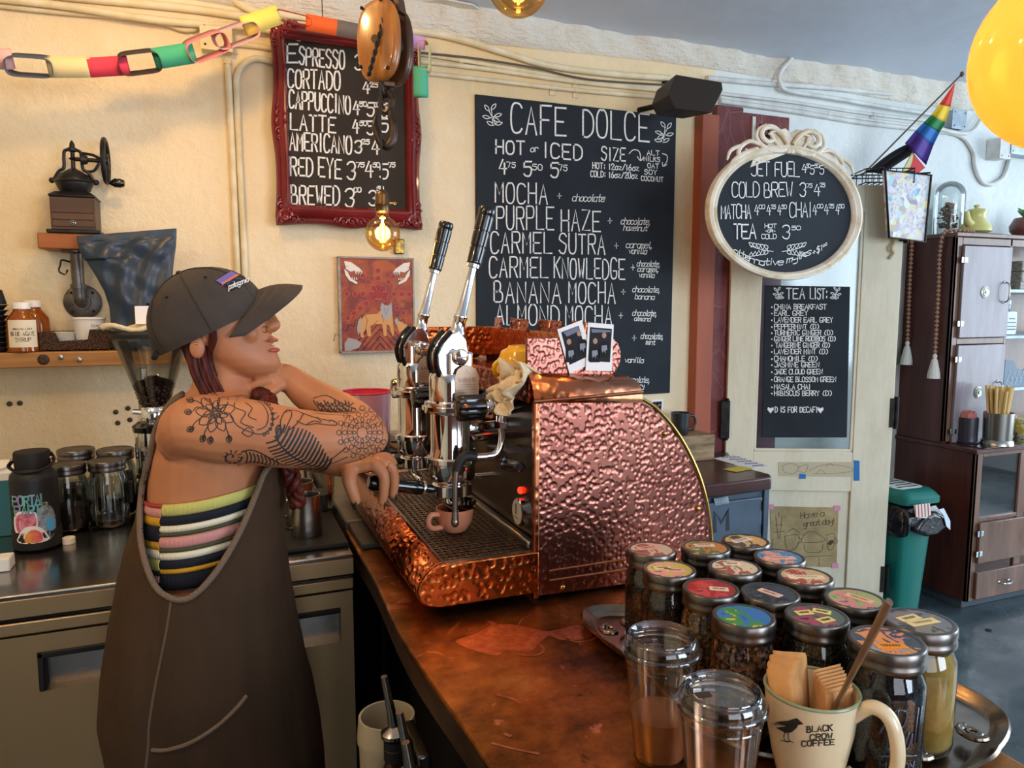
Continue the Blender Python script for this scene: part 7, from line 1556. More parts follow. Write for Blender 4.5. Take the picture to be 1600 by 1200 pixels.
for nm, pts, cl_ in (('flag_lower_fold', [(1428, 240), (1446, 262), (1436, 270), (1421, 268)], '#c23a38'), ('flag_pale_fold', [(1427, 236), (1429, 242), (1420, 268), (1411, 266)], '#c9bf8a')):
    build(MB().prism([atY(x, y, 2.54) for x, y in pts], (0, .006, 0)), nm, plain('fold', cl_, .75), fg, bevel=.001)
def bf(u, v):
    x = (1416 + (1356 - 1416) * v) * (1 - u) + (1430 + (1378 - 1430) * v) * u; y = (226 + 42 * v - 10 * v * (1 - v) * 4 * .4) * (1 - u) + (238 + 34 * v) * u
    return atY(x, y, 2.56 + .05 * v + .02 * math.sin(u * 5))
build(MB().grid(bf, 10, 12), 'black_fold', plain('fold_black', '#1c1b20', .8), fg, solid=.002, angle=180)
# --- green wheelie bin with a black bag
bz_ = .66; BC = V((2.93, 2.36, 0)); 
cb_ = atZ(1412, 948, 0); a0_ = atD(1378, 790, depth(V((3.0, 2.45, .6)))); bn = thing('green_bin', 'dark green bin with a striped tag beside the door and cabinet', 'bin', (3.02, 2.44, 0))
Yb = 2.42; zl_ = .565; cxb = 3.045; wb_ = .105
M_bin = plain('bin_green', '#0f6a60', .4)
def ringb(w_, d_, z, c_=(cxb, Yb + .18)): 
    r_ = .03; out = []
    for sx, sy, a_ in ((1, 1, 0), (-1, 1, 90), (-1, -1, 180), (1, -1, 270)):
        for k in range(4): an = math.radians(a_ + k * 30); out.append(V((c_[0] + sx * (w_ - r_) + r_ * math.cos(an), c_[1] + sy * (d_ - r_) + r_ * math.sin(an), z)))
    return out
build(MB().loft([ringb(wb_ * .72, .14, .002), ringb(wb_, .17, zl_)]), 'bin_body', M_bin, bn)
build(MB().loft([ringb(wb_ * 1.1, .19, zl_ + .002), ringb(wb_ * 1.1, .19, zl_ + .03), ringb(wb_ * .98, .17, zl_ + .05), ringb(wb_ * .9, .15, zl_ + .062)]), 'bin_lid', M_bin, bn)
zt5 = zl_ + .0625; o = build(MB().loft([ringb(wb_ * .8, .12, zt5), ringb(wb_ * .78, .115, zt5 + .002)]), 'lid_sticker', Mat('newsprint', '#c9ccc4', .7).m, bn)
t = MB(); [t.ribbon([V((cxb - .06 + (r_ % 2) * .03, Yb + .09 + r_ * .035, zt5 + .0025)), V((cxb + .06, Yb + .09 + r_ * .035, zt5 + .0025))], .012, V((0, 0, 1))) for r_ in range(5)]; build(t, 'print', M_ink, o, flat=True, angle=0)
M_bag = Mat('black_liner', '#0d0d0f', .22, coat=.4); M_bag.bump(M_bag.noise(12, 4, dist=1), .6, .02); M_bag = M_bag.m
def liner(u, v):
    a_ = ringb(wb_ * (1.02 + .14 * math.sin(v * 2.4)), .172 + .03 * math.sin(v * 2.5), zl_ - .004 - .13 * v); i = u * 16; k0 = int(i) % 16; p = a_[k0].lerp(a_[(k0 + 1) % 16], i - int(i))
    d_ = (p - V((cxb, Yb + .17, p.z))); return p + d_ * (.05 * math.sin(u * 43) * v) + V((0, 0, -.02 * v * math.sin(u * 15)))
build(MB().grid(liner, 64, 8), 'bin_liner', M_bag, bn, solid=.002, angle=180)
hb = [(1442, 812), (1460, 800), (1482, 806), (1488, 820), (1478, 828), (1466, 838), (1450, 840), (1430, 832)]
build(MB().prism([atY(x, y, Yb - .03) for x, y in hb], (0, .06, 0)), 'liner_bulge', M_bag, bn, bevel=.02, bseg=3)
tg = build(MB().prism([atY(x, y, Yb - .034) for x, y in ((1427, 789), (1452, 786), (1454, 804), (1446, 810), (1430, 808))], (0, -.004, 0)), 'striped_tag', plain('tag_cream', '#d8cdbf', .5), bn, bevel=.002)
g = MB()
for k in range(5): x = 1430 + k * 5; g.ribbon([atY(x, 789.5 - k * .5, Yb - .0386), atY(x + 1, 807, Yb - .0386)], .006, N)
build(g, 'tag_stripes', plain('tag_red', '#a8343c', .5), tg, flat=True, angle=0)
build(MB().prism([atY(x, y, Yb - .035) for x, y in ((1466, 796), (1474, 794), (1484, 814), (1484, 828), (1478, 822), (1474, 806))], (0, -.003, 0)), 'liner_tie', plain('tie_white', '#cfdde6', .5), bn)
o = build(MB().lathe([(0, 0), (.016, 0), (.014, .003), (0, .003)], atZ(1545, 985, .0005), 20), 'floor_plug', M_rub, loc=atZ(1545, 985, 0)); tag(o, 'small round black plug in the concrete floor', 'plug')
# crochet fringe by the door hinge
c = onDoor(1391, 378, .01); o = build(MB().tube(smooth_path([c + V((0, 0, .03)), c + V((.012, -.01, .0)), c + V((-.004, -.012, -.03)), c + V((.014, -.008, -.05)), c + V((.0, 0, -.075))], 6), .007, 8), 'knotted_cord', plain('cord_tan', '#b7a884', .9), loc=c); tag(o, 'knotted tan cord hanging from the top hinge of the door', 'cord')
# ================================================================== the barista
ps = thing('person', 'person in grey cap, striped top and brown overalls, leaning a tattooed arm forward', 'person', (-.03, 1.5, 0))
M_skin = Mat('skin', '#bb7a54', .48); M_skin.color(M_skin.ramp(M_skin.noise(5, 4), [(.3, '#b27049'), (.7, '#c5835a')])); M_skin.b.inputs['Subsurface Weight'].default_value = .08; M_skin.b.inputs['Subsurface Radius'].default_value = (.02, .008, .004)
M_skin.bump(M_skin.noise(160, 3), .08, .001); M_skin = M_skin.m
PT = lambda x, y, Y: atY(x, y, Y)
sk_ = MB()
def ell_ring(c, a, b_, n=28, front=0): return [c + V((a * math.cos(t), b_ * math.sin(t) * (1 - front * max(0, math.cos(t)) ** 1.5), 0)) for t in [2 * pi * i / n for i in range(n)]]
def body_rings(rows, n=28, front=0):
    out = []
    for y, xl, xr, Yc, ry in rows:
        l, r_ = PT(xl, y, Yc), PT(xr, y, Yc); out.append(ell_ring((l + r_) / 2, (r_ - l).length / 2, ry, n, front))
    return out
TORSO = [(1010, 225, 425, 1.55, .165), (950, 228, 432, 1.55, .155), (905, 232, 428, 1.55, .14), (860, 228, 422, 1.55, .135), (800, 226, 430, 1.55, .135), (750, 229, 436, 1.55, .14), (705, 233, 432, 1.55, .15), (665, 243, 415, 1.56, .155), (637, 262, 392, 1.56, .14), (617, 285, 404, 1.56, .10), (604, 298, 404, 1.56, .072), (585, 302, 398, 1.555, .058), (560, 302, 398, 1.55, .054), (530, 300, 388, 1.55, .052)]
sk_.loft(body_rings(TORSO))
# head: rings from chin to crown
HEAD = [(586, 372, 420, 1.55, .022), (579, 352, 432, 1.55, .036), (568, 325, 437, 1.55, .048), (556, 306, 433, 1.55, .057), (545, 294, 428, 1.55, .062), (532, 283, 422, 1.55, .067), (518, 272, 420, 1.55, .071), (502, 265, 418, 1.55, .073), (488, 261, 415, 1.55, .074), (470, 261, 414, 1.55, .074), (452, 268, 405, 1.55, .068), (437, 284, 388, 1.55, .054), (427, 305, 365, 1.55, .034)]
HP = PT(338, 540, 1.55)
def HR(p):      # the face is turned a little towards the room
    d = V(p) - HP; k_ = max(0, min(1, (.078 - d.z) / .03)); HA = math.radians(-20) * k_; x = d.x * ((1 + .06 * k_) if d.x > 0 else 1); return HP + V((x * math.cos(HA) - d.y * math.sin(HA), x * math.sin(HA) + d.y * math.cos(HA), d.z))
h_i0 = len(sk_.v)
sk_.loft(body_rings(HEAD, 32, .30))
def bump(x, y, Y, r, scl=(1, 1, 1)): sk_.sphere(PT(x, y, Y), r, 14, sc=scl)
# nose: bridge, tip, wings
nr = []
for x, y, w_, d in ((408, 480, .009, .014), (414, 492, .011, .018), (420, 503, .013, .020), (420, 511, .015, .020), (415, 518, .012, .016)):
    nr.append([PT(x, y, 1.55) + V((d * math.cos(t), w_ * math.sin(t), 0)) for t in [2 * pi * i / 14 for i in range(14)]])
sk_.loft(nr)
for s_ in (-1, 1): bump(422, 511, 1.55 + s_ * .012, .0062)
bump(424, 528, 1.55, .0085, (.75, 1.9, .55)); bump(426, 545, 1.55, .0085, (.8, 1.7, .62)); bump(422, 566, 1.55, .017, (.9, 1.2, .9))
for s_ in (-1, 1): bump(397, 521, 1.55 + s_ * .034, .020, (.9, .8, 1)); bump(403, 488, 1.55 + s_ * .028, .010, (.8, 1.4, .7))
sk_.v[h_i0:] = [HR(p) for p in sk_.v[h_i0:]]
# ear on the near side (and its twin)
for s_ in (-1, 1):
    ec = PT(308, 541, 1.55 + s_ * .066); sk_.sphere(ec + V((0, s_ * .005, -.002)), .0205, 14, sc=(.72, .38, 1.1)); sk_.sphere(ec + V((.002, 0, -.013)), .008, 10, sc=(.8, .5, 1))
def limb(rows, n=18):
    pts = [PT(x, y, Y) for x, y, Y, r in rows]; rs = [rad(r, p) for (x, y, Y, r), p in zip(rows, pts)]
    sp_ = smooth_path(pts, 4); k = len(sp_); rr_ = []
    for i in range(k):
        f = i / 4; j = min(int(f), len(rs) - 2); rr_.append(rs[j] + (rs[j + 1] - rs[j]) * (f - j))
    sk_.tube(sp_, rr_, n); sk_.sphere(sp_[0], rr_[0], 16); sk_.sphere(sp_[-1], rr_[-1], 16); return sp_
limb([(286, 684, 1.45, 40), (304, 667, 1.42, 50), (345, 671, 1.40, 53), (400, 676, 1.385, 51), (452, 684, 1.375, 48), (515, 687, 1.37, 43), (560, 684, 1.37, 36), (580, 684, 1.372, 27)])   # right upper arm
limb([(574, 676, 1.395, 31), (548, 654, 1.44, 33), (512, 634, 1.48, 31), (480, 614, 1.51, 27), (458, 596, 1.525, 22), (444, 588, 1.53, 20)])                                                # right forearm
limb([(446, 590, 1.53, 22), (430, 590, 1.535, 22), (416, 594, 1.54, 17)])
for i, Y in enumerate((1.508, 1.524, 1.542, 1.558)): limb([(424, 594 - i, Y, 8.6), (404, 600 - i, Y + .002, 8), (388, 606 + i, Y + .004, 6.8)], 10)
limb([(440, 600, 1.512, 9), (424, 612, 1.500, 8), (410, 616, 1.498, 6.6)], 10)
limb([(330, 665, 1.67, 44), (372, 695, 1.715, 38), (420, 708, 1.70, 34), (452, 706, 1.66, 32)])                                        # left upper arm, mostly hidden
limb([(448, 706, 1.66, 30), (482, 710, 1.60, 26), (515, 722, 1.54, 20), (540, 729, 1.505, 17)])                                        # left forearm
# left hand: flattened palm and five curled fingers
pr = []
for x, y, Y, a, b_ in ((536, 731, 1.507, .017, .020), (552, 728, 1.500, .0165, .029), (570, 725, 1.498, .016, .036), (588, 722, 1.498, .0135, .036), (595, 722, 1.498, .009, .032)):
    c = PT(x, y, Y); pr.append([c + V((0, b_ * math.cos(t), a * math.sin(t))) for t in [2 * pi * i / 20 for i in range(20)]])
sk_.loft(pr)
FING = {'index': [(586, 727, 1.470, 9.2), (599, 742, 1.462, 8.2), (600, 764, 1.460, 7.4), (597, 784, 1.462, 6.2)],
        'middle': [(592, 722, 1.490, 9.2), (610, 729, 1.486, 8.2), (616, 750, 1.486, 7.4), (614, 772, 1.488, 6.2)],
        'ring': [(592, 720, 1.508, 9), (607, 732, 1.510, 8), (604, 752, 1.512, 7.2), (590, 764, 1.512, 6.2)],
        'pinky': [(588, 718, 1.526, 8.2), (602, 714, 1.530, 7.4), (612, 720, 1.532, 6.4), (616, 727, 1.532, 5.6)],
        'thumb': [(546, 736, 1.482, 12), (546, 752, 1.468, 10), (551, 768, 1.462, 8.6), (556, 782, 1.462, 7.2)]}
for f in FING.values(): limb([(a9, b9, c9, d9 * 1.14) for a9, b9, c9, d9 in f], 12)
body = build(sk_, 'body', M_skin, ps, angle=180)
md_ = body.modifiers.new('remesh', 'REMESH'); md_.mode = 'VOXEL'; md_.voxel_size = .0032; md_.use_smooth_shade = True
md_ = body.modifiers.new('smooth', 'SMOOTH'); md_.factor = .5; md_.iterations = 7
bpy.context.view_layer.update()
dg = bpy.context.evaluated_depsgraph_get(); em_ = bpy.data.meshes.new_from_object(body.evaluated_get(dg)); body.modifiers.clear(); body.data = em_
em_.materials.clear(); em_.materials.append(M_skin)
W0 = wloc(ps)
bvh = BVHTree.FromPolygons([tuple(v.co + W0) for v in em_.vertices], [tuple(p.vertices) for p in em_.polygons])
def onBody(x, y, off=.0006):
    d = ray(x, y).normalized(); h_, nn, _, _ = bvh.ray_cast(EYE, d)
    if h_ is None: return None
    if nn.dot(d) > 0: nn = -nn
    return (h_ + nn * off, nn)
# --- tattoos, drawn on the skin
M_tat = plain('tattoo_ink', '#2b2b2c', .6); tt = MB()
def T(lines, wd=.0017, sm=True): strokes(tt, lines, onBody, wd, None, sm, k=3)
def petal(cx, cy, an, L, W, wd=.0017):
    ux, uy = math.cos(an), -math.sin(an); T([[(cx, cy), (cx + ux * L * .45 - uy * W, cy + uy * L * .45 + ux * W), (cx + ux * L, cy + uy * L), (cx + ux * L * .45 + uy * W, cy + uy * L * .45 - ux * W), (cx, cy)]], wd)
for r_, n in ((7, 5), (15, 7), (24, 9)):
    for i in range(n): a_ = i * 2 * pi / n + r_; petal(337 + r_ * .3 * math.cos(a_), 645 - r_ * .3 * math.sin(a_), a_, r_, r_ * .34)
T([[(316, 652), (305, 660), (300, 668)], [(318, 640), (308, 636), (302, 642)], [(326, 664), (320, 676), (318, 684)], [(352, 664), (356, 676), (358, 684)], [(318, 634), (310, 628), (304, 626)], [(326, 628), (318, 622)]])
for x, y, a_ in ((303, 668, 3.6), (300, 644, 3.1), (303, 627, 2.8), (320, 680, 4.2), (330, 682, 4.5), (358, 680, 4.7)):
    petal(x, y, a_, 12, 4.5); petal(x, y, a_, 9, 1.6); petal(x, y, a_ + .35, 9, 2.4)
T([[(352, 622), (376, 618), (400, 624), (418, 634), (426, 650), (424, 668), (410, 678), (394, 676), (372, 666), (360, 650)], [(398, 624), (412, 634), (419, 650), (415, 666), (402, 672)], [(372, 620), (366, 636), (384, 644), (376, 660), (396, 668)], [(384, 630), (394, 638), (388, 650), (400, 656)], [(378, 676), (388, 668), (396, 676), (388, 682), (378, 676)]])
T([[(430 + 5 * math.cos(k_), 650 + 5 * math.sin(k_)) for k_ in (0, 1.3, 2.6, 3.9, 5.2)]])
for i in range(9): a_ = -1.2 + i * .32; petal(409 + 15 * math.cos(a_), 653 - 24 * math.sin(-a_), -a_, 5, 2.2)
# reclining figure
T([[(441, 676), (438, 660), (444, 645), (452, 640), (456, 648), (450, 662), (444, 676)], [(444, 645), (458, 641), (474, 646), (490, 652), (506, 656), (522, 658), (526, 664), (512, 664), (494, 662), (478, 664), (464, 658)], [(474, 646), (470, 654), (462, 664), (452, 672)], [(496, 652), (502, 659)], [(478, 664), (490, 658), (500, 660)]], .0018)
# fern
T([[(430, 682), (444, 702), (462, 716), (484, 726), (512, 731)]], .0030); 
for i in range(15):
    f = i / 14; x = 433 + 76 * f; y = 686 + 46 * f ** .75; L = 16 + 18 * math.sin(pi * min(1, f + .1)); 
    for dx, dy in ((L * .55, -L), (-L * .75, L * .30)):
        if y + dy < 737: 
            for k_ in (0, .8, 1.6): T([[(x + k_, y), (x + dx * .5 + 1.5 + k_, y + dy * .55), (x + dx, y + dy)]], .0026)
T([[(434, 684), (431, 672), (436, 664), (438, 676), (434, 684)], [(433, 682), (435, 670)]], .0028)
# curled fiddlehead
T([[(362 + (17 - 1.7 * i) * math.cos(i * .7), 714 + (13 - 1.3 * i) * math.sin(i * .7)) for i in range(10)], [(378, 706), (392, 703), (408, 708), (424, 717), (440, 725), (452, 726)], [(372, 727), (390, 722), (406, 722), (420, 728)]], .0026)
for i in range(9): x = 384 + i * 6; T([[(x, 705 + i * 1.5), (x + 3, 713 + i * 1.5), (x + 1, 722 + i * .6)]], .0022)
for i in range(10): a_ = i * .63; T([[(364 + 9 * math.cos(a_), 714 + 7 * math.sin(a_)), (364 + 15 * math.cos(a_ + .1), 714 + 11 * math.sin(a_ + .1))]], .0018)
# mandala around the elbow
for R, n, w_ in ((9, 8, 2.2), (17, 12, 3), (26, 14, 3.6), (36, 16, 4.2)):
    for i in range(n):
        a_ = i * 2 * pi / n; x, y = 566 + R * math.cos(a_) * .9, 676 + R * math.sin(a_) * .95
        if x < 596: petal(x, y, -a_, 8, w_, .0012)
    T([[(566 + R * .9 * math.cos(a_), 676 + R * .95 * math.sin(a_)) for a_ in [2 * pi * i / 20 for i in range(21)]]], .0010)
T([[(500, 722), (516, 718), (530, 708), (540, 700)], [(504, 728), (524, 722), (542, 714)]], .0020)
# forearm leaves
for i in range(11): T([[(490 + i * 5.5, 626 + (i % 3) * 2), (496 + i * 5, 634), (502 + i * 5, 630 + (i % 2) * 6)], [(492 + i * 5, 640 - (i % 2) * 4), (498 + i * 5, 644), (504 + i * 4.6, 638)]], .0024)
T([[(490, 622), (510, 618), (530, 628), (556, 640)], [(492, 646), (520, 648), (548, 650)]], .0018)
T([[(302, 890), (310, 898), (306, 906), (316, 902)], [(514, 660), (518, 656), (522, 660)]], .0012)
build(tt, 'tattoo', M_tat, ps, flat=True, angle=0)
# --- nails, ring, piercings, eyes, lips, brows
M_nail = plain('nail_olive', '#39381d', .2, coat=.6); M_gold = plain('gold', '#e0b35a', .2, 1)
for nm, f in FING.items():
    t0, t1 = PT(*f[-2][:3]), PT(*f[-1][:3]); d = (t1 - t0).normalized(); out_ = V((.8, -.35, .0)) if nm not in ('pinky', 'thumb') else (V((.2, -.3, 1)) if nm == 'pinky' else V((-.75, -.6, .1)))
    n9 = (out_ - d * out_.dot(d)).normalized(); r9 = rad(f[-1][3], t1); s9 = d.cross(n9)
    g = MB(); rg = [[t1 + n9 * (r9 * (.72 + .22 * math.cos(u_ * 1.2))) + d * (v_ * r9) + s9 * (u_ * r9 * .78 * (1 - .25 * max(0, v_ - .6))) for u_ in (-1, -.5, 0, .5, 1)] for v_ in (-.3, .2, .8, 1.4, 1.75)]
    g.loft(rg, closed=False, cap=False); build(g, 'fingernail', M_nail, ps, solid=.0012, angle=180)
a_, b_ = PT(*FING['middle'][0][:3]), PT(*FING['middle'][1][:3]); c = a_.lerp(b_, .75); ax9 = (b_ - a_).normalized(); u9 = ax9.orthogonal().normalized(); v9 = ax9.cross(u9); r9 = rad(9.3, c)
build(MB().tube([c + (u9 * math.cos(t) + v9 * math.sin(t)) * r9 for t in [2 * pi * i / 28 for i in range(28)]], .0014, 8, closed=True), 'finger_ring', M_gold, ps)
c = PT(418, 514, 1.532); build(MB().tube([HR(c + V((.0052 * math.cos(t), -.001, .0058 * math.sin(t)))) for t in [2 * pi * i / 20 for i in range(20)]], .0009, 6, closed=True), 'nose_ring', M_gold, ps)
q9 = onBody(307, 537, .001); e9 = q9[0] if q9 else PT(307, 537, 1.485)
build(MB().sphere(e9, .0024, 8), 'ear_stud', M_gold, ps)
build(MB().tube([onBody(332, y, .002)[0] for y in (566, 572, 578, 584, 590, 596) if onBody(332, y)], .0011, 6), 'earring', M_gold, ps)
for s_ in (-1, 1):
    ec = HR(PT(404, 494, 1.55 + s_ * .030)); ey = build(MB().sphere(ec, .0105, 16), 'eye', plain('eye_white', '#e6e0da', .15), ps)
    build(MB().sphere(ec + V((.0072, -.002, 0)), .0048, 12, sc=(.7, 1, 1)), 'iris', plain('iris_brown', '#3a2a1e', .1), ey)
    build(MB().tube([HR(PT(x, y, 1.55 + s_ * .034) + V((.004, s_ * .004, 0))) for x, y in ((394, 482), (404, 478), (412, 481))], .0016, 6), 'eyebrow', plain('brow', '#4a2a20', .8), ps)
M_lip = plain('lip_rose', '#b8564c', .35)
for cx9, cy9, sx9, sz9, nm in ((427, 530, .0052, .0040, 'upper_lip'), (429, 545, .0056, .0046, 'lower_lip')):
    g = MB(); g.sphere(PT(cx9, cy9, 1.55), 1, 18, sc=(sx9 * 1.2, .023, sz9)); g.v = [HR(p + V((-8 * (p.y - HP.y) ** 2, 0, 0))) for p in g.v]; build(g, nm, M_lip, ps)
build(MB().sphere(HR(PT(423, 537, 1.55)), 1, 12, sc=(.0050, .012, .0028)), 'teeth', plain('teeth', '#e9dfd2', .3), ps)
# --- hair
M_hair = Mat('auburn_hair', '#4c1a10', .5, spec=.3); M_hair.color(M_hair.ramp(M_hair.noise(90, 2, st=(1, 1, .12)), [(.3, '#2e100b'), (.7, '#6a2615')])); M_hair.bump(M_hair.noise(140, 2, st=(1, 1, .08)), .8, .003); M_hair = M_hair.m
hr = MB(); rr = random.Random(9)
def lock(p, r0): 
    q_ = smooth_path(p, 6); n = len(q_); hr.tube(q_, [r0 * (.6 + .5 * math.sin(pi * min(1, .1 + i / n))) * (1 - .35 * i / n) for i in range(n)], 8)
for i in range(46):
    f = rr.random(); x = 294 + 36 * f; Y = 1.486 + .012 * rr.random() - .006 * f
    lock([PT(x - 4, 530, Y + .012), PT(x, 552, Y + .008), PT(x + 6 + 4 * rr.random(), 585, Y + .006), PT(316 + 40 * f + 5 * rr.random(), 622, Y + .004)], .0052 if f < .6 else .0036)
for i in range(30):
    f = rr.random(); s_ = rr.random(); Y = 1.50 + .10 * s_; lock([PT(284 + 16 * f, 535 + 12 * f, Y), PT(296 + 18 * f, 562, Y), PT(308 + 26 * f, 588, Y), PT(320 + 24 * f, 618, Y)], .007)
for i in range(6): lock([PT(331 + i, 510, 1.474), PT(328 + i * 2, 530, 1.478 - .001 * i), PT(326 + i, 556, 1.484), PT(330 + i * 2, 588, 1.492)], .0022)
for i in range(8): lock([PT(398 + i, 598, 1.515), PT(404 + 2 * i, 612, 1.51), PT(416 + 2 * i, 622, 1.50)], .004)
build(hr, 'hair', M_hair, ps, angle=180)
br_ = MB(); pth = smooth_path([PT(410, 612, 1.50), PT(428, 650, 1.46), PT(446, 705, 1.45), PT(456, 745, 1.44), PT(466, 790, 1.44)], 8); n = len(pth)
for ph9 in (0, 2 * pi / 3, 4 * pi / 3): br_.tube([p + V((.010 * math.cos(i * .62 + ph9), .009 * math.sin(i * 1.24 + ph9), 0)) for i, p in enumerate(pth)], [.0115 * (1 - .35 * i / n) for i in range(n)], 8)
build(br_, 'braid', M_hair, ps, angle=180)
# --- cap
CA = PT(332, 520, 1.55); kC = depth(CA) / FPX; ca_, sa_ = math.cos(math.radians(26)), math.sin(math.radians(26))
cu_ = V((ca_, 0, sa_)) * kC * 1.06; cv_ = V((-sa_, 0, ca_)) * kC * 1.03
cap_p = lambda u, v, w_: CA + cu_ * u + cv_ * v + V((0, w_, 0))
M_capm = Mat('cap_charcoal', '#3f3733', .9); M_capm.color(M_capm.ramp(M_capm.noise(14, 5), [(.3, '#38312d'), (.7, '#494039')])); M_capm.bump(M_capm.noise(420, 2), .4, .0015); M_capm = M_capm.m
g = MB(); rings = []
for j in range(15):
    ph9 = -.22 + (pi / 2 + .22) * j / 14; v = 20 + 78 * math.sin(ph9); rr9 = math.cos(ph9)
    rings.append([cap_p(2 + 84 * rr9 * math.cos(t) * (1.0 + .03 * math.cos(t)), v, .087 * rr9 * math.sin(t)) for t in [2 * pi * i / 48 for i in range(48)]])
g.loft(rings); cr9 = build(g, 'cap_crown', M_capm, ps, angle=60)
capm = MB(); capm.loft(rings)
for t in (.55, 1.57, 2.6, 3.68, 4.71, 5.73):
    build(MB().tube([cap_p(2 + 85 * math.cos(p9) * math.cos(t), 20 + 79 * math.sin(p9), .088 * math.cos(p9) * math.sin(t)) for p9 in [-.2 + 1.75 * i / 12 for i in range(13)]], .0011, 5), 'cap_seam', plain('seam_dark', '#352e2a', .9), cr9)
build(MB().sphere(cap_p(2, 99, 0), .007, 12, sc=(1, 1, .5)), 'cap_button', M_capm, cr9)
def brim(s, t):
    s = s * 2 - 1; an = s * 1.38; ui = 2 + 82 * math.cos(an) * .99; wi = .087 * math.sin(an); ext = 64 * max(0, math.cos(s * 1.45)) ** .55
    u = ui + ext * t; w_ = wi * (1 + .02 * t); v = (28 - 42 * abs(s) ** 1.5) * (1 - t) + (6 - 27 * abs(s) ** 1.2) * t + 6 * math.sin(pi * t) * (1 - s * s); return cap_p(u, v, w_)
build(MB().grid(brim, 40, 14), 'cap_brim', M_capm, ps, solid=.0035, angle=180)
for t in (.25, .5, .75, .97): build(MB().tube([brim(i / 30, t) + cv_ * 1.6 for i in range(2, 29)], .0006, 4), 'brim_stitch', plain('stitch', '#5d534c', .9), ps)
build(MB().tube([cap_p(-80, 8, .018), cap_p(-86, 4, 0), cap_p(-80, 8, -.018)], .006, 8), 'cap_strap', M_rub, ps)
for t, p9 in ((4.2, .75), (5.2, .8), (3.3, .8)): build(MB().sphere(cap_p(2 + 85 * math.cos(p9) * math.cos(t), 20 + 79 * math.sin(p9), .088 * math.cos(p9) * math.sin(t)), .0028, 8), 'cap_eyelet', M_rub, cr9)
cb9 = BVHTree.FromPolygons([tuple(p) for p in capm.v], capm.f)
def onCap(x, y, off=.0012):
    d = ray(x, y).normalized(); h_, nn, _, _ = cb9.ray_cast(EYE, d)
    if h_ is None: return None
    if nn.dot(d) > 0: nn = -nn
    return (h_ + nn * off, nn)
def cpatch(name, A9, off, mat, n=8):
    P9 = [V((x, y, 0)) for x, y in A9]; g = MB(); vs = []; ok = True
    for j in range(n + 1):
        for i in range(n + 1):
            q_ = P9[0].lerp(P9[1], i / n).lerp(P9[3].lerp(P9[2], i / n), j / n); h_ = onCap(q_.x, q_.y, off)
            while h_ is None and abs(q_.x - 350) > 2: q_ = q_.lerp(V((350, 450, 0)), .08); h_ = onCap(q_.x, q_.y, off)
            vs.append(h_[0])
    g.add(vs, [(j * (n + 1) + i, j * (n + 1) + i + 1, (j + 1) * (n + 1) + i + 1, (j + 1) * (n + 1) + i) for j in range(n) for i in range(n)]); return build(g, name, mat, cr9, flat=True, angle=180)
cpatch('cap_patch', [(335, 439), (362, 423), (390, 438), (362, 455)], .0010, plain('patch_black', '#17171c', .7))
cpatch('patch_sky', [(337, 439), (361, 424.5), (370, 429), (345, 444)], .0016, plain('patch_violet', '#6a5fae', .7)); cpatch('patch_sunset', [(345, 443), (370, 429), (373, 431), (347, 446)], .0019, plain('patch_orange', '#c9715c', .7))
t = MB(); strokes(t, [[(347, 447), (352, 442), (355, 445), (360, 439), (364, 441), (370, 435), (376, 436)]], onCap, .0022, None, False); build(t, 'patch_ridge', plain('ridge', '#3f5a8c', .7), cr9, flat=True, angle=0)
t = MB(); write(t, 'patagonia', 357, 453, 387, 441, 8, lambda x, y: onCap(x, y, .0024), .0016, None, gap=.12, jit=0); build(t, 'patch_lettering', M_chalk, cr9, flat=True, angle=0)
# --- striped smocked top
tx = lambda x: 780 - .19 * (x - 225)
def tor(ypx, x_seam=None):   # torso section interpolated at a row
    for a9, b9 in zip(TORSO, TORSO[1:]):
        if b9[0] <= ypx <= a9[0]:
            f = (ypx - b9[0]) / (a9[0] - b9[0]); return [b9[k9] + (a9[k9] - b9[k9]) * f for k9 in range(5)]
    return list(TORSO[0])
CR, NV, YL9, OL, PK, MU, RD = '#e6dcc0', '#171a26', '#c4bd68', '#4a4a30', '#cf8f88', '#c79420', '#a83a30'
R_S = [(0, 17, YL9), (17, 31, NV), (31, 41, CR), (41, 47, OL), (47, 64, PK), (64, 70, OL), (70, 81, CR), (81, 94, NV), (94, 101, MU), (101, 124, NV)]
L_S = [(0, 5, RD), (5, 19, PK), (19, 32, MU), (32, 55, NV), (55, 66, MU), (66, 80, CR), (80, 98, YL9), (98, 104, NV), (104, 116, PK), (116, 124, OL)]
mats9 = {c9: varied('knit', c9, c9, 20, .9, bump=.5, bs=300) for c9 in (CR, NV, YL9, OL, PK, MU, RD)}
def stripe(y0, y1, col, th0, th1):
    def f9(u, v):
        t = th0 + (th1 - th0) * u; yy9 = 750 + y0 + (y1 - y0) * v; y_, xl, xr, Yc, ry = tor(yy9); l, r_ = PT(xl, yy9, Yc), PT(xr, yy9, Yc); c = (l + r_) / 2
        sh = -.17 * ((r_ - l).length / 2) * -math.cos(t)          # the top edge climbs towards the chest
        o9 = .0045 + .0035 * math.sin(pi * v) + .0011 * math.sin(t * 95 + y0) * math.sin(pi * v)
        return V((c.x + ((r_ - l).length / 2 + o9) * math.cos(t), c.y + (ry + o9) * math.sin(t), c.z + sh))
    build(MB().grid(f9, int(abs(th1 - th0) * 40), 6), 'knit_stripe', mats9[col], ps, solid=.0015, angle=180)
seam = pi + .80
for y0, y1, c9 in R_S: stripe(y0, y1, c9, seam, 2 * pi + pi * .45)
for y0, y1, c9 in L_S: stripe(y0, y1, c9, pi * .45, seam)
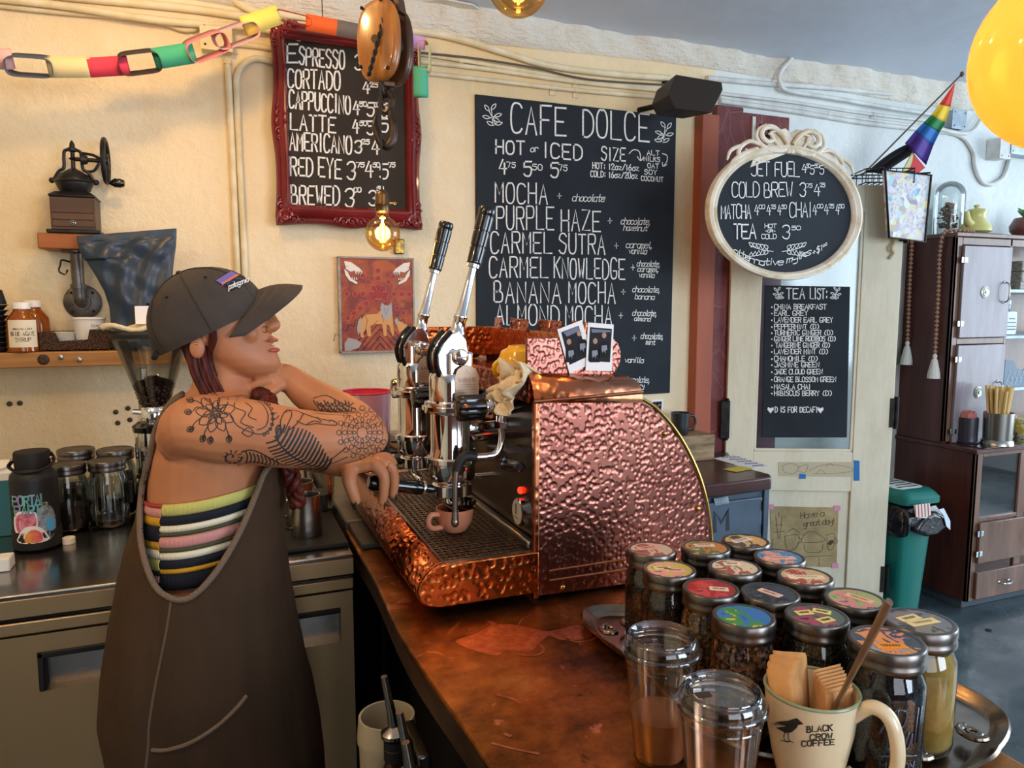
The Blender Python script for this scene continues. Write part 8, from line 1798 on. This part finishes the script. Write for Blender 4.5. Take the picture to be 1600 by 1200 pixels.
# --- brown overalls
M_ov = Mat('washed_brown', '#3d2b1e', .9, spec=.25); M_ov.color(M_ov.ramp(M_ov.noise(5, 5, .6, st=(1, 1, .4)), [(.3, '#352619'), (.7, '#493524')])); M_ov.bump(M_ov.noise(350, 2), .3, .001); M_ov.bump(M_ov.noise(7, 3, st=(1.5, 1.5, .3)), .6, .02); M_ov = M_ov.m
GAR = [(1290, 176, 506, 1.53, .195), (1200, 178, 501, 1.53, .195), (1150, 168, 496, 1.53, .195), (1090, 155, 486, 1.53, .195), (1030, 159, 472, 1.53, .195), (960, 170, 459, 1.535, .19), (900, 182, 450, 1.54, .187), (850, 194, 444, 1.545, .183), (800, 212, 444, 1.55, .175), (760, 222, 447, 1.55, .17), (720, 229, 447, 1.55, .175), (680, 236, 446, 1.555, .18), (650, 246, 430, 1.56, .175), (625, 268, 405, 1.56, .155), (610, 292, 385, 1.56, .12)]
def gar(y):
    if y >= GAR[0][0]: return list(GAR[0])
    for a9, b9 in zip(GAR, GAR[1:]):
        if b9[0] <= y <= a9[0]: f = (y - b9[0]) / (a9[0] - b9[0]); f = f * f * (3 - 2 * f) * .3 + f * .7; return [b9[k9] + (a9[k9] - b9[k9]) * f for k9 in range(5)]
    return list(GAR[-1])
OPEN = [(296, 560), (286, 618), (262, 640), (245, 672), (236, 712), (224, 762), (220, 815), (224, 860), (238, 905), (256, 928), (284, 937), (310, 924), (338, 892), (364, 850), (386, 804), (400, 768), (411, 740), (424, 724), (452, 640), (470, 560)]
def inside(x, y, poly):
    c = False; n = len(poly)
    for i in range(n):
        x1_, y1_ = poly[i]; x2_, y2_ = poly[(i + 1) % n]
        if (y1_ > y) != (y2_ > y) and x < (x2_ - x1_) * (y - y1_) / (y2_ - y1_) + x1_: c = not c
    return c
NU, NV_ = 220, 150
def gpt(u, v):
    y = 1290 + (610 - 1290) * v; _, xl, xr, Yc, ry = gar(y); l, r_ = PT(xl, y, Yc), PT(xr, y, Yc); c = (l + r_) / 2; t = 2 * pi * u; a9 = (r_ - l).length / 2
    amp = max(0, (y - 800) / 490); fold = 1 + amp * (.030 * math.sin(5 * t + 1 + v * 2) + .018 * math.sin(11 * t + v * 5) + .010 * math.sin(19 * t)) * min(1, abs(math.sin(t)) + .25)
    return V((c.x + a9 * math.cos(t) * (1 + (fold - 1) * .35), c.y + ry * math.sin(t) * fold, c.z))
def gpx(u, v):
    y = 1290 + (610 - 1290) * v; _, xl, xr, Yc, ry = gar(y); return (xl + xr) / 2 + (xr - xl) / 2 * math.cos(2 * pi * u), y
# the opening is measured on the garment's own side view, the same on both sides; it reaches the silhouette seen from the camera
def to_side(P3): d = fw.dot(P3 - EYE); return 800 + FPX * rt.dot(P3 - EYE) / d, 600 - FPX * upv.dot(P3 - EYE) / d
def keepg(u, v):
    p = gpt(u, v); q_ = V((p.x, 2 * 1.55 - p.y, p.z)) if p.y > 1.55 else p
    x, y = to_side(q_); return not inside(x, y, OPEN) and y > 606
build(MB().grid(gpt, NU, NV_, keep=keepg), 'overalls', M_ov, ps, solid=.003, angle=180)
# bound edge along the opening, on both sides
gm = MB().grid(gpt, 120, 110); gb = BVHTree.FromPolygons([tuple(p) for p in gm.v], gm.f)
def onGar(x, y, off=.002):
    d = ray(x, y).normalized(); h_, nn, _, _ = gb.ray_cast(EYE, d)
    if h_ is None: return None
    if nn.dot(d) > 0: nn = -nn
    return (h_ + nn * off, nn)
M_bind = Mat('binding_taupe', '#75614f', .9); M_bind.bump(M_bind.voro(420), .8, .002); M_bind = M_bind.m
eg = [onGar(p.x, p.y) for p in smooth_path([V((x, y, 0)) for x, y in OPEN[1:18]], 6)]; eg = [q_[0] for q_ in eg if q_]
for sgn in (1, -1):
    pl9 = eg if sgn > 0 else [V((p.x, 3.10 - p.y, p.z)) for p in eg]
    build(MB().tube(pl9, .0056, 8), 'bound_edge', M_bind, ps, angle=180)
st9 = MB(); 
strokes(st9, [[(268, 938), (262, 980), (252, 1030), (242, 1080), (234, 1130), (232, 1168), (228, 1200)]], lambda x, y: onGar(x, y, .0022), .0045, None); build(st9, 'side_seam', plain('seam_taupe', '#5e4b39', .9), ps, flat=True, angle=0)
pk9 = [q_[0] for q_ in (onGar(p.x, p.y, .003) for p in smooth_path([V((x, y, 0)) for x, y in ((238, 1170), (262, 1170), (300, 1158), (340, 1132), (368, 1106), (384, 1086))], 5)) if q_]
build(MB().tube(pk9, .0035, 8), 'pocket_edge', M_bind, ps)
st9 = MB(); strokes(st9, [[(440, 880), (436, 980), (430, 1080), (428, 1200)]], lambda x, y: onGar(x, y, .002), .0016, None); build(st9, 'front_seam', plain('seam_dark_brown', '#33281f', .9), ps, flat=True, angle=0)
# legs and shoes below the frame
for s_, Yl9 in ((-1, 1.44), (1, 1.66)):
    zc9_ = gpt(0, 0).z; build(MB().lathe([(.135, .14), (.12, .4), (.13, zc9_ + .02)], (-.01, Yl9, 0), 28, sx=1.15, sy=.82), 'trouser_leg', M_ov, ps, solid=.003)
    build(MB().loft([ell_ring(V((.03, Yl9, .001)), .135, .048), ell_ring(V((.03, Yl9, .03)), .135, .048), ell_ring(V((-.01, Yl9, .08)), .085, .042), ell_ring(V((-.04, Yl9, .16)), .045, .04)]), 'shoe', M_rub, ps, angle=60)
# ================================================================== hanging things
# --- paper chain: each loop of paper a link
ch = thing('paper_chain', 'garland of coloured paper links strung across the left wall over the red frame', 'paper chain', atY(200, 100, 2.60))
def link(x0, y0, x1, y1, hpx, col, mode, Y=2.60):
    """mode 'face': band seen from its broad side; 'edge': loop seen through, as two strips"""
    a, b_ = atY(x0, y0, Y), atY(x1, y1, Y); u = (b_ - a).normalized(); L = (b_ - a).length; w_ = rad(hpx, a); yv = V((0, 1, 0)); up_ = u.cross(yv) * -1
    if up_.z < 0: up_ = -up_
    n_ = (yv * .85 + up_ * .35).normalized() if mode == 'face' else (up_ * .86 - yv * .40).normalized(); wv = u.cross(n_); c = (a + b_) / 2
    hh = w_ * (.36 if mode == 'face' else .42); wd = w_ * (.48 if mode == 'face' else .62); pr = []
    n = 40
    for i in range(n):
        t_ = 2 * pi * i / n; cx_ = math.copysign(abs(math.cos(t_)) ** .35, math.cos(t_)); sx_ = math.copysign(abs(math.sin(t_)) ** .6, math.sin(t_))
        pr.append(c + u * (cx_ * L / 2) + n_ * (sx_ * hh))
    build(MB().loft([[p - wv * wd for p in pr], [p + wv * wd for p in pr]], cap=False), 'paper_link', plain('chain_paper', col, .8), ch, solid=.0008, angle=60)
for a in ((-52, 92, 20, 92, 30, '#e8b3b0', 'face'), (10, 100, 84, 105, 34, '#4a5468', 'edge'), (74, 105, 143, 105, 30, '#dfd09a', 'face'), (134, 106, 201, 102, 28, '#d9405a', 'face'), (186, 101, 250, 93, 36, '#3a2f33', 'edge'), (240, 92, 304, 82, 30, '#3fa886', 'face'),
          (292, 84, 352, 60, 36, '#cc8088', 'edge'), (336, 66, 400, 42, 30, '#c9a3b4', 'edge'), (380, 42, 436, 22, 28, '#ead96e', 'face'), (426, 20, 486, 34, 16, '#a0303a', 'edge'), (478, 34, 530, 44, 24, '#e2622a', 'face'), (520, 42, 582, 54, 24, '#6b6462', 'face'), (575, 54, 642, 62, 22, '#7d7270', 'edge'), (632, 62, 664, 68, 20, '#c79ad0', 'face')):
    link(*a)
link(663, 66, 664, 112, 20, '#cdbb80', 'edge'); link(657, 104, 658, 152, 22, '#4fb091', 'face')
build(MB().tube([atY(502, -30, 2.60), atY(504, 28, 2.60)], .0016, 5), 'hanging_thread', M_rub, ch)
# --- wooden pulley block with hook, hung from the ceiling over the machine
DP = 1.92
q = lambda x, y, d=0: atD(x, y, DP + d)
pc = q(603, 70); k = DP / FPX
pu = thing('pulley_block', 'old varnished wooden pulley block with iron hook hanging over the machine', 'pulley', V((pc.x, pc.y, pc.z)))
M_pw = Mat('varnished_oak', '#9a6426', .3, coat=.5); M_pw.color(M_pw.ramp(M_pw.noise(8, 5, .6, st=(3, 3, .5)), [(.3, '#6f4015'), (.7, '#b87c34')])); M_pd = varied('dark_oak', '#4a2c17', '#2e1a0d', 9, .4, coat=.4, bs=60)
ua = (rt * .90 - fw * .42).normalized(); ub = ua.cross(V((0, 0, 1))).normalized()     # ub points from camera
if ub.dot(fw) < 0: ub = -ub
def cheek(off, s_, th, mt_, nm):
    n = 32; r0 = []
    rings = []
    for j, (kk, o_) in enumerate(((.80, 0), (.94, .15), (1.0, .45), (1.0, .75), (.96, 1.0))):
        rings.append([pc + ub * (off + th * (o_ - .5)) + ua * (38 * k * kk * s_ * math.copysign(abs(math.cos(a_)) ** .75, math.cos(a_))) + V((0, 0, 61 * k * kk * s_ * math.copysign(abs(math.sin(a_)) ** .8, math.sin(a_)))) for a_ in [2 * pi * i / n for i in range(n)]])
    return build(MB().loft(rings), nm, mt_, pu, angle=50)
cheek(-.034, 1, .026, M_pw.m, 'wood_cheek'); cheek(.030, .97, .022, M_pd, 'wood_cheek')
build(MB().cyl(pc - ub * .020, pc + ub * .018, 27 * k, n=36), 'sheave', M_iron, pu); build(MB().cyl(pc - ub * .052, pc + ub * .046, 6 * k, n=16), 'axle_pin', M_iron, pu)
for s_ in (-1, 1): build(MB().prism([pc + ua * (a_ * k) + ub * .0 + V((0, 0, z * k)) for a_, z in ((s_ * 30 - 4, 40), (s_ * 30 + 4, 40), (s_ * 26 + 4, 62), (s_ * 26 - 4, 62))], ub * .03).xf(Matrix.Translation(-ub * .018)), 'wood_spacer', M_pd, pu)
for dx, dz in ((-24, 50), (10, 56), (-28, -36), (22, -46)): build(MB().sphere(pc - ub * .047 + ua * (dx * k) + V((0, 0, dz * k)), 3 * k, 10, sc=(1, .6, 1)), 'rivet', M_iron, pu)
zc9 = pc.z + 60 * k
build(MB().tube([V((pc.x - .006, pc.y, pc.z + 50 * k)), V((pc.x - .006, pc.y, CZ - .002))], .012, 10).tube([V((pc.x + .02, pc.y, pc.z + 50 * k)), V((pc.x + .02, pc.y, CZ - .002))], .008, 10), 'hanger_strap', M_iron, pu)
# twisted dark cord laid across the near cheek
path = [q(602, 12, -.05), q(594, 50, -.052), q(584, 88, -.052), q(576, 118, -.045)]; sp3 = smooth_path(path, 10)
for ph_ in (0, pi): build(MB().tube([p + ua * (.0035 * math.cos(i * .9 + ph_)) + ub * (.0035 * math.sin(i * .9 + ph_)) for i, p in enumerate(sp3)], .0032, 6), 'cord_strand', M_rub, pu)
M_hook = varied('forged_iron', '#4a413b', '#2e2825', 30, .4, metal=.8, bump=.3)
def ringt(c, rx_, rz2, r, u_=ua): return MB().tube([c + u_ * (rx_ * math.cos(a_)) + V((0, 0, rz2 * math.sin(a_))) for a_ in [2 * pi * i / 28 for i in range(28)]], r, 8, closed=True)
build(ringt(q(602, 136), 9 * k, 14 * k, 3.2 * k, ub), 'shackle', M_hook, pu); build(ringt(q(604, 160), 11 * k, 15 * k, 4.5 * k), 'ring_eye', M_hook, pu)
build(MB().box(pc.x - .02, pc.x + .02, pc.y - .018, pc.y + .018, pc.z - 66 * k, pc.z - 56 * k), 'bottom_strap', M_hook, pu, bevel=.004)
hk = smooth_path([q(612, 148), q(611, 168), q(612, 184), q(615, 200), q(614, 218), q(606, 229), q(596, 224), q(590, 210), q(586, 194), q(588, 181)], 6); n = len(hk)
build(MB().tube(hk, [k * (4.5 + 2.6 * math.sin(pi * i / n)) * (1 if i < n * .85 else (1.0 - (i - n * .85) / (n * .15) * .75)) for i in range(n)], 10), 'hook', M_hook, pu)
# --- bulbs
M_amber = thin_glass('amber_glass', '#f8d79c', 1.3, .06, .5)
M_milky = thin_glass('glowing_amber_glass', '#f6c06c', 1.3, .08, .5)
_t = M_milky.node_tree; _tl = _t.nodes.new('ShaderNodeBsdfTranslucent'); _tl.inputs[0].default_value = hexc('#f6cf94'); _df = _t.nodes.new('ShaderNodeBsdfDiffuse'); _df.inputs[0].default_value = hexc('#f3cf9c')
_a = _t.nodes.new('ShaderNodeMixShader'); _a.inputs[0].default_value = .5; _t.links.new(_tl.outputs[0], _a.inputs[1]); _t.links.new(_df.outputs[0], _a.inputs[2])
_b = _t.nodes.new('ShaderNodeMixShader'); _b.inputs[0].default_value = .38; _mx = [n for n in _t.nodes if n.type == 'MIX_SHADER'][0]; _o = [n for n in _t.nodes if n.type == 'OUTPUT_MATERIAL'][0]
_t.links.new(_mx.outputs[0], _b.inputs[1]); _t.links.new(_a.outputs[0], _b.inputs[2]); _t.links.new(_b.outputs[0], _o.inputs[0])
M_fil = plain('glowing_filament', '#ffb040', .5, emit='#ff9a30', es=40)
M_glow = plain('filament_core', '#ffd080', .5, emit='#ffb050', es=90)
def bulb(c, r, label, cord_top, lit=3.0, socket=True, grp='amber globe filament bulbs', glass=None):
    c = V(c); o = thing('globe_bulb', label, 'light bulb', c, grp)
    pr = [(r * math.cos(a_), r * math.sin(a_)) for a_ in [-pi / 2 + (pi / 2 + 1.15) * i / 20 for i in range(21)]]
    ne = pr[-1]; pr += [(r * .36, r * 1.08), (r * .32, r * 1.25)]
    build(MB().lathe(pr, c, 40, cap=False), 'glass_globe', glass or M_amber, o, angle=180)
    g = MB()
    for j in range(8):
        a_ = j * pi / 4; g.tube(smooth_path([c + V((r * .10 * math.cos(a_), r * .10 * math.sin(a_), r * .55)), c + V((r * .20 * math.cos(a_ + .3), r * .20 * math.sin(a_ + .3), 0)), c + V((r * .14 * math.cos(a_ + .5), r * .14 * math.sin(a_ + .5), -r * .5))], 4), r * .028, 6)
    build(g, 'filament', M_fil, o); build(MB().cyl(c + V((0, 0, -r * .45)), c + V((0, 0, r * .9)), r * .06), 'glass_stem', M_glow, o)
    if socket:
        build(MB().lathe([(r * .32, r * 1.2), (r * .40, r * 1.25), (r * .40, r * 1.6), (r * .44, r * 1.65), (r * .40, r * 1.75), (r * .40, r * 2.15), (r * .30, r * 2.35), (r * .1, r * 2.5), (0, r * 2.5)], c, 24), 'lamp_socket', varied('aged_brass', '#7a6448', '#5a4630', 30, .35, metal=.9), o)
        build(MB().cyl(c + V((r * .38, 0, r * 1.75)), c + V((r * .75, 0, r * 1.75)), r * .06).sphere(c + V((r * .75, 0, r * 1.75)), r * .1, 8), 'switch_key', M_brass, o)
        build(MB().tube([c + V((0, 0, r * 2.45)), V(cord_top)], .0025, 6), 'lamp_cord', M_rub, o)
    lamp('bulb_glow', c, lit, WARM, r * .5); return o
b1 = q(598, 365); bulb(b1, 27 * k, 'small lit amber bulb hanging in front of the red framed board', (b1.x, b1.y, pc.z - 62 * k), 2.2)
b2 = atD(810, -24, 1.5); bulb(b2, .0625, 'lit amber bulb cut off by the top edge of the frame', (b2.x, b2.y, CZ), 3)
b3_ = atD(1682, 86, .49); bulb(b3_, .0625, 'large near amber bulb filling the upper right corner', (b3_.x, b3_.y, CZ), .05, glass=M_milky)
# --- black speaker on a bracket
D_ = 2.66; P8 = lambda x, y, Y: atY(x, y, Y)
spk = thing('wall_speaker', 'small black wedge-shaped speaker on a bracket above the painted post', 'speaker', atY(1085, 178, 2.7))
fa = [P8(1056, 116, 2.60), P8(1128, 128, 2.50), P8(1130, 140, 2.49), P8(1112, 177, 2.50), P8(1055, 170, 2.60), P8(1044, 148, 2.62)]
fb_ = [p + V((.03, .20, .01)) for p in fa]; fb_[5] = P8(1044, 148, 2.62) + V((0, .12, .0))
build(MB().loft([fa, [a + V((.0, .17, .0)) + (sum(fa, V()) / 6 - a) * .22 for a in fa]]), 'speaker_box', plain('speaker_black', '#2b2a2b', .5), spk, bevel=.004)
build(MB().tube([sum(fa, V()) / 6 + V((-.02, .16, 0)), sum(fa, V()) / 6 + V((-.08, .30, .0))], .012, 8).box(atY(1040, 148, WY).x - .02, atY(1040, 148, WY).x + .02, WY - .02, WY - .001, atY(1040, 160, WY).z, atY(1040, 128, WY).z), 'speaker_bracket', M_iron, spk)
# --- wolf painting
YP = WY - .028; q = lambda x, y, o_=0: atY(x, y, YP - o_)
pt = thing('wolf_painting', 'small red patterned painting of wolves and two beast skulls in a pale frame', 'painting', q(590, 550))
x0, x1, z1, z0 = q(529, 402).x, q(645, 405).x, q(590, 403).z, q(590, 550).z
pm = Mat('painted_red', '#9b4330', .6); pm.color(pm.mix(pm.ramp(pm.noise(16, 4, dist=1), [(.4, 0.0), (.6, .8)]), pm.ramp(pm.noise(7, 3), [(.3, '#a34232'), (.6, '#b3602f')]), '#6f2c34')); pm.bump(pm.noise(60, 3), .2, .001)
build(MB().box(x0, x1, YP, WY - .002, z0, z1), 'canvas', pm.m, pt)
M_pfr = varied('frame_grey', '#a9a29a', '#8e867e', 30, .6)
for a_ in ((x0 - .004, x1 + .004, z1 - .004, z1 + .003), (x0 - .004, x1 + .004, z0 - .003, z0 + .005), (x0 - .004, x0 + .005, z0, z1), (x1 - .003, x1 + .004, z0, z1)): build(MB().box(a_[0], a_[1], YP - .004, WY - .001, a_[2], a_[3]), 'frame_bar', M_pfr, pt, bevel=.001)
px = lambda u, v, o_=.0005: V((x0 + (x1 - x0) * u, YP - o_, z1 + (z0 - z1) * v))
def blob(mb, pts, o_=.0006, th=.0004): mb.prism([px(u, v, o_) for u, v in pts], (0, -th, 0)); return mb
def disc(mb, u, v, r_, o_=.0006, n=14): mb.prism([px(u, v, o_) + V((r_ * math.cos(a_), 0, r_ * math.sin(a_))) for a_ in [2 * pi * i / n for i in range(n)]], (0, -.0004, 0))
md = MB(); ml_ = MB()
ctrs = [(.52, .38, .019)]
for an, n in ((90, 3), (50, 4), (130, 4), (0, 4), (180, 4), (-38, 4), (-142, 6)):
    for i in range(n): ctrs.append((.52 + .108 * (i + 1) * math.cos(math.radians(an)) * .98, .38 - .082 * (i + 1) * math.sin(math.radians(an)), .0095))
for u, v, r_ in ctrs:
    if .03 < u < .97 and .03 < v < .97: disc(ml_, u, v, r_ * 1.18, .0004); disc(md, u, v, r_, .0009)
for a_, b_ in (((.37, .98), '')[:1] or [], ) if 0 else (): pass
build(ml_, 'painted_rings', plain('paint_tan', '#b87250', .6), pt); build(md, 'painted_discs', plain('paint_crimson', '#a02a30', .6), pt)
g = MB()
for i in range(5):
    s_ = .06 + i * .075
    for o9 in (0,): g.ribbon([px(.53 - s_ * 1.1, .97, .0012), px(.53, .97 - s_ * 1.05, .0012), px(.53 + s_ * 1.1, .97, .0012)], .0035, N)
for i in range(5):
    for s_ in (-1, 1): g.ribbon([px(.53 + s_ * (.18 + .09 * i) * 1, .62 + .05 * i, .0011), px(.53 + s_ * (.24 + .09 * i), .60 + .05 * i, .0011), px(.53 + s_ * (.26 + .09 * i), .67 + .05 * i, .0011)], .0025, N)
build(g, 'painted_zigzags', plain('paint_black', '#2c1c1a', .6), pt, flat=True, angle=0)
wf = MB(); blob(wf, [(.27, .66), (.33, .60), (.50, .59), (.56, .54), (.62, .50), (.70, .54), (.71, .68), (.72, .80), (.70, .84), (.66, .72), (.62, .70), (.62, .83), (.58, .83), (.56, .70), (.46, .70), (.40, .72), (.41, .83), (.36, .83), (.34, .74), (.30, .80), (.32, .84), (.27, .84), (.25, .74)], .0014)
blob(wf, [(.74, .66), (.80, .67), (.92, .72), (.94, .80), (.90, .80), (.88, .77), (.82, .78), (.80, .80), (.78, .76)], .0014)
build(wf, 'painted_wolves', plain('paint_ochre', '#d49a5c', .6), pt)
wg = MB(); blob(wg, [(.54, .52), (.56, .47), (.60, .50), (.66, .50), (.69, .46), (.70, .53), (.69, .62), (.62, .66), (.55, .61)], .0019); blob(wg, [(.24, .66), (.28, .62), (.27, .76), (.23, .82), (.22, .74)], .0019)
blob(wg, [(.05, .90), (.10, .84), (.20, .86), (.28, .90), (.24, .95), (.12, .98), (.05, .98)], .0014); blob(wg, [(.78, .88), (.86, .82), (.96, .84), (.98, .90), (.90, .97), (.80, .95)], .0014); blob(wg, [(.73, .66), (.77, .63), (.79, .68), (.75, .71)], .0019)
build(wg, 'painted_grey_beasts', plain('paint_grey', '#a9a4a4', .6), pt)
wb = MB(); 
for fl in (1, -1):
    X = lambda u: u if fl > 0 else 1.03 - u
    blob(wb, [(X(.07), .04), (X(.16), .05), (X(.27), .11), (X(.31), .15), (X(.29), .17), (X(.20), .14), (X(.15), .15), (X(.09), .12)], .0018); blob(wb, [(X(.07), .12), (X(.11), .15), (X(.15), .21), (X(.24), .26), (X(.23), .28), (X(.13), .24), (X(.08), .18)], .0018)
    for i in range(3): blob(wb, [(X(.21 + .03 * i), .145), (X(.23 + .03 * i), .15), (X(.222 + .03 * i), .185)], .0018); blob(wb, [(X(.16 + .03 * i), .225), (X(.18 + .03 * i), .235), (X(.172 + .03 * i), .20)], .0018)
build(wb, 'painted_skulls', plain('paint_white', '#e6e0d8', .6), pt)
ol = MB(); 
for L in ([(.59, .53), (.62, .60), (.65, .53)], [(.33, .60), (.36, .66), (.34, .74)], [(.56, .60), (.58, .68)], [(.45, .70), (.50, .66)], [(.09, .10), (.12, .09)], [(.92, .10), (.95, .09)], [(.85, .86), (.92, .93)]): ol.ribbon([px(u, v, .0026) for u, v in L], .0012, N)
build(ol, 'painted_outlines', plain('paint_line', '#33302f', .6), pt, flat=True, angle=0)
gp_ = atY(624, 390, WY - .01); o = build(MB().box(gp_.x - .022, gp_.x + .016, WY - .03, WY - .001, gp_.z - .018, gp_.z + .04), 'gilt_bracket', varied('gilt', '#b08a3c', '#5f4a22', 60, .35, metal=.8, bump=.6), loc=gp_, bevel=.004)
tag(o, 'small gilt ornamental bracket on the wall just above the wolf painting', 'bracket')
